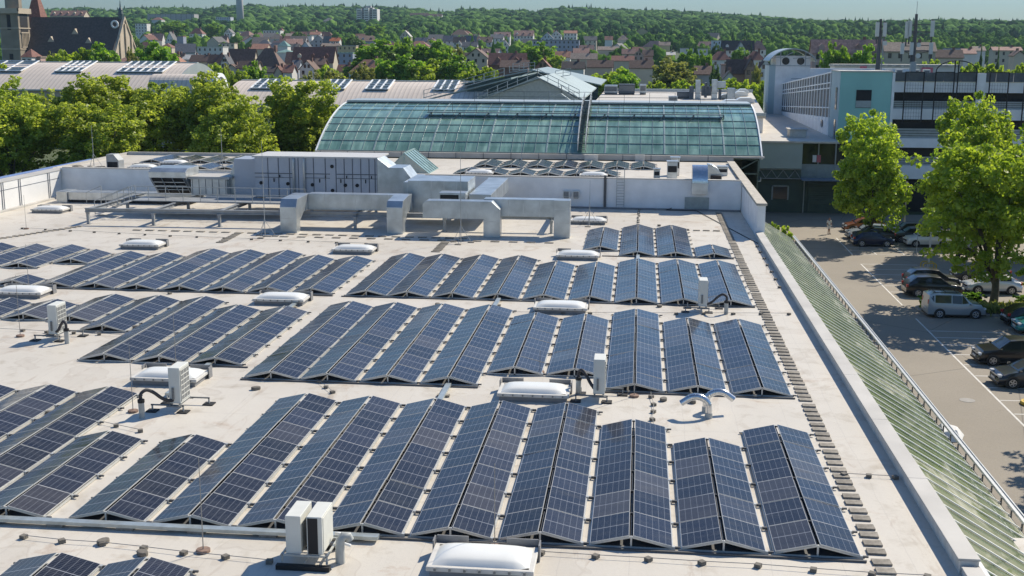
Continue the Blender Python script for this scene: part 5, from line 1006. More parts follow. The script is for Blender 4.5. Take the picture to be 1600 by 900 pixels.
for x, y, s, lab in ((12.75, 101.2, 1., 'clipped round green bush nearest the glass canopy end'), (12.2, 104.0, 1., 'clipped round green bush behind the other one at the glass canopy end')):
    tree('shrub', x, y, gz, 4.9, 1.9, lab, None, 'shrub')
hd = MB().box(-1.1, 1.1, -.5, .5, 0, 1.0)
for x, y, lab in ((25.5, 89.8, 'short square clipped hedge left of the island tree'), (29.2, 89.9, 'short square clipped hedge right of the island tree'), (21.8, 88.2, 'short clipped hedge at the left tip of the kerb island')):
    v, q, t, _ = crown_arrays(int(x*10), 1.0, .55, 60, 2400, .16, lobes=9); v = np.clip(v, [-1.0, -.5, -.5], [1.0, .5, .5]); o = link('hedge', npmesh('hedge', v+np.array([0, 0, .5]), q, LEAF['lush'], t), None, (x, y, G+.1)); tag(o, lab, 'hedge')
v = []; 
g = np.random.default_rng(5); n = 2600; px = g.uniform(21.5, 36, n); py = g.uniform(86.8, 89.1, n); s = g.uniform(.1, .3, n)
P_ = np.stack([px, py, np.full(n, G+.18)], 1); a = g.normal(size=(n, 3))*.18; b = g.normal(size=(n, 3))*.18; up = np.zeros((n, 3)); up[:, 2] = s
vv = np.stack([P_-a, P_+a, P_+a+up+b*.5, P_-a+up+b*.5], 1).reshape(-1, 3); o = link('ground_cover', npmesh('ground_cover', vv, np.arange(4*n).reshape(-1, 4), LEAF['olive'], np.repeat(g.uniform(0, 1, n), 4))); tag(o, 'low olive ground cover planted in the kerb island', 'ground cover', kind='stuff')
# ================================================================ CARS (front towards -x)
def car(kind, x, y, rz, colour, label, L=4.3, Wd=1.8, Ht=1.5, met=.3, roofrack=False):
    r = empty('parked_car', (x, y, G+.022), rz, label, 'car', 'cars parked in the car park')
    paint = CARP.get(colour) or CARP.setdefault(colour, mat('car_paint_%d' % len(CARP), colour, .32, .03, 1, met, coat=.8))
    hb = Ht*.60; hw = Wd/2
    if kind == 'van': prof = [(0, .32, .62), (.02, .55, .9), (.10, .98, .985), (.26, 1.10, 1.0), (.43, Ht-.04, 1.0), (.60, Ht, 1.0), (.9, Ht-.01, 1.0), (.985, Ht-.16, .97), (1, .9, .95)]; cab = (3, 7)
    elif kind == 'suv': prof = [(0, .38, .62), (.02, .62, .88), (.07, .90, .96), (.27, 1.02, 1.0), (.42, Ht-.06, 1.0), (.56, Ht, 1.0), (.82, Ht-.05, 1.0), (.96, 1.05, .95), (1, .7, .86)]; cab = (3, 7)
    elif kind == 'wagon': prof = [(0, .34, .6), (.02, .56, .86), (.07, .80, .95), (.29, .94, 1.0), (.43, Ht-.05, 1.0), (.58, Ht, 1.0), (.86, Ht-.07, .99), (.965, .98, .94), (1, .6, .84)]; cab = (3, 7)
    else: prof = [(0, .34, .6), (.02, .56, .86), (.07, .80, .95), (.26, .95, 1.0), (.44, Ht-.05, 1.0), (.58, Ht, 1.0), (.80, Ht-.09, .99), (.955, .98, .93), (1, .6, .84)]; cab = (3, 7)
    belt = {i: (z if not (cab[0] < i < cab[1]) else .95+.04*(i-cab[0])) for i, (_, z, _) in enumerate(prof)}
    sec = []
    for i, (t, z, w) in enumerate(prof):
        xx = -L/2+t*L; b = min(z, belt[i]); w_ = hw*w; inside = cab[0] < i < cab[1]
        zr = z; wr = w_*.80 if inside else w_*.90
        zl = .24 if 0 < i < len(prof)-1 else .34
        half = [(w_*.92, zl), (w_, zl+(b-zl)*.35), (w_*1.0, zl+(b-zl)*.72), (w_*.96, b-.0), (wr, zr-.03 if inside else zr+.005), (wr*.55, zr+.02 if not inside else zr+.01)]
        sec.append([(xx, -p, q) for p, q in half]+[(xx, p, q) for p, q in half[::-1]])
    vs = [p for s in sec for p in s]; n = 12; fs = []
    for i in range(len(sec)-1):
        for k in range(n): fs.append((i*n+k, i*n+(k+1) % n, (i+1)*n+(k+1) % n, (i+1)*n+k))
    fs += [tuple(range(n))[::-1], tuple((len(sec)-1)*n+k for k in range(n))]
    body = MB().add(vs, fs).build('body', paint, r, smooth=True, bevel=.035, angle=38)
    def panel(name, c, m, ins=(.06, .06, .1, .1), off=.016, par=r):
        a, b, c_, d = [Vector(q) for q in c]; u0, u1, v0, v1 = ins; f = lambda u, v: (a*(1-u)+b*u)*(1-v)+(d*(1-u)+c_*u)*v
        q = [f(u0, v0), f(1-u1, v0), f(1-u1, 1-v1), f(u0, 1-v1)]; nn = (q[1]-q[0]).cross(q[3]-q[0]).normalized(); ctr = sum(q, Vector())/4
        if nn.dot(ctr-Vector((0, 0, .8))) < 0: nn = -nn
        m_ = MB(); m_.add([p+nn*off for p in q]+[p-nn*.02 for p in q], [(0, 1, 2, 3), (7, 6, 5, 4)]+[(i, (i+1) % 4, (i+1) % 4+4, i+4) for i in range(4)]); return m_.build(name, m, par)
    S_ = lambda i, k: sec[i][k]
    panel('windscreen', (S_(3, 4), S_(3, 7), S_(4, 7), S_(4, 4)), M['carglass'], (.02, .02, .04, .04))
    panel('rear_window', (S_(6, 4), S_(6, 7), S_(7, 7), S_(7, 4)), M['carglass'], (.06, .06, .12, .3))
    for s in (0, 1):
        kk = (3, 4) if s == 0 else (8, 7)
        panel('side_window', (S_(3, kk[0]), S_(4, kk[0]), S_(4, kk[1]), S_(4, kk[1])), M['carglass'], (.28, .02, .08, .14))
        panel('side_window', (S_(4, kk[0]), S_(5, kk[0]), S_(5, kk[1]), S_(4, kk[1])), M['carglass'], (.03, .04, .08, .14))
        panel('side_window', (S_(5, kk[0]), S_(6, kk[0]), S_(6, kk[1]), S_(5, kk[1])), M['carglass'], (.04, .06, .08, .14))
        if kind in ('van', 'wagon', 'suv'): panel('side_window', (S_(6, kk[0]), S_(7, kk[0]), S_(6, kk[1]), S_(6, kk[1])) if kind != 'van' else (S_(6, kk[0]), S_(7, kk[0]), S_(7, kk[1]), S_(6, kk[1])), M['carglass'], (.05, .35, .1, .2))
        sg = -1 if s == 0 else 1
        MB().box(-L*.235, -L*.205, min(sg*hw, sg*(hw+.17)), max(sg*hw, sg*(hw+.17)), .98, 1.10).build('mirror', paint, r, bevel=.02)
        MB().box(-L/2+.05, -L/2+.34, min(sg*hw*.5, sg*hw*.9), max(sg*hw*.5, sg*hw*.9), .62, .76).build('headlight', M['lamp'], r, bevel=.03)
        zt = (1.0, 1.35) if kind == 'van' else (.76, .96)
        MB().box(L/2-.16, L/2-.005, min(sg*hw*.66, sg*hw*.93), max(sg*hw*.66, sg*hw*.93), *zt).build('tail_light', M['taillight'], r, bevel=.02)
        for dx in (-.02, .22): MB().box(L*dx, L*dx+.16, min(sg*hw*1.0, sg*(hw+.025)), max(sg*hw*1.0, sg*(hw+.025)), .80, .83).build('door_handle', M['trim'] if colour[0] < .2 else paint, r)
        wb = L*.305
        for wx in (-wb, wb*.98):
            a0 = MB(); a0.tube([(wx, sg*(hw-.16), .33), (wx, sg*(hw+.012), .33)], .40, 20); a0.build('wheel_arch', M['trim'], r)
            w_ = empty('wheel', (wx, sg*(hw-.09), .32)); w_.parent = r
            MB().tube([(0, -.11, 0), (0, -.09, 0), (0, .09, 0), (0, .115, 0)], [.29, .325, .325, .29], 22).build('tyre', M['tyre'], w_, smooth=True, angle=40)
            rm = MB()
            for a in range(5): rm.bar((0, sg*.118, 0), (.2*math.cos(a*1.2566), sg*.118, .2*math.sin(a*1.2566)), .075, .03, (0, 1, 0))
            rm.tube([(0, sg*.10, 0), (0, sg*.125, 0)], .06, 10); rm.tube([(.205*math.cos(a), sg*.115, .205*math.sin(a)) for a in np.linspace(0, 2*PI, 21)], .022, 5, False); rm.build('rim', M['rim'], w_)
    MB().box(-L/2-.02, -L/2+.03, -.26, .26, .42, .53).build('number_plate', M['plate'], r); MB().box(L/2-.06, L/2+.015, -.26, .26, .60, .71).build('number_plate', M['plate'], r)
    MB().box(-L/2-.005, -L/2+.12, -hw*.5, hw*.5, .54, .66).build('grille', M['trim'], r, bevel=.02)
    MB().box(-L/2+.03, L/2-.03, -hw*.93, hw*.93, .18, .27).build('underbody', M['trim'], r)
    if roofrack:
        b = MB()
        for s in (-1, 1): b.bar((-L*.02, s*hw*.72, Ht+.05), (L*.42, s*hw*.72, Ht+.05), .05)
        for xx in (.02, .2, .38): b.bar((L*xx, -hw*.72, Ht+.07), (L*xx, hw*.72, Ht+.07), .04)
        b.build('roof_rails', M['trim'], r)
    return r
CARP = {}
BLACK, WHITE, SILV, DGREY, NAVY, TEALC, ORNG, DGREEN = (.012, .012, .014), (.70, .70, .69), (.36, .40, .43), (.045, .045, .048), (.012, .018, .05), (.02, .26, .25), (.30, .10, .03), (.018, .03, .025)
car('van', 23.08, 86.25, 3.188, SILV, 'silver compact van with roof rails parked beside the planted island', 4.20, 1.80, 1.80, roofrack=True)
car('suv', 23.34, 93.71, 3.172, BLACK, 'black estate car behind the silver van, its tail to the lane', 4.50, 1.85, 1.62)
car('suv', 23.95, 96.80, 3.163, BLACK, 'black car squeezed just behind the black estate car', 4.40, 1.85, 1.62)
car('wagon', 28.79, 100.61, 0.026, DGREY, 'dark grey estate car behind the white hatchback', 4.70, 1.82, 1.48)
car('hatch', 28.31, 95.43, 0.027, WHITE, 'white hatchback parked behind the island tree trunk', 4.30, 1.80, 1.46)
car('hatch', 23.17, 117.61, 3.179, NAVY, 'dark navy hatchback at the front of the far left bay group', 4.00, 1.72, 1.50)
car('suv', 23.66, 120.18, 0.043, BLACK, 'black car with red tail lamps directly behind the navy hatchback', 4.20, 1.78, 1.50)
car('wagon', 23.60, 122.26, 0.076, SILV, 'silver estate car facing left in the far bay group', 4.50, 1.80, 1.50)
car('hatch', 23.94, 127.03, 0.056, ORNG, 'orange-brown car in the shade at the far end of the bays', 4.20, 1.78, 1.50)
car('suv', 28.51, 118.16, 0.076, WHITE, 'white crossover car at the far bays, partly under the tree', 4.40, 1.82, 1.60)
car('suv', 27.71, 120.78, 0.020, BLACK, 'dark car directly behind the white crossover', 4.40, 1.80, 1.50)
car('wagon', 27.99, 124.10, 0.042, DGREEN, 'dark green car farthest back in the right far bays', 4.50, 1.80, 1.50)
car('suv', 23.25, 73.20, 0.029, BLACK, 'glossy black compact van nearest the lane at the right edge', 4.50, 1.85, 1.62)
car('hatch', 22.85, 68.20, 0.049, DGREY, 'dark grey car at the very front right, below the black one', 4.30, 1.80, 1.46)
car('hatch', 27.99, 81.78, 0.024, TEALC, 'turquoise car cut by the right picture edge', 4.10, 1.75, 1.50)
car('hatch', 28.03, 84.06, 3.194, BLACK, 'black car behind the turquoise one at the right edge', 4.20, 1.78, 1.50)
# ---------------------------------------------------------------- lamp posts, signs, scooter, person
def lamp_post(x, y, h, lab):
    r = empty('lamp_post', (x, y, G+.02), 0, lab, 'lamp post'); MB().tube([(0, 0, 0), (0, 0, h*.5), (0, 0, h)], [.09, .075, .05], 10).build('pole', M['pvc'], r); MB().box(-.7, .1, -.12, .12, h-.02, h+.09).build('lamp_head', M['steel'], r, bevel=.03); return r
o = lamp_post(25.3, 103.6, 8.0, 'grey lamp post in the car park with yellow guard hoops at its foot')
b = MB()
for dy in (-.45, .45): b.tube([(-.55, dy, 0), (-.55, dy, .75), (-.4, dy, .9), (.4, dy, .9), (.55, dy, .75), (.55, dy, 0)], .05, 8)
b.build('guard_hoop', M['yellow'], o)
lamp_post(28.3, 127.5, 5.2, 'slim grey lamp post in the shade before the garage'); lamp_post(26.2, 128.5, 5.0, 'slim grey lamp post left of the other one in the shade'); lamp_post(28.9, 66.2, 7.5, 'lamp post outside the right edge whose shadow lies on the asphalt')
def sign_post(x, y, h, w, hh, lab, m):
    r = empty('sign_post', (x, y, G+.02), 0, lab, 'sign'); MB().tube([(0, 0, 0), (0, 0, h)], .035, 8).build('pole', M['rail'], r); MB().box(-w/2, w/2, -.05, -.03, h-hh, h).build('sign_plate', M[m], r); return r
sign_post(26.3, 112.6, 2.6, .36, .5, 'small square sign on a thin post at the far parking bays', 'white'); sign_post(28.0, 85.2, 2.4, .22, .7, 'thin sign post in front of the kerb island tree', 'rackdark')
r = empty('motor_scooter', (30.2, 111.4, G+.02), .5, 'black motor scooter parked on the marked bay behind the island tree', 'scooter')
for x in (-.55, .6): w_ = MB().tube([(x, -.06, .26), (x, .06, .26)], .26, 16).build('wheel', M['tyre'], r)
MB().prism([(-.3, .3), (.15, .28), (.85, .42), (.85, .75), (.2, .8), (.05, .42), (-.25, .42), (-.4, .95), (-.52, .92)], 1, -.16, .16).build('body', M['trim'], r, bevel=.05); MB().box(.12, .85, -.15, .15, .80, .90).build('saddle', M['black'], r, bevel=.03); MB().box(.75, 1.1, -.2, .2, .85, 1.15).build('top_box', M['steel'], r, bevel=.04)
b = MB(); b.bar((-.5, -.32, 1.05), (-.5, .32, 1.05), .04); b.bar((-.55, 0, .3), (-.45, 0, 1.05), .06); b.build('handlebar', M['rail'], r); MB().box(-.55, -.5, -.14, .14, .95, 1.3).build('windshield', M['carglass'], r); MB().tube([(-.6, 0, .85), (-.55, 0, .85)], .08, 10).build('headlight', M['lamp'], r)
def person(x, y, rz):
    r = empty('person', (x, y, G+.022), rz, 'person in a white shirt and white shorts walking across the car park', 'person')
    V = [(0, 0, .95), (0, 0, 1.15), (0, .0, 1.38), (0, 0, 1.50), (0, -.02, 1.60), (0, -.02, 1.72), (.10, 0, .90), (.12, .10, .50), (.12, -.02, .09), (.12, -.16, .05), (-.10, 0, .90), (-.12, -.16, .50), (-.12, -.10, .09), (-.12, -.24, .05), (.19, 0, 1.40), (.25, .05, 1.13), (.22, -.14, .93), (.21, -.20, .86), (-.19, 0, 1.40), (-.25, -.0, 1.13), (-.20, -.20, 1.02), (-.18, -.27, .98)]
    E_ = [(0, 1), (1, 2), (2, 3), (3, 4), (4, 5), (0, 6), (6, 7), (7, 8), (8, 9), (0, 10), (10, 11), (11, 12), (12, 13), (2, 14), (14, 15), (15, 16), (16, 17), (2, 18), (18, 19), (19, 20), (20, 21)]
    R_ = [.15, .135, .16, .065, .10, .085, .095, .065, .045, .04, .095, .065, .045, .04, .06, .045, .035, .035, .06, .045, .035, .035]
    def skin(name, V, E_, R_, m, par):
        me = bpy.data.meshes.new(name); me.from_pydata(V, E_, []); o = bpy.data.objects.new(name, me); COL.objects.link(o); o.parent = par; o.modifiers.new('skin', 'SKIN'); me.materials.append(m)
        sv = me.skin_vertices[0].data if me.skin_vertices else None
        if sv is None: return o
        for i, q in enumerate(R_): sv[i].radius = (q, q*.8 if name != 'body' or i not in (4, 5) else q)
        sv[0].use_root = True; s = o.modifiers.new('sub', 'SUBSURF'); s.levels = s.render_levels = 2; return o
    import bpy as _b
    def mk(name, V, E_, R_, m):
        me = bpy.data.meshes.new(name); me.from_pydata(V, E_, []); me.materials.append(m); o = bpy.data.objects.new(name, me); COL.objects.link(o); o.parent = r
        bm = bmesh.new(); bm.from_mesh(me); lay = bm.verts.layers.skin.verify(); bm.verts.ensure_lookup_table()
        for i, q in enumerate(R_): bm.verts[i][lay].radius = (q, q*.85); bm.verts[i][lay].use_root = (i == 0)
        bm.to_mesh(me); bm.free(); o.modifiers.new('skin', 'SKIN').use_smooth_shade = True; s = o.modifiers.new('sub', 'SUBSURF'); s.levels = s.render_levels = 2; return o
    mk('body', V, E_, R_, M['skin'])
    mk('shirt', [(0, 0, .92), (0, 0, 1.15), (0, 0, 1.40), (.19, 0, 1.40), (.245, .04, 1.17), (-.19, 0, 1.40), (-.245, 0, 1.17)], [(0, 1), (1, 2), (2, 3), (3, 4), (2, 5), (5, 6)], [.185, .165, .185, .085, .07, .085, .07], M['cloth'])
    mk('shorts', [(0, 0, .95), (.10, 0, .88), (.12, .09, .54), (-.10, 0, .88), (-.12, -.14, .54)], [(0, 1), (1, 2), (0, 3), (3, 4)], [.175, .125, .10, .125, .10], M['cloth'])
    mk('hair', [(0, 0, 1.66), (0, .02, 1.76)], [(0, 1)], [.115, .09], M['hair'])
    for fx, fy in ((.12, -.08), (-.12, -.16)): MB().box(fx-.05, fx+.05, fy-.12, fy+.12, 0, .1).build('shoe', M['shoe'], r, bevel=.03)
    hd_ = MB(); hd_.tube([(-.03, -.115, 1.66), (-.03, -.125, 1.66)], .012, 6); hd_.tube([(.03, -.115, 1.66), (.03, -.125, 1.66)], .012, 6); hd_.build('eyes', M['hair'], r); MB().tube([(0, -.11, 1.64), (0, -.135, 1.61)], .012, 6).build('nose', M['skin'], r)
    return r
person(20.0, 124.5, .3)
o = MB().add([(0, 0, 0), (1.1, .2, 0), (1.5, 1.2, .05), (.9, 2.2, 0), (.1, 1.8, .03), (.2, .4, .45), (.9, .5, .55), (1.1, 1.2, .5), (.8, 1.8, .4), (.4, 1.5, .6)], [(0, 1, 6, 5), (1, 2, 7, 6), (2, 3, 8, 7), (3, 4, 9, 8), (4, 0, 5, 9), (5, 6, 7), (5, 7, 9), (7, 8, 9), (4, 3, 2), (4, 2, 1), (4, 1, 0)]).build('tarpaulin', M['cloth'], None, bevel=.05, loc=(15.1, 57.0, G+.02)); tag(o, 'crumpled white tarpaulin on the asphalt beside the glass canopy gutter', 'tarpaulin')
o = MB().tube([(21.7+.5*math.cos(a), 64.2+.5*math.sin(a), G+.1) for a in np.linspace(0, 2*PI, 21)], .12, 6, False).build('kerb_ring', M['yellow'])
tag(o, 'round yellow-edged kerb ring at the right edge of the car park', 'kerb ring')
# ================================================================ CHURCH AND TOWN
def house(x, y, w, d, ze, zr, style, roof, wall, label, wins=0, rz=0., group=None, storey=2.9, chimney=True):
    zb = float(terrain_z(x, y))-1.0; r = empty('house', (x, y, zb), rz, label, 'house', group); h = ze-zb; hr = zr-zb; o = .35
    if style == 'x': m = MB().prism([(-d/2, 0), (d/2, 0), (d/2, h), (0, hr-.15), (-d/2, h)], 0, -w/2, w/2)
    elif style == 'y': m = MB().prism([(-w/2, 0), (w/2, 0), (w/2, h), (0, hr-.15), (-w/2, h)], 1, -d/2, d/2)
    else: m = MB().box(-w/2, w/2, -d/2, d/2, 0, h)
    m.build('wall', HW[wall], r)
    k = (hr-h)
    if style == 'x': R_ = MB().prism([(-d/2-o, h-k*o*2/d), (0, hr), (d/2+o, h-k*o*2/d), (d/2+o, h-k*o*2/d+.22), (0, hr+.25), (-d/2-o, h-k*o*2/d+.22)], 0, -w/2-o, w/2+o)
    elif style == 'y': R_ = MB().prism([(-w/2-o, h-k*o*2/w), (0, hr), (w/2+o, h-k*o*2/w), (w/2+o, h-k*o*2/w+.22), (0, hr+.25), (-w/2-o, h-k*o*2/w+.22)], 1, -d/2-o, d/2+o)
    elif style == 'h':
        e = min(w, d)/2*.9; a, b = (w/2-e, 0) if w >= d else (0, d/2-e); R_ = MB().add([(-w/2-o, -d/2-o, h), (w/2+o, -d/2-o, h), (w/2+o, d/2+o, h), (-w/2-o, d/2+o, h), (-a, -b, hr), (a+.01, b+.01, hr)], [(0, 1, 5, 4), (1, 2, 5), (2, 3, 4, 5), (3, 0, 4), (0, 3, 2, 1)])
    elif style == 'p': R_ = MB().add([(-w/2-o, -d/2-o, h), (w/2+o, -d/2-o, h), (w/2+o, d/2+o, h), (-w/2-o, d/2+o, h), (0, 0, hr)], [(0, 1, 4), (1, 2, 4), (2, 3, 4), (3, 0, 4), (0, 3, 2, 1)])
    else: R_ = MB().box(-w/2-.2, w/2+.2, -d/2-.2, d/2+.2, h+.005, h+.4)
    ro = R_.build('roof', HR[roof], r)
    if style == 'x' and w > 12 and k > 3:
        for i in range(int(w/4.5)):
            dx = -w/2+(i+.5)*w/int(w/4.5); yy0 = -d/2*.62; zz0 = h+k*.38; MB().prism([(dx-.8, zz0-.6), (dx+.8, zz0-.6), (dx+.8, zz0+.5), (dx, zz0+1.2), (dx-.8, zz0+.5)], 1, yy0-.5, yy0+1.6).build('dormer', HR[roof] if i % 3 else HW[wall], r)
    if chimney and style in ('x', 'y', 'h'):
        cx, cy = (w*.22, d*.05) if style != 'y' else (w*.08, d*.2); MB().box(cx-.4, cx+.4, cy-.35, cy+.35, hr-1.6, hr+1.0).build('chimney', HW['brick'], ro)
    if wins:
        nst = max(1, min(4, int((h-1.5)/storey))); nx = max(2, min(9, int(w/2.6)))
        for j in range(nst):
            for i in range(nx):
                wx = -w/2+(i+.5)*w/nx; wz = h-1.9-j*storey
                if wz > 1: MB().box(wx-.45, wx+.45, -d/2-.03, -d/2+.02, wz, wz+1.35).build('window', M['winglass'], r)
        if style == 'y':
            for wx in (-w*.13, w*.13): MB().box(wx-.4, wx+.4, -d/2-.03, -d/2+.02, h+k*.12, h+k*.12+1.2).build('window', M['winglass'], r)
    return r
house(-263.2, 473.0, 1.7, 6.0, 21.0, 21.3, 'f', 'dark', 'bluegrey', 'dark grey building cut by the left picture edge beside the church tower', 0)
house(-178.0, 333.0, 3.1, 6.0, 10.6, 13.0, 'p', 'red', 'white', 'small white turret house with a pointed red pyramid roof in front of the church', 1)
house(-176.7, 336.0, 2.8, 6.0, 10.4, 10.7, 'f', 'tan', 'pink', 'low pink annex right of the turret house in front of the church', 1)
house(-379.4, 764.1, 23.6, 8.2, 33.8, 37.0, 'x', 'pink', 'cream', 'long pink-roofed building showing above the church ridge', 0)
house(-148.5, 333.0, 5.2, 6.0, 9.3, 10.9, 'h', 'pink', 'cream', 'small pinkish hip roof below the church gable', 0)
house(-497.4, 1154.8, 12.0, 9.6, 36.4, 36.7, 'f', 'grey', 'white', 'white boxy block with blue-grey side right of the church', 1)
house(-668.7, 1658.6, 69.1, 17.3, 59.8, 60.1, 'f', 'grey', 'concrete', 'long grey apartment block among the trees on the hill', 1)
house(-627.3, 1505.8, 13.0, 11.7, 48.3, 51.7, 'h', 'red', 'white', 'red-roofed house in front of the long grey apartment block', 0)
house(-409.9, 966.0, 10.0, 12.0, 20.2, 24.3, 'y', 'pink', 'cream', 'pale gabled house left of the white pointed gable', 0)
house(-394.1, 943.7, 9.2, 7.4, 19.0, 24.2, 'x', 'pink', 'white', 'pink-roofed house beside the pale gabled one', 0)
house(-378.7, 934.0, 8.0, 8.0, 17.5, 25.6, 'y', 'grey', 'white', 'white house with a steep pointed gable among trees', 1)
house(-338.3, 853.0, 4.9, 6.0, 21.3, 21.6, 'f', 'orange', 'bluegrey', 'small blue-grey block with orange top', 0)
house(-387.4, 1014.6, 11.6, 9.3, 25.0, 30.0, 'h', 'red', 'white', 'red hip-roofed villa half hidden by round trees', 1)
house(-573.8, 1606.3, 20.9, 12.5, 54.2, 54.5, 'f', 'pale', 'blue', 'white modern block with a small central roof on the hill', 1)
house(-372.4, 1053.9, 7.8, 7.8, 26.1, 30.1, 'y', 'grey', 'white', 'white gabled house below the tall chimney', 1)
house(-341.0, 953.0, 4.9, 6.0, 19.8, 22.9, 'x', 'brown', 'pink', 'low brown house below the white gabled one', 0)
house(-237.8, 644.4, 14.7, 8.8, 13.6, 13.9, 'f', 'pale', 'white', 'flat white modern building with a dark glass band', 1)
house(-255.9, 723.0, 8.2, 6.0, 16.0, 16.3, 'f', 'tan', 'cream', 'plain cream block right of the flat white modern building', 1)
house(-195.0, 483.3, 6.7, 6.7, 7.5, 10.9, 'h', 'orange', 'cream', 'orange hip-roofed house peeking over the market hall', 0)
house(-209.5, 523.0, 6.3, 6.0, 7.6, 10.7, 'x', 'brown', 'cream', 'brown roof behind the orange hip-roofed house', 0)
house(-202.4, 523.0, 7.8, 6.0, 8.2, 10.1, 'x', 'pale', 'white', 'low pale-roofed house between orange roof and bright trees', 0)
house(-192.1, 508.6, 10.2, 7.1, 7.5, 10.1, 'x', 'brown', 'cream', 'dark brown roof in front of the flat white modern building', 0)
house(-172.4, 473.0, 6.7, 6.0, 7.5, 10.5, 'x', 'brown', 'white', 'brown-roofed house with a white right gable', 1)
house(-165.9, 465.0, 3.2, 6.0, 7.6, 10.6, 'y', 'slate', 'white', 'narrow white gabled house beside the brown roof', 1)
house(-165.4, 483.3, 11.0, 6.6, 7.6, 12.8, 'x', 'brown', 'cream', 'big dark brown roof left of the huge brown hip roof', 0)
house(-141.3, 403.0, 4.4, 6.0, 6.2, 7.7, 'y', 'brown', 'cream', 'small gabled house at the market hall trees', 0)
house(-135.6, 403.0, 7.1, 6.0, 6.5, 8.8, 'x', 'brown', 'cream', 'brown roof with a pale verge near the second market hall', 0)
house(-141.9, 444.4, 11.0, 8.8, 6.5, 13.4, 'h', 'brown', 'cream', 'huge brown hip roof with dormer windows', 0)
house(-122.9, 388.0, 5.0, 6.0, 5.5, 7.1, 'x', 'dark', 'cream', 'dark maroon low roof in front of the huge brown hip roof', 0)
house(-118.5, 383.0, 2.4, 6.0, 5.6, 7.5, 'y', 'red', 'cream', 'small cream gable beside the maroon roof', 0)
house(-114.7, 381.0, 3.0, 6.0, 5.7, 7.9, 'x', 'red', 'white', 'small deep red roof between white gables', 0)
house(-363.5, 1155.3, 17.5, 10.5, 29.9, 30.2, 'f', 'pale', 'white', 'white apartment block with square windows on the slope', 1)
house(-364.0, 1183.0, 5.3, 6.0, 30.3, 33.5, 'h', 'orange', 'white', 'orange-roofed house beside the white apartment block', 0)
house(-190.3, 623.0, 5.3, 6.0, 14.4, 17.4, 'p', 'teal', 'white', 'round-looking tower house with a green pointed roof', 0)
house(-171.4, 564.0, 7.9, 7.9, 11.3, 12.8, 'p', 'teal', 'white', 'low building with a flat green pyramid roof', 0)
house(-141.2, 473.0, 4.3, 6.0, 7.6, 11.7, 'x', 'orange', 'cream', 'orange steep roof left of the big red roof', 0)
house(-132.1, 474.2, 16.9, 8.5, 7.9, 13.7, 'x', 'red', 'cream', 'very large red tiled roof in the middle of the old town', 0)
house(-111.6, 393.3, 5.1, 6.6, 6.6, 9.3, 'y', 'brown', 'white', 'white house with brown roof and a bright right gable', 1)
house(-117.2, 398.0, 2.5, 6.0, 7.1, 9.2, 'x', 'slate', 'blue', 'pale blue narrow house in front of the large red roof', 0)
house(-115.6, 423.0, 3.5, 6.0, 7.6, 9.6, 'x', 'brown', 'brick', 'brown brick annex below the large red roof', 0)
house(-220.3, 806.1, 12.1, 12.1, 16.4, 22.0, 'y', 'slate', 'grey', 'grey house with steep gable left of the bright orange roof', 1)
house(-211.8, 793.0, 4.9, 6.0, 16.4, 21.1, 'x', 'grey', 'cream', 'grey-brown gabled house beside the grey one', 0)
house(-206.4, 793.0, 6.6, 6.0, 18.1, 20.1, 'x', 'bright', 'white', 'small white house with a vivid orange-red roof', 1)
house(-278.2, 1003.6, 9.0, 7.2, 24.6, 26.8, 'x', 'orange', 'white', 'orange roofed pair of houses on the slope', 0)
house(-399.6, 1505.6, 12.6, 11.3, 47.0, 51.1, 'h', 'grey', 'cream', 'old villa among trees on the hill', 0)
house(-255.5, 903.0, 5.1, 6.0, 22.1, 22.4, 'f', 'pale', 'white', 'small white flat house on the slope', 0)
house(-185.9, 703.1, 10.2, 6.1, 14.6, 16.1, 'x', 'tan', 'pink', 'low pinkish roof in front of the grey houses', 0)
house(-175.3, 703.0, 10.9, 6.0, 14.6, 14.9, 'f', 'pale', 'yellow', 'long pale yellow building with a flat roof', 1)
house(-153.4, 603.6, 12.1, 7.3, 10.9, 11.2, 'f', 'teal', 'bluegrey', 'flat glass pavilion with a pale green roof edge', 1)
house(-190.5, 643.0, 5.8, 6.0, 12.7, 15.5, 'x', 'tan', 'cream', 'tan roof beside the green pointed roof', 0)
house(-206.6, 723.0, 4.1, 6.0, 14.6, 17.3, 'y', 'slate', 'blue', 'pale blue gabled house in front of a round tree', 0)
house(-84.4, 364.3, 10.7, 8.5, 6.0, 10.1, 'h', 'orange', 'white', 'orange mansard-roofed house beside the big bushy trees', 1)
house(-100.2, 398.0, 4.7, 6.0, 5.7, 7.8, 'x', 'red', 'cream', 'low red roof left of the orange mansard house', 0)
house(-199.8, 1004.4, 8.8, 8.8, 23.3, 28.0, 'y', 'pale', 'cream', 'cream villa among trees behind the bushy park', 1)
house(-167.8, 903.8, 9.4, 7.5, 18.0, 21.4, 'x', 'slate', 'cream', 'dark-roofed house behind the bushy park trees', 0)
house(-157.8, 894.9, 9.8, 9.8, 17.5, 20.8, 'y', 'brown', 'cream', 'cream gabled house beside the dark-roofed one', 0)
house(-357.4, 1907.3, 29.2, 14.6, 63.2, 68.9, 'x', 'brown', 'brick', 'long brown roof on top of the wooded hill', 0)
house(-331.4, 1906.9, 22.8, 13.7, 62.7, 67.4, 'x', 'brown', 'white', 'brown roof with white gable on top of the wooded hill', 0)
house(-357.6, 1754.1, 16.4, 8.2, 55.5, 55.8, 'f', 'pale', 'white', 'pale low building below the hilltop roofs', 0)
house(-236.3, 2004.9, 9.7, 9.7, 64.9, 69.6, 'y', 'pale', 'white', 'tiny white pointed house on the far hill', 0)
house(-160.9, 1056.0, 14.9, 11.9, 25.5, 30.1, 'h', 'brown', 'cream', 'brown hip-roofed house above the white terraces', 0)
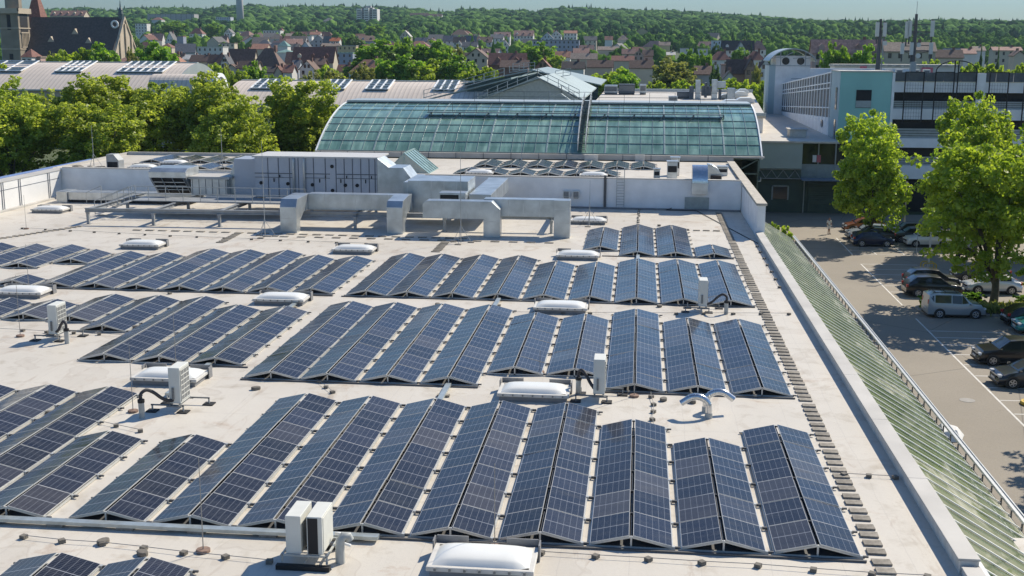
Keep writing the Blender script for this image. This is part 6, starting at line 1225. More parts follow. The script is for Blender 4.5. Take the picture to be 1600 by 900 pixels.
house(-132.4, 953.5, 8.8, 7.0, 21.4, 25.0, 'h', 'tan', 'cream', 'tan hip roof above the white terraces', 0)
house(-145.8, 903.9, 9.9, 7.9, 19.1, 22.9, 'x', 'slate', 'white', 'first dark-roofed white terrace house from left', 1)
house(-133.8, 873.4, 8.6, 6.8, 18.0, 21.7, 'x', 'brown', 'white', 'second terrace house with brown roof', 1)
house(-126.7, 883.5, 8.6, 6.9, 18.1, 22.7, 'x', 'slate', 'white', 'third terrace house with dark roof', 1)
house(-117.1, 885.0, 12.4, 10.0, 18.1, 21.9, 'x', 'brown', 'grey', 'grey-walled brown-roofed terrace house', 1)
house(-126.1, 823.0, 4.5, 6.0, 14.7, 18.6, 'y', 'slate', 'white', 'small white gable in front of the terraces', 1)
house(-115.8, 804.0, 10.0, 8.0, 14.7, 17.7, 'x', 'slate', 'white', 'white house with dark roof in front of the terraces', 1)
house(-113.1, 934.5, 10.1, 9.1, 21.3, 24.3, 'x', 'slate', 'white', 'dark mansard house at the right end of the terraces', 1)
house(-95.8, 833.4, 6.8, 6.8, 15.3, 19.6, 'y', 'slate', 'white', 'white gabled house right of the terraces', 1)
house(-102.9, 853.3, 8.3, 6.6, 18.0, 18.3, 'f', 'pale', 'white', 'white flat-topped house between the terraces', 1)
house(-65.5, 475.4, 9.0, 10.8, 10.0, 13.5, 'y', 'brown', 'cream', 'cream house with three windows in its gable behind the bushy park', 1)
house(-70.0, 483.0, 7.1, 6.0, 9.9, 11.7, 'x', 'dark', 'white', 'dark roof with a skylight left of the cream gable', 0)
house(-47.5, 423.9, 13.0, 7.8, 8.0, 11.8, 'x', 'red', 'brick', 'long red tiled roof right of the cream gable', 0)
house(-40.6, 383.0, 8.7, 6.1, 7.7, 9.7, 'x', 'brown', 'brick', 'brown brick building in front of the long red roof', 0)
house(-97.0, 985.6, 15.9, 11.1, 23.9, 28.1, 'x', 'pink', 'white', 'pink-roofed white house with two wings above the grey block', 1)
house(-73.7, 934.7, 9.5, 9.5, 21.4, 25.8, 'y', 'slate', 'blue', 'pale blue gabled house above the grey block', 1)
house(-68.9, 964.4, 8.8, 8.8, 23.7, 27.7, 'y', 'slate', 'white', 'white half-gabled house with slate roof', 1)
house(-59.7, 1004.3, 10.7, 8.6, 26.3, 28.4, 'x', 'orange', 'white', 'white house with orange roof edge', 1)
house(-49.2, 763.0, 19.1, 6.0, 18.8, 19.1, 'f', 'slate', 'bluegrey', 'long blue-grey apartment block behind the bright bushy tree', 1)
house(-67.5, 803.0, 11.2, 6.0, 18.7, 19.0, 'f', 'slate', 'bluegrey', 'lower blue-grey block left of the long one', 1)
house(-33.2, 723.4, 8.5, 6.8, 12.6, 15.6, 'x', 'pink', 'pink', 'pink-roofed house right of the blue-grey block', 0)
house(-33.3, 663.4, 8.5, 6.8, 11.3, 13.7, 'x', 'pink', 'white', 'lower pink roof in front of the blue-grey block', 0)
house(-20.7, 743.2, 12.6, 6.3, 13.0, 14.9, 'x', 'tan', 'cream', 'long tan roof among trees in the centre', 0)
house(-40.9, 954.1, 10.1, 8.1, 20.2, 23.2, 'x', 'grey', 'cream', 'grey-roofed cream house at the forest edge', 1)
house(-25.7, 933.0, 5.9, 6.0, 20.6, 23.1, 'x', 'orange', 'white', 'white house with pale orange roof at the forest edge', 0)
house(-14.9, 953.9, 8.6, 7.7, 20.8, 24.3, 'h', 'tan', 'cream', 'tan-roofed house at the forest edge', 0)
house(-36.8, 563.0, 6.9, 6.0, 9.8, 12.2, 'x', 'orange', 'white', 'orange-pink roof behind the half-timbered house', 0)
house(-26.0, 543.0, 11.6, 6.0, 9.1, 11.4, 'x', 'tan', 'cream', 'wide tan roof with dormers in the centre', 0)
house(-32.2, 393.0, 5.1, 6.0, 7.4, 10.1, 'y', 'red', 'timber', 'half-timbered house with a red gabled roof behind the gabled atrium', 1)
house(-21.7, 383.0, 6.9, 6.0, 7.4, 9.4, 'x', 'dark', 'white', 'dark-roofed house with a round white dormer', 0)
house(-14.5, 423.0, 8.8, 6.0, 7.3, 9.5, 'x', 'brown', 'cream', 'long brown roof above the row of bright trees', 0)
house(-8.1, 523.0, 9.4, 6.0, 8.6, 10.5, 'x', 'red', 'cream', 'long pinkish-red roof behind the brown roofs', 0)
house(-0.0, 413.0, 7.8, 6.0, 7.3, 9.6, 'x', 'brown', 'cream', 'second long brown roof, left of the willow', 0)
house(-7.0, 643.0, 6.8, 6.0, 11.1, 13.5, 'x', 'pink', 'cream', 'pink-roofed house above the long red roof', 0)
house(-1.6, 603.0, 5.4, 6.0, 10.3, 12.9, 'y', 'tan', 'pink', 'pale pink gabled house in the centre', 1)
house(3.1, 613.0, 5.2, 6.0, 10.3, 12.9, 'x', 'brown', 'pink', 'brown roof right of the pink gabled house', 0)
house(15.0, 803.0, 7.2, 6.0, 16.0, 18.1, 'x', 'tan', 'yellow', 'yellowish cream house among trees', 0)
house(26.7, 763.0, 5.2, 6.0, 14.0, 14.3, 'f', 'pale', 'white', 'small white block among trees', 0)
house(34.8, 723.0, 8.7, 6.0, 13.6, 13.9, 'f', 'pale', 'white', 'white flat-roofed building left of the manor', 1)
house(15.0, 623.0, 4.2, 6.0, 10.6, 11.9, 'x', 'pale', 'yellow', 'bright yellowish roof above the willow', 0)
house(52.2, 853.0, 7.1, 6.0, 19.4, 19.7, 'f', 'pale', 'blue', 'pale blue block behind the trees left of the manor', 1)
house(50.5, 643.7, 16.7, 7.5, 13.4, 18.0, 'x', 'dark', 'white', 'large manor with dark roof, white gables and little turrets', 1)
house(51.0, 631.0, 4.9, 6.0, 13.4, 17.3, 'y', 'slate', 'white', 'white front gable of the manor with a round window', 1)
house(61.7, 648.1, 7.7, 6.2, 13.4, 18.1, 'h', 'pink', 'white', 'pale pink-roofed right wing of the manor', 1)
house(29.3, 453.0, 7.5, 6.0, 9.7, 12.9, 'h', 'red', 'white', 'red hip-roofed house with paired windows, left of two', 1)
house(42.5, 458.0, 6.9, 6.0, 9.7, 13.0, 'h', 'red', 'white', 'red hip-roofed house, right of two, nearest the garage tower', 1)
house(28.0, 403.0, 2.9, 6.0, 8.4, 8.7, 'f', 'pink', 'pink', 'small pink block behind the dark poplars', 0)
house(17.0, 333.0, 4.5, 6.0, 6.9, 8.9, 'x', 'brown', 'grey', 'grey house with brown roof and a white-framed window beside the poplars', 0)
house(28.1, 348.0, 7.0, 6.0, 7.0, 10.6, 'x', 'brown', 'timber', 'large brown-roofed half-timbered house', 0)
house(30.6, 343.0, 2.5, 6.0, 8.5, 11.0, 'y', 'brown', 'timber', 'orange half-timbered gable end', 1)
house(34.7, 343.0, 4.2, 6.0, 7.9, 11.0, 'y', 'dark', 'white', 'dark gabled house with one lit window by the garage tower', 1)
house(22.6, 313.0, 3.2, 6.0, 6.0, 8.0, 'y', 'tan', 'white', 'pale gable between tree crowns', 0)
house(57.4, 343.0, 20.0, 6.0, 12.9, 16.2, 'x', 'pink', 'pink', 'long four-storey building with a weathered pink roof behind the garage', 1)
house(72.7, 338.0, 13.4, 6.0, 13.3, 15.5, 'x', 'tan', 'cream', 'cream apartment building with regular windows behind the phone masts', 1)
house(104.1, 423.0, 9.3, 6.0, 11.2, 13.6, 'x', 'brown', 'cream', 'dark brown low roof right of the cream apartment building', 0)
house(121.3, 463.0, 4.6, 6.0, 12.4, 14.0, 'x', 'pink', 'white', 'pink-roofed small house right of the brown roof', 0)
house(152.4, 523.0, 11.6, 6.0, 13.6, 14.9, 'x', 'pink', 'cream', 'long pink-roofed cream building at the right', 1)
house(130.2, 433.0, 3.6, 6.0, 11.9, 13.4, 'y', 'brown', 'cream', 'brown gabled house at the right picture edge', 0)
house(161.0, 643.0, 8.7, 6.0, 14.5, 14.8, 'f', 'grey', 'blue', 'pale grey low hall in front of the hills at the right', 0)
house(152.0, 563.0, 5.0, 6.0, 13.5, 15.2, 'x', 'tan', 'white', 'tan-roofed white house before the hills at the right', 0)
lowb = house(46.7, 228.0, 22.3, 6.0, 10.6, 10.9, 'f', 'pale', 'white', 'long low white rooftop building behind the garage deck with pink panels', 0)
o = MB().box(51.0, 53.0, 224.7, 224.85, 9.5, 10.5).build('pink_panel', M['pinksign'], lowb); o.matrix_parent_inverse = Matrix.Translation(-Vector(lowb.location))
o = MB().box(40.0, 41.2, 224.7, 224.85, 9.7, 10.7).build('pink_panel', M['pinksign'], lowb); o.matrix_parent_inverse = Matrix.Translation(-Vector(lowb.location))
house(-214.7, 918.7, 12.5, 9.8, 18.9, 22.8, 'x', 'brown', 'grey', 'wide brown-roofed grey long-ridged house behind the bushy park, in the middle rows', 0, rz=0.50, group='small houses on the far slopes', chimney=False)
house(-125.0, 1069.9, 14.5, 9.2, 24.0, 27.9, 'x', 'pink', 'white', 'small pink-roofed white long-ridged house above the terraces, high on the slope', 0, rz=0.00, group='small houses on the far slopes', chimney=False)
house(-170.4, 1158.8, 11.5, 10.5, 26.5, 30.6, 'h', 'orange', 'cream', 'low orange-roofed cream hip-roofed house above the terraces, high on the slope', 0, rz=0.00, group='small houses on the far slopes', chimney=False)
house(-316.2, 1060.1, 11.0, 9.6, 22.9, 26.1, 'x', 'tan', 'yellow', 'low tan-roofed yellow long-ridged house below the tower block, high on the slope', 0, rz=0.30, group='small houses on the far slopes', chimney=False)
house(-119.5, 675.8, 13.8, 9.2, 8.4, 12.0, 'h', 'slate', 'white', 'small slate-roofed white hip-roofed house behind the bushy park, in the nearer rows', 0, rz=0.50, group='small houses on the far slopes', chimney=False)
house(-329.2, 997.9, 9.2, 8.6, 20.0, 24.2, 'x', 'tan', 'white', 'low tan-roofed white long-ridged house below the tall chimney, in the middle rows', 0, rz=0.30, group='small houses on the far slopes', chimney=False)
house(-332.1, 910.1, 12.1, 9.9, 17.5, 21.6, 'y', 'grey', 'cream', 'low grey-roofed cream gabled house below the tall chimney, in the middle rows', 0, rz=-0.40, group='small houses on the far slopes', chimney=False)
house(-326.2, 1116.7, 14.9, 8.9, 24.3, 28.4, 'x', 'red', 'white', 'tall red-roofed white long-ridged house below the tower block, high on the slope', 0, rz=0.30, group='small houses on the far slopes', chimney=False)
house(-236.2, 993.4, 10.9, 9.1, 19.5, 23.3, 'y', 'pink', 'grey', 'small pink-roofed grey gabled house behind the bushy park, in the middle rows', 0, rz=0.00, group='small houses on the far slopes', chimney=False)
house(-230.5, 760.2, 13.8, 8.7, 11.1, 15.0, 'x', 'red', 'yellow', 'low red-roofed yellow long-ridged house below the tall chimney, in the nearer rows', 0, rz=0.30, group='small houses on the far slopes', chimney=False)
house(-206.1, 670.4, 13.5, 8.7, 9.7, 13.3, 'x', 'red', 'yellow', 'little red-roofed yellow long-ridged house below the tall chimney, in the nearer rows', 0, rz=0.30, group='small houses on the far slopes', chimney=False)
house(8.7, 834.3, 14.0, 8.3, 15.0, 19.2, 'h', 'pink', 'yellow', 'low pink-roofed yellow hip-roofed house left of the manor, in the middle rows', 0, rz=-0.40, group='small houses on the far slopes', chimney=False)
house(-136.1, 642.4, 11.5, 8.6, 8.7, 13.4, 'h', 'orange', 'cream', 'small orange-roofed cream hip-roofed house behind the bushy park, in the nearer rows', 0, rz=-0.40, group='small houses on the far slopes', chimney=False)
house(-53.9, 651.1, 11.9, 8.4, 9.0, 12.5, 'x', 'orange', 'yellow', 'tall orange-roofed yellow long-ridged house above the terraces, in the nearer rows', 0, rz=0.00, group='small houses on the far slopes', chimney=False)
house(-132.6, 1232.4, 12.2, 10.4, 27.5, 31.0, 'x', 'orange', 'white', 'little orange-roofed white long-ridged house above the terraces, high on the slope', 0, rz=0.00, group='small houses on the far slopes', chimney=False)
house(-279.6, 927.1, 12.4, 9.2, 18.6, 22.1, 'h', 'red', 'grey', 'low red-roofed grey hip-roofed house below the tower block, in the middle rows', 0, rz=0.00, group='small houses on the far slopes', chimney=False)
house(-315.0, 1012.4, 11.6, 9.1, 20.9, 25.3, 'h', 'tan', 'grey', 'tall tan-roofed grey hip-roofed house below the tall chimney, high on the slope', 0, rz=0.00, group='small houses on the far slopes', chimney=False)
house(-370.9, 1126.0, 10.3, 8.4, 23.4, 27.0, 'y', 'red', 'grey', 'narrow red-roofed grey gabled house below the tall chimney, high on the slope', 0, rz=0.00, group='small houses on the far slopes', chimney=False)
house(-108.3, 1119.3, 13.0, 10.2, 25.0, 28.2, 'x', 'grey', 'cream', 'little grey-roofed cream long-ridged house above the terraces, high on the slope', 0, rz=-0.40, group='small houses on the far slopes', chimney=False)
house(-286.5, 732.9, 9.1, 10.5, 10.0, 14.7, 'h', 'slate', 'white', 'wide slate-roofed white hip-roofed house left of the tall chimney, in the nearer rows', 0, rz=0.30, group='small houses on the far slopes', chimney=False)
house(-114.4, 953.3, 10.4, 9.7, 17.3, 21.4, 'y', 'slate', 'yellow', 'little slate-roofed yellow gabled house above the terraces, in the middle rows', 0, rz=0.00, group='small houses on the far slopes', chimney=False)
house(-284.9, 1061.1, 14.7, 8.8, 23.0, 27.9, 'h', 'red', 'grey', 'wide red-roofed grey hip-roofed house below the tower block, high on the slope', 0, rz=0.00, group='small houses on the far slopes', chimney=False)
house(-257.8, 881.6, 12.4, 9.7, 17.6, 22.0, 'x', 'tan', 'grey', 'little tan-roofed grey long-ridged house below the tower block, in the middle rows', 0, rz=0.00, group='small houses on the far slopes', chimney=False)
house(-95.1, 1218.9, 12.5, 10.6, 27.2, 31.7, 'x', 'orange', 'yellow', 'low orange-roofed yellow long-ridged house at the forest edge in the centre, high on the slope', 0, rz=0.00, group='small houses on the far slopes', chimney=False)
house(-246.2, 788.9, 13.8, 8.6, 13.4, 16.9, 'h', 'slate', 'cream', 'tall slate-roofed cream hip-roofed house below the tall chimney, in the nearer rows', 0, rz=-0.40, group='small houses on the far slopes', chimney=False)
house(-168.1, 971.0, 11.9, 10.2, 20.6, 24.4, 'x', 'grey', 'cream', 'little grey-roofed cream long-ridged house behind the bushy park, in the middle rows', 0, rz=0.00, group='small houses on the far slopes', chimney=False)
house(-394.6, 926.1, 10.3, 9.8, 19.3, 23.1, 'y', 'red', 'white', 'small red-roofed white gabled house left of the tall chimney, in the middle rows', 0, rz=-0.40, group='small houses on the far slopes', chimney=False)
house(-320.2, 952.4, 13.2, 10.0, 18.2, 22.1, 'y', 'red', 'white', 'narrow red-roofed white gabled house below the tall chimney, in the middle rows', 0, rz=0.50, group='small houses on the far slopes', chimney=False)
house(-222.8, 732.8, 14.3, 10.0, 10.0, 14.9, 'x', 'pink', 'yellow', 'tall pink-roofed yellow long-ridged house below the tall chimney, in the nearer rows', 0, rz=0.50, group='small houses on the far slopes', chimney=False)
house(-347.7, 1064.4, 9.6, 8.5, 23.0, 27.1, 'h', 'pink', 'white', 'low pink-roofed white hip-roofed house below the tall chimney, high on the slope', 0, rz=0.30, group='small houses on the far slopes', chimney=False)
house(-250.4, 842.3, 14.1, 8.3, 14.1, 17.3, 'x', 'orange', 'white', 'little orange-roofed white long-ridged house below the tower block, in the middle rows', 0, rz=0.00, group='small houses on the far slopes', chimney=False)
house(-159.5, 700.9, 12.6, 10.6, 11.3, 15.4, 'x', 'orange', 'cream', 'little orange-roofed cream long-ridged house behind the bushy park, in the nearer rows', 0, rz=0.30, group='small houses on the far slopes', chimney=False)
house(-330.0, 1181.5, 14.7, 9.1, 27.3, 31.4, 'h', 'orange', 'white', 'narrow orange-roofed white hip-roofed house below the tower block, high on the slope', 0, rz=-0.40, group='small houses on the far slopes', chimney=False)
house(-376.3, 1105.4, 13.0, 9.5, 24.4, 28.3, 'x', 'slate', 'yellow', 'little slate-roofed yellow long-ridged house below the tall chimney, high on the slope', 0, rz=0.00, group='small houses on the far slopes', chimney=False)
house(-293.5, 976.6, 14.8, 10.7, 18.3, 22.9, 'x', 'red', 'white', 'wide red-roofed white long-ridged house below the tower block, in the middle rows', 0, rz=0.00, group='small houses on the far slopes', chimney=False)
house(61.8, 1060.4, 10.3, 8.9, 23.6, 27.5, 'x', 'tan', 'cream', 'tall tan-roofed cream long-ridged house left of the manor, high on the slope', 0, rz=-0.40, group='small houses on the far slopes', chimney=False)
house(-327.0, 1029.0, 10.8, 9.4, 22.4, 26.2, 'x', 'grey', 'white', 'narrow grey-roofed white long-ridged house below the tall chimney, high on the slope', 0, rz=0.30, group='small houses on the far slopes', chimney=False)
house(-163.9, 873.1, 14.8, 10.4, 15.0, 18.8, 'h', 'orange', 'cream', 'little orange-roofed cream hip-roofed house behind the bushy park, in the middle rows', 0, rz=0.00, group='small houses on the far slopes', chimney=False)
house(-335.5, 820.2, 9.2, 10.1, 13.2, 16.3, 'h', 'red', 'cream', 'little red-roofed cream hip-roofed house left of the tall chimney, in the middle rows', 0, rz=0.00, group='small houses on the far slopes', chimney=False)
house(-270.0, 838.2, 9.7, 8.2, 15.5, 19.1, 'h', 'slate', 'white', 'tall slate-roofed white hip-roofed house below the tall chimney, in the middle rows', 0, rz=0.00, group='small houses on the far slopes', chimney=False)
house(-348.9, 819.7, 9.3, 9.3, 12.7, 16.9, 'x', 'red', 'white', 'small red-roofed white long-ridged house left of the tall chimney, in the middle rows', 0, rz=0.00, group='small houses on the far slopes', chimney=False)
house(-272.2, 692.2, 11.3, 9.0, 10.7, 15.5, 'x', 'slate', 'grey', 'wide slate-roofed grey long-ridged house left of the tall chimney, in the nearer rows', 0, rz=0.30, group='small houses on the far slopes', chimney=False)
house(-158.4, 752.6, 13.1, 10.9, 13.5, 16.8, 'x', 'red', 'cream', 'low red-roofed cream long-ridged house behind the bushy park, in the nearer rows', 0, rz=0.00, group='small houses on the far slopes', chimney=False)
house(-180.0, 820.9, 14.3, 10.3, 14.1, 18.3, 'x', 'slate', 'white', 'wide slate-roofed white long-ridged house behind the bushy park, in the middle rows', 0, rz=0.00, group='small houses on the far slopes', chimney=False)
house(-278.2, 899.5, 11.3, 8.4, 15.0, 18.6, 'x', 'pink', 'white', 'little pink-roofed white long-ridged house below the tall chimney, in the middle rows', 0, rz=-0.40, group='small houses on the far slopes', chimney=False)
house(48.1, 886.4, 12.9, 9.8, 15.3, 19.0, 'x', 'pink', 'cream', 'tall pink-roofed cream long-ridged house left of the manor, in the middle rows', 0, rz=-0.40, group='small houses on the far slopes', chimney=False)
house(-363.9, 1077.6, 14.2, 11.0, 23.7, 28.5, 'h', 'pink', 'cream', 'wide pink-roofed cream hip-roofed house below the tall chimney, high on the slope', 0, rz=-0.40, group='small houses on the far slopes', chimney=False)
house(-267.5, 1199.8, 10.8, 10.8, 26.6, 29.8, 'x', 'pink', 'yellow', 'wide pink-roofed yellow long-ridged house behind the bushy park, high on the slope', 0, rz=0.00, group='small houses on the far slopes', chimney=False)
house(-15.1, 808.6, 11.5, 8.2, 12.6, 17.1, 'y', 'grey', 'white', 'little grey-roofed white gabled house at the forest edge in the centre, in the middle rows', 0, rz=-0.40, group='small houses on the far slopes', chimney=False)
house(-256.9, 1090.9, 14.6, 9.6, 22.1, 26.3, 'x', 'orange', 'white', 'little orange-roofed white long-ridged house behind the bushy park, high on the slope', 0, rz=0.00, group='small houses on the far slopes', chimney=False)
house(104.7, 1237.0, 13.7, 10.9, 27.6, 31.0, 'x', 'pink', 'grey', 'low pink-roofed grey long-ridged house left of the manor, high on the slope', 0, rz=0.00, group='small houses on the far slopes', chimney=False)
house(-2.8, 775.8, 13.8, 9.3, 11.9, 15.0, 'h', 'red', 'cream', 'wide red-roofed cream hip-roofed house at the forest edge in the centre, in the nearer rows', 0, rz=0.00, group='small houses on the far slopes', chimney=False)
house(-88.6, 944.6, 11.2, 9.9, 17.7, 20.8, 'x', 'slate', 'yellow', 'small slate-roofed yellow long-ridged house above the terraces, in the middle rows', 0, rz=-0.40, group='small houses on the far slopes', chimney=False)
house(-89.1, 698.9, 13.7, 10.3, 9.4, 13.3, 'x', 'pink', 'white', 'wide pink-roofed white long-ridged house above the terraces, in the nearer rows', 0, rz=-0.40, group='small houses on the far slopes', chimney=False)
house(-241.8, 816.2, 11.1, 10.0, 15.6, 19.4, 'x', 'pink', 'cream', 'small pink-roofed cream long-ridged house below the tower block, in the middle rows', 0, rz=0.30, group='small houses on the far slopes', chimney=False)
house(-287.6, 882.9, 11.5, 10.7, 16.2, 21.1, 'x', 'tan', 'yellow', 'small tan-roofed yellow long-ridged house below the tall chimney, in the middle rows', 0, rz=0.00, group='small houses on the far slopes', chimney=False)
house(-0.2, 1233.8, 13.2, 9.3, 30.8, 34.7, 'y', 'orange', 'yellow', 'small orange-roofed yellow gabled house left of the manor, high on the slope', 0, rz=0.00, group='small houses on the far slopes', chimney=False)
house(-238.2, 731.0, 10.1, 10.5, 12.6, 15.7, 'x', 'orange', 'cream', 'tall orange-roofed cream long-ridged house below the tall chimney, in the nearer rows', 0, rz=0.00, group='small houses on the far slopes', chimney=False)
FARH = [(-263.2, 473.0, 1.8), (-178.0, 333.0, 2.6), (-176.7, 336.0, 2.4), (-379.4, 764.1, 12.8), (-148.5, 333.0, 3.6), (-497.4, 1154.8, 7.0), (-668.7, 1658.6, 35.5), (-627.3, 1505.8, 7.5), (-409.9, 966.0, 6.0), (-394.1, 943.7, 5.6), (-378.7, 934.0, 5.0), (-338.3, 853.0, 3.4), (-387.4, 1014.6, 6.8), (-573.8, 1606.3, 11.5), (-372.4, 1053.9, 4.9), (-341.0, 953.0, 3.4), (-237.8, 644.4, 8.3), (-255.9, 723.0, 5.1), (-195.0, 483.3, 4.3), (-209.5, 523.0, 4.2), (-202.4, 523.0, 4.9), (-192.1, 508.6, 6.1), (-172.4, 473.0, 4.4), (-165.9, 465.0, 2.6), (-165.4, 483.3, 6.5), (-141.3, 403.0, 3.2), (-135.6, 403.0, 4.5), (-141.9, 444.4, 6.5), (-122.9, 388.0, 3.5), (-118.5, 383.0, 2.2), (-114.7, 381.0, 2.5), (-363.5, 1155.3, 9.8), (-364.0, 1183.0, 3.7), (-190.3, 623.0, 3.6), (-171.4, 564.0, 5.0), (-141.2, 473.0, 3.1), (-132.1, 474.2, 9.5), (-111.6, 393.3, 3.5), (-117.2, 398.0, 2.2), (-115.6, 423.0, 2.8), (-220.3, 806.1, 7.1), (-211.8, 793.0, 3.4), (-206.4, 793.0, 4.3), (-278.2, 1003.6, 5.5), (-399.6, 1505.6, 7.3), (-255.5, 903.0, 3.5), (-185.9, 703.1, 6.1), (-175.3, 703.0, 6.5), (-153.4, 603.6, 7.0), (-190.5, 643.0, 3.9), (-206.6, 723.0, 3.0), (-84.4, 364.3, 6.3), (-100.2, 398.0, 3.3), (-199.8, 1004.4, 5.4), (-167.8, 903.8, 5.7), (-157.8, 894.9, 5.9), (-357.4, 1907.3, 15.6), (-331.4, 1906.9, 12.4), (-357.6, 1754.1, 9.2), (-236.3, 2004.9, 5.9), (-160.9, 1056.0, 8.4), (-132.4, 953.5, 5.4), (-145.8, 903.9, 5.9), (-133.8, 873.4, 5.3), (-126.7, 883.5, 5.3), (-117.1, 885.0, 7.2), (-126.1, 823.0, 3.2), (-115.8, 804.0, 6.0), (-113.1, 934.5, 6.0), (-95.8, 833.4, 4.4), (-102.9, 853.3, 5.2), (-65.5, 475.4, 5.5), (-70.0, 483.0, 4.5), (-47.5, 423.9, 7.5), (-40.6, 383.0, 5.3), (-97.0, 985.6, 8.9), (-73.7, 934.7, 5.7), (-68.9, 964.4, 5.4), (-59.7, 1004.3, 6.3), (-49.2, 763.0, 10.6), (-67.5, 803.0, 6.6), (-33.2, 723.4, 5.2), (-33.3, 663.4, 5.2), (-20.7, 743.2, 7.3), (-40.9, 954.1, 6.1), (-25.7, 933.0, 4.0), (-14.9, 953.9, 5.3), (-36.8, 563.0, 4.5), (-26.0, 543.0, 6.8), (-32.2, 393.0, 3.5), (-21.7, 383.0, 4.5), (-14.5, 423.0, 5.4), (-8.1, 523.0, 5.7), (-0.0, 413.0, 4.9), (-7.0, 643.0, 4.4), (-1.6, 603.0, 3.7), (3.1, 613.0, 3.6), (15.0, 803.0, 4.6), (26.7, 763.0, 3.6), (34.8, 723.0, 5.3), (15.0, 623.0, 3.1), (52.2, 853.0, 4.5), (50.5, 643.7, 9.3), (51.0, 631.0, 3.4), (61.7, 648.1, 4.8), (29.3, 453.0, 4.8), (42.5, 458.0, 4.4), (28.0, 403.0, 2.5), (17.0, 333.0, 3.3), (28.1, 348.0, 4.5), (30.6, 343.0, 2.2), (34.7, 343.0, 3.1), (22.6, 313.0, 2.6), (57.4, 343.0, 11.0), (72.7, 338.0, 7.7), (104.1, 423.0, 5.6), (121.3, 463.0, 3.3), (152.4, 523.0, 6.8), (130.2, 433.0, 2.8), (161.0, 643.0, 5.3), (152.0, 563.0, 3.5), (46.7, 228.0, 12.1), (-214.7, 918.7, 6.2), (-125.0, 1069.9, 7.3), (-170.4, 1158.8, 5.8), (-316.2, 1060.1, 5.5), (-119.5, 675.8, 6.9), (-329.2, 997.9, 4.6), (-332.1, 910.1, 6.1), (-326.2, 1116.7, 7.5), (-236.2, 993.4, 5.5), (-230.5, 760.2, 6.9), (-206.1, 670.4, 6.7), (8.7, 834.3, 7.0), (-136.1, 642.4, 5.7), (-53.9, 651.1, 5.9), (-132.6, 1232.4, 6.1), (-279.6, 927.1, 6.2), (-315.0, 1012.4, 5.8), (-370.9, 1126.0, 5.2), (-108.3, 1119.3, 6.5), (-286.5, 732.9, 4.6), (-114.4, 953.3, 5.2), (-284.9, 1061.1, 7.3), (-257.8, 881.6, 6.2), (-95.1, 1218.9, 6.3), (-246.2, 788.9, 6.9), (-168.1, 971.0, 5.9), (-394.6, 926.1, 5.1), (-320.2, 952.4, 6.6), (-222.8, 732.8, 7.2), (-347.7, 1064.4, 4.8), (-250.4, 842.3, 7.0), (-159.5, 700.9, 6.3), (-330.0, 1181.5, 7.3), (-376.3, 1105.4, 6.5), (-293.5, 976.6, 7.4), (61.8, 1060.4, 5.2), (-327.0, 1029.0, 5.4), (-163.9, 873.1, 7.4), (-335.5, 820.2, 4.6), (-270.0, 838.2, 4.9), (-348.9, 819.7, 4.7), (-272.2, 692.2, 5.7), (-158.4, 752.6, 6.6), (-180.0, 820.9, 7.1), (-278.2, 899.5, 5.6), (48.1, 886.4, 6.4), (-363.9, 1077.6, 7.1), (-267.5, 1199.8, 5.4), (-15.1, 808.6, 5.7), (-256.9, 1090.9, 7.3), (104.7, 1237.0, 6.9), (-2.8, 775.8, 6.9), (-88.6, 944.6, 5.6), (-89.1, 698.9, 6.9), (-241.8, 816.2, 5.5), (-287.6, 882.9, 5.7), (-0.2, 1233.8, 6.6), (-238.2, 731.0, 5.1)]
# church
CY = 430.0
ch = empty('church', (-208, CY, -3), 0, 'sandstone church with a huge dark roof, stone tower and red pyramid spire', 'church'); cp2 = mkpart(ch)
cp2(MB().prism([(CY-11, -3), (CY+11, -3), (CY+11, 10.6), (CY, 23.6), (CY-11, 10.6)], 0, -227.5, -192.4), 'nave_wall', M['stonelight'])
cp2(MB().prism([(CY-12, 9.4), (CY, 23.9), (CY+12, 9.4), (CY+12, 9.8), (CY, 24.5), (CY-12, 9.8)], 0, -228.5, -193.0), 'nave_roof', M['churchroof'])
cp2(MB().prism([(CY-11.6, 9.2), (CY-11.0, 9.2), (CY, 23.8), (CY+11, 9.2), (CY+11.6, 9.2), (CY, 24.9)], 0, -192.9, -192.0), 'gable_coping', M['stonelight'])
for y in (CY-5, CY, CY+5): cp2(MB().box(-192.39, -191.9, y-.5, y+.5, -3, 18 if y != CY else 22), 'buttress', M['stonelight'])
for y in (CY-7.5, CY+7.3): cp2(MB().prism([(y-1, 2), (y+1, 2), (y+1, 9), (y, 11.5), (y-1, 9)], 0, -192.39, -192.3), 'gothic_window', M['dark'])
for x, t in ((-217.9, .52), (-209.5, .33), (-203.2, .55), (-194.6, .16)):
    y, z = CY-12*t, 24.2-15*t
    if t > .2: cp2(MB().add([(x-1.7, y-1.2, z-1.6), (x+1.7, y-1.2, z-1.6), (x, y-1.2, z+.9), (x, y+1.2, z+1.1), (x-1.7, y-.2, z-.2), (x+1.7, y-.2, z-.2)], [(0, 1, 2), (0, 2, 3, 4), (1, 5, 3, 2)]), 'dormer', M['stonelight'])
    else: cp2(MB().tube([(x+1.2*math.cos(a), y-1.5, z+1.2*math.sin(a)) for a in np.linspace(0, 2*PI, 17)], .35, 6, False), 'round_dormer', M['white'])
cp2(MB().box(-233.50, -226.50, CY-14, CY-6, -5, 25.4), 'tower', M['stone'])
cp2(MB().box(-234.20, -225.80, CY-14.7, CY-5.3, 25.41, 26.1).box(-234.20, -225.80, CY-14.7, CY-14.4, 26.1, 27.3).box(-226.10, -225.80, CY-14.7, CY-5.3, 26.1, 27.3), 'tower_gallery', M['stonelight'])
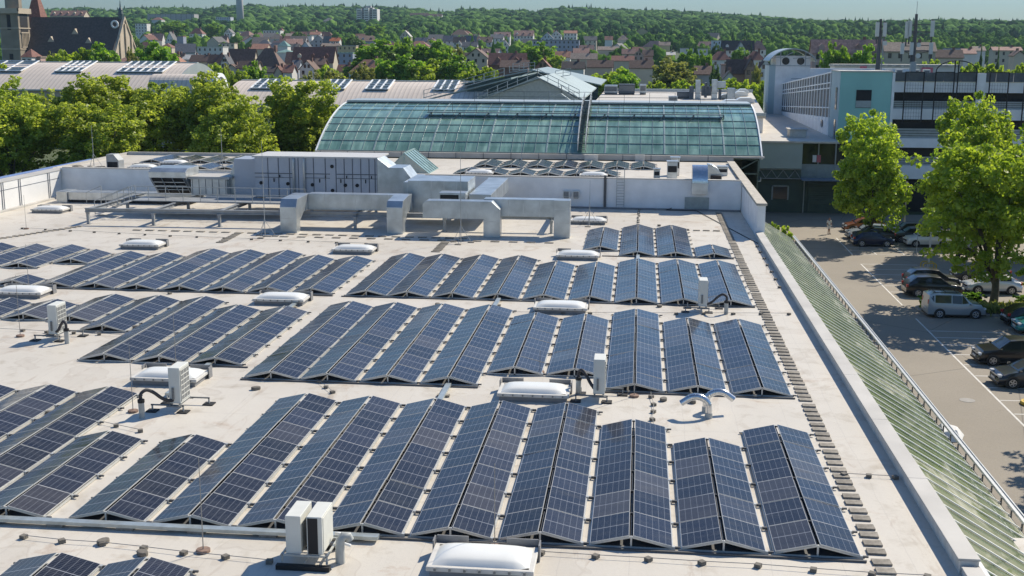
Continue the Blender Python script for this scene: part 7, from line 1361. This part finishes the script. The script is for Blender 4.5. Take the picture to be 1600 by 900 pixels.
cp2(MB().prism([(-230.00+2.9*math.cos(a), CY-10+2.9*math.sin(a)) for a in np.linspace(.39, .39+2*PI, 8, False)], 2, 26.11, 40), 'tower_octagon', M['stone'])
for z, h_ in ((19.5, 5.5), (9, 2)): cp2(MB().box(-230.80, -229.40, CY-14.06, CY-13.98, z, z+h_), 'tower_window', M['dark'])
cp2(MB().box(-226.49, -226.40, CY-12.6, CY-7.4, 18.5, 26.5), 'belfry_opening', M['dark'])
b = MB()
for i in range(6): b.box(-226.40, -226.20, CY-12.4+i*.96, CY-12.1+i*.96, 13.5, 18.4)
b.box(-226.40, -226.15, CY-12.8, CY-7.2, 13.2, 13.5); b.box(-226.40, -226.15, CY-12.8, CY-7.2, 18.4, 18.8); cp2(b, 'belfry_balustrade', M['stonelight'])
for z in (12.5, 20): cp2(MB().box(-233.70, -226.30, CY-14.2, CY-5.8, z, z+.4), 'string_course', M['stonelight'])
cp2(MB().add([(-233.6, CY+4.2, 22), (-227.0, CY+4.2, 22), (-227.0, CY+10.8, 22), (-233.6, CY+10.8, 22), (-230.3, CY+7.5, 36.5)], [(0, 1, 4), (1, 2, 4), (2, 3, 4), (3, 0, 4), (0, 3, 2, 1)]), 'pyramid_spire', HR['red'])
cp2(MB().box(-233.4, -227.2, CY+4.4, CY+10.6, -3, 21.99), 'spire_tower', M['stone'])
lt = MB(); lt.tube([(-193.6, CY, 23.8), (-193.6, CY, 25.4), (-193.6, CY, 25.5), (-193.6, CY, 27.0), (-193.6, CY, 27.1), (-193.6, CY, 28.2), (-193.6, CY, 30.8)], [.9, .9, 1.05, .75, .9, .3, .06], 8); cp2(lt, 'roof_lantern', mat('copper_dark', (.09, .13, .13), .6))
# tall chimney and tower block
r = tag(MB().tube([(0, 0, -6), (0, 0, 30), (0, 0, 80)], [5.0, 4.6, 4.1], 20).build('chimney_stack', M['conc'], None, smooth=True, loc=(-535.7, 1560, float(terrain_z(-535.7, 1560)))), 'tall pale concrete chimney rising past the top of the picture', 'chimney'); 
MB().tube([(0, 0, 60), (0, 0, 61)], 4.9, 20).build('platform_ring', M['steel'], r)
tb = empty('tower_block', (-394, 1700, 30), 0, 'cluster of pale high-rise apartment slabs on the wooded hill', 'tower block'); tq = mkpart(tb)
for i, (x0, x1, dy, zt) in enumerate(((-409, -402, 0, 69), (-401.9, -397.6, 4, 70.5), (-397.5, -390.6, -3, 69.6), (-390.5, -386, 3, 70.5), (-385.9, -378.9, 0, 68.5))):
    tq(MB().box(x0, x1, 1694+dy, 1712, 38, zt), 'slab', HW['concrete' if i % 2 else 'white'])
    b = MB(); z = 50
    while z < zt-2: b.box(x0+.8, x1-.8, 1694+dy-.12, 1694+dy+.05, z, z+1.5); z += 3.0
    tq(b, 'window_band', M['winglass'])
tq(MB().box(-397, -389, 1698, 1706, 70.51, 72.6), 'roof_house', M['conc'])
def tzz(x, y): return float(terrain_z(x, y))+2.5
o = MB().add([(-414, 1640, tzz(-414, 1640)), (-374, 1640, tzz(-374, 1640)), (-372, 1690, tzz(-372, 1690)), (-424, 1690, tzz(-424, 1690))], [(0, 1, 2, 3)]).build('meadow', M['meadow']); tag(o, kind='structure')
# mid-distance trees
tree('midB', -148.2, 300.0, -5.40, 20.7, 13.5, 'bright round tree left of two in front of the church roof')
tree('midA', -142.5, 305.0, -5.40, 19.7, 14.0, 'bright round tree right of two in front of the church roof')
tree('midC', -159.4, 310.0, -5.40, 18.0, 6.4, 'thin olive tree beside the turret house')
tree('midA', -136.4, 320.0, -5.40, 20.3, 17.5, 'broad green tree right of the church gable')
tree('midC', -146.0, 330.0, -5.23, 19.1, 5.5, 'small green tree at the foot of the church gable')
tree('midB', -112.0, 300.0, -5.40, 16.5, 10.7, 'bright bushy tree right of the ribbed hall roof')
tree('midB', -101.0, 290.0, -5.40, 14.9, 8.0, 'bright bushy tree beside the barrel vault')
tree('midA', -99.0, 300.0, -5.40, 15.3, 9.8, 'green tree left of the second ribbed hall')
tree('midC', -111.3, 310.0, -5.40, 15.0, 6.2, 'olive tree behind the barrel vault')
tree('midB', -94.7, 300.0, -5.40, 13.5, 6.8, 'low bright tree behind the second ribbed hall, leftmost')
tree('midB', -88.5, 295.0, -5.40, 12.8, 8.0, 'low bright tree behind the second ribbed hall, second from left')
tree('midC', -84.9, 300.0, -5.40, 13.6, 8.1, 'olive tree behind the second ribbed hall')
tree('midB', -87.7, 330.0, -5.23, 15.7, 8.9, 'bright pointed tree in front of the large red roof')
tree('midC', -79.9, 305.0, -5.40, 14.0, 9.6, 'olive tree left of the orange mansard house')
tree('midC', -70.6, 300.0, -5.40, 15.6, 10.7, 'thin olive tree in front of the orange mansard house')
tree('midA', -91.1, 400.0, -4.00, 20.1, 27.4, 'large bright tree of the bushy park, leftmost at the back')
tree('midA', -77.1, 395.0, -4.09, 20.9, 14.8, 'dark tall tree of the bushy park in the middle at the back')
tree('midA', -68.7, 390.0, -4.17, 20.1, 16.1, 'large bright tree of the bushy park, right at the back')
tree('midC', -65.1, 410.0, -3.75, 19.0, 11.7, 'olive feathery tree behind the bushy park')
tree('midA', -64.6, 320.0, -5.40, 17.1, 17.0, 'bushy park tree in front, leftmost')
tree('midB', -58.7, 325.0, -5.31, 17.7, 18.3, 'bright bushy park tree in front, second from left')
tree('midA', -50.5, 320.0, -5.40, 16.9, 14.3, 'bushy park tree in front, third from left')
tree('midB', -42.9, 310.0, -5.40, 15.8, 12.5, 'bushy park tree in front, rightmost')
tree('midD', -80.8, 380.0, -4.35, 18.0, 12.2, 'dark tree at the left side of the bushy park')
tree('midA', -39.6, 480.0, -2.00, 18.1, 17.1, 'bright bushy tree in front of the blue-grey block')
tree('midB', -34.4, 460.0, -2.50, 15.1, 10.8, 'lower green tree right of the bushy one')
tree('midB', -12.9, 300.0, -5.40, 14.3, 12.1, 'bright tree left in the row behind the white flat roof')
tree('midB', -6.4, 300.0, -5.40, 16.1, 11.5, 'tall bright tree in the row behind the white flat roof')
tree('midA', -2.6, 290.0, -5.40, 13.9, 12.3, 'green low tree in the row behind the white flat roof')
tree('midC', 8.6, 330.0, -5.23, 17.2, 18.9, 'big olive willow behind the white flat roof')
tree('midB', 2.8, 290.0, -5.40, 12.7, 7.4, 'low bright tree left of the willow foot')
tree('midB', 11.9, 288.0, -5.40, 13.1, 9.7, 'low bright tree right of the willow foot')
tree('column', 17.6, 300.0, -5.40, 16.7, 3.0, 'dark slim poplar, left of two beside the grey house')
tree('column', 19.2, 302.0, -5.40, 16.4, 3.5, 'dark slim poplar, right of two beside the grey house')
tree('midB', 18.4, 280.0, -5.40, 12.8, 6.6, 'low bright tree under the poplars')
tree('midB', 23.6, 285.0, -5.40, 13.7, 10.0, 'bright tree left of the garage stair tower')
tree('midB', 29.0, 290.0, -5.40, 13.3, 9.7, 'bright tree touching the garage stair tower')
tree('midC', 30.5, 320.0, -5.40, 15.7, 4.3, 'thin light tree in front of the dark gabled house')
tree('midA', 21.2, 420.0, -3.50, 16.5, 7.4, 'green tree left of the red hip-roofed houses')
tree('midA', 44.7, 560.0, 0.00, 14.3, 10.9, 'green tree in front of the manor')
tree('midA', 17.1, 450.0, -2.75, 16.1, 8.9, 'bushy green tree behind the willow')
tree('midB', 42.4, 400.0, -4.00, 15.4, 6.0, 'green tree behind the garage stair tower')
tree('midD', 37.5, 600.0, 1.00, 15.4, 7.8, 'green tree left of the manor')
tree('midA', 46.2, 300.0, -5.40, 20.5, 8.3, 'dark green tree left of three before the long pink-roofed building')
tree('midA', 49.3, 298.0, -5.40, 19.4, 5.4, 'dark green tree in the middle of three before the long pink-roofed building')
tree('midA', 53.3, 295.0, -5.40, 19.9, 10.1, 'dark green tree right of three before the long pink-roofed building')
tree('midB', 56.0, 290.0, -5.40, 17.5, 4.7, 'small bright tree at the foot of the shorter antenna mast')
tree('midB', 66.3, 290.0, -5.40, 18.5, 9.3, 'bright tree right of the taller antenna mast')
tree('midB', 70.1, 288.0, -5.40, 18.6, 7.9, 'bright tree second to the right of the taller antenna mast')
tree('midB', 73.7, 285.0, -5.40, 18.2, 7.8, 'bright tree in the middle of the row behind the car park roof')
tree('midB', 77.7, 285.0, -5.40, 18.0, 8.0, 'bright tree fourth in the row behind the car park roof')
tree('midB', 81.4, 283.0, -5.40, 17.7, 7.9, 'bright tree fifth in the row behind the car park roof')
tree('midB', 86.0, 285.0, -5.40, 17.8, 8.6, 'bright tree at the right end of the row behind the car park roof')
tree('cone', 114.5, 420.0, -3.50, 18.5, 3.1, 'dark conifer among the houses at the right')
tree('cone', 114.5, 400.0, -4.00, 18.6, 2.9, 'dark conifer right of the other one among the right-hand houses')
tree('midD', -271.2, 620.0, 1.50, 16.7, 8.1, 'dark tree behind the broad tree by the church')
tree('midA', -437.2, 1080.0, 16.60, 20.2, 34.1, 'large round tree below the long apartment block')
tree('midA', -390.3, 1060.0, 15.87, 19.5, 21.1, 'pair-like round green tree below the white modern block')
tree('cone', -256.5, 740.0, 4.80, 14.4, 5.3, 'dark conifer right of the plain cream block')
tree('cone', -465.6, 1100.0, 17.33, 18.7, 6.3, 'dark conifer beside the white boxy block')
tree('midD', -271.1, 930.0, 11.10, 15.7, 13.1, 'dark round tree on the slope beside the grey house')
tree('midD', -185.5, 760.0, 5.45, 16.2, 13.7, 'dark round tree above the glass pavilion')
tree('midA', -234.6, 1050.0, 15.50, 18.8, 21.8, 'round tree below the tower block meadow')
tree('cone', -418.3, 1500.0, 33.00, 20.4, 6.3, 'slim dark conifer on the hill beside the villa')
# ---------------------------------------------------------------- far woods: one mass of crowns
def blob(seed, sub=2, rough=.12):
    bm = bmesh.new(); bmesh.ops.create_icosphere(bm, subdivisions=sub, radius=1); g = np.random.default_rng(seed)
    v = np.array([x.co[:] for x in bm.verts]); bm.verts.index_update(); f = np.array([[x.index for x in q.verts] for q in bm.faces]); bm.free()
    k = g.normal(size=(6, 3))*2.2; ph = g.uniform(0, 6.28, 6); d = 1+sum(.085*np.sin(v@k[i]*1.5+ph[i]) for i in range(6))+g.normal(0, rough, len(v)); return v*d[:, None], f
BL = [blob(s) for s in range(8)]; BN = [blob(s+20, 3, .15) for s in range(8)]
def woods(name, pts, label, cat='woods', leaf='forest'):
    Vs, Fs, Ts = [], [], []; n = 0
    for (x, y, z, rx, rz, conif) in pts:
        v, f = (BN if y < 1400 else BL)[RNG.integers(8)]; a = RNG.uniform(0, 6.28); c, s = math.cos(a), math.sin(a); q = v.copy()
        if conif: t = np.clip((q[:, 2]+1)/2, 0, 1); q[:, :2] *= (1.15-1.1*t)[:, None]
        w = np.stack([(q[:, 0]*c-q[:, 1]*s)*rx+x, (q[:, 0]*s+q[:, 1]*c)*rx+y, q[:, 2]*rz+z+rz*.75], 1)
        patch = .16*math.sin(x*.021+y*.004)+.14*math.sin(y*.017-x*.009)+.10*math.sin(x*.06+y*.05); tone = np.clip(RNG.normal(.42 if not conif else .05, .26)+patch+RNG.normal(0, .14, len(v)), 0, 1)
        Vs.append(w); Fs.append(f+n); Ts.append(tone); n += len(v)
    o = link(name, npmesh(name, np.concatenate(Vs), np.concatenate(Fs), LEAF[leaf], np.concatenate(Ts), False)); tag(o, label, cat, kind='stuff'); return o
pts = []; y = 1180.0
while y < 2620:
    sp = 6.2+(y-1180)*.0028; x = -.60*y
    while x < .52*y:
        X, Y = x+RNG.uniform(-.45, .45)*sp, y+RNG.uniform(-.5, .5)*sp; x += sp
        a = X/Y; dens = 1.0
        if y < 1450: dens = .55+.45*(np.sin(X*.013)+np.sin(X*.031+Y*.01))*.5
        if -424 < X < -370 and 1585 < Y < 1693: continue
        if -413 < X < -374 and 1640 < Y < 1716: continue
        if abs(X+535.7) < 9 and 1530 < Y < 1566: continue
        if any(abs(X-hx) < hw+5 and -30 < Y-hy < 12 for hx, hy, hw in FARH): continue
        if RNG.random() > dens: continue
        r_ = RNG.uniform(.62, .95)*sp*RNG.choice([.5, .65, .8, 1.05, 1.3]); con = RNG.random() < (.03 if y < 2350 else .16)
        pts.append((X, Y, float(terrain_z(X, Y)), r_*(.62 if con else 1), min(r_, 8.5)*RNG.uniform(.75, 1.15)*(1.35 if con else 1.0), con))
    y += sp*1.05
woods('wooded_hills', pts, 'dense mixed forest covering the hills along the horizon')
pts = []; y = 560.0
while y < 1190:
    sp = 11.5; x = -.6*y
    while x < .5*y:
        X, Y = x+RNG.uniform(-.5, .5)*sp, y+RNG.uniform(-.5, .5)*sp; x += sp
        dens = np.clip((Y-520)/900, .10, .55)+.25*np.sin(X*.02+Y*.013)
        if RNG.random() > dens or any(abs(X-hx) < hw+3.5 and -22 < Y-hy < 9 for hx, hy, hw in FARH): continue
        r_ = RNG.uniform(2.8, 5.6); con = RNG.random() < .1
        pts.append((X, Y, float(terrain_z(X, Y)), r_*(.6 if con else 1), r_*RNG.uniform(.85, 1.15)*(1.7 if con else 1), con))
    y += sp
woods('garden_trees', pts, 'mass of garden trees between the houses of the distant town', leaf='garden')
# ---------------------------------------------------------------- summer haze over the whole place
hzm = bpy.data.materials.new('summer_haze'); hzm.use_nodes = True; t = hzm.node_tree; t.nodes.clear()
o = t.nodes.new('ShaderNodeOutputMaterial'); pv = t.nodes.new('ShaderNodeVolumePrincipled'); pv.inputs['Color'].default_value = (.58, .80, 1, 1); pv.inputs['Density'].default_value = .00006; pv.inputs['Anisotropy'].default_value = .2
t.links.new(pv.outputs[0], o.inputs['Volume'])
hb = MB().box(-2700, 2700, -640, 2880, -8, 128).build('haze', hzm); tag(hb, kind='stuff')
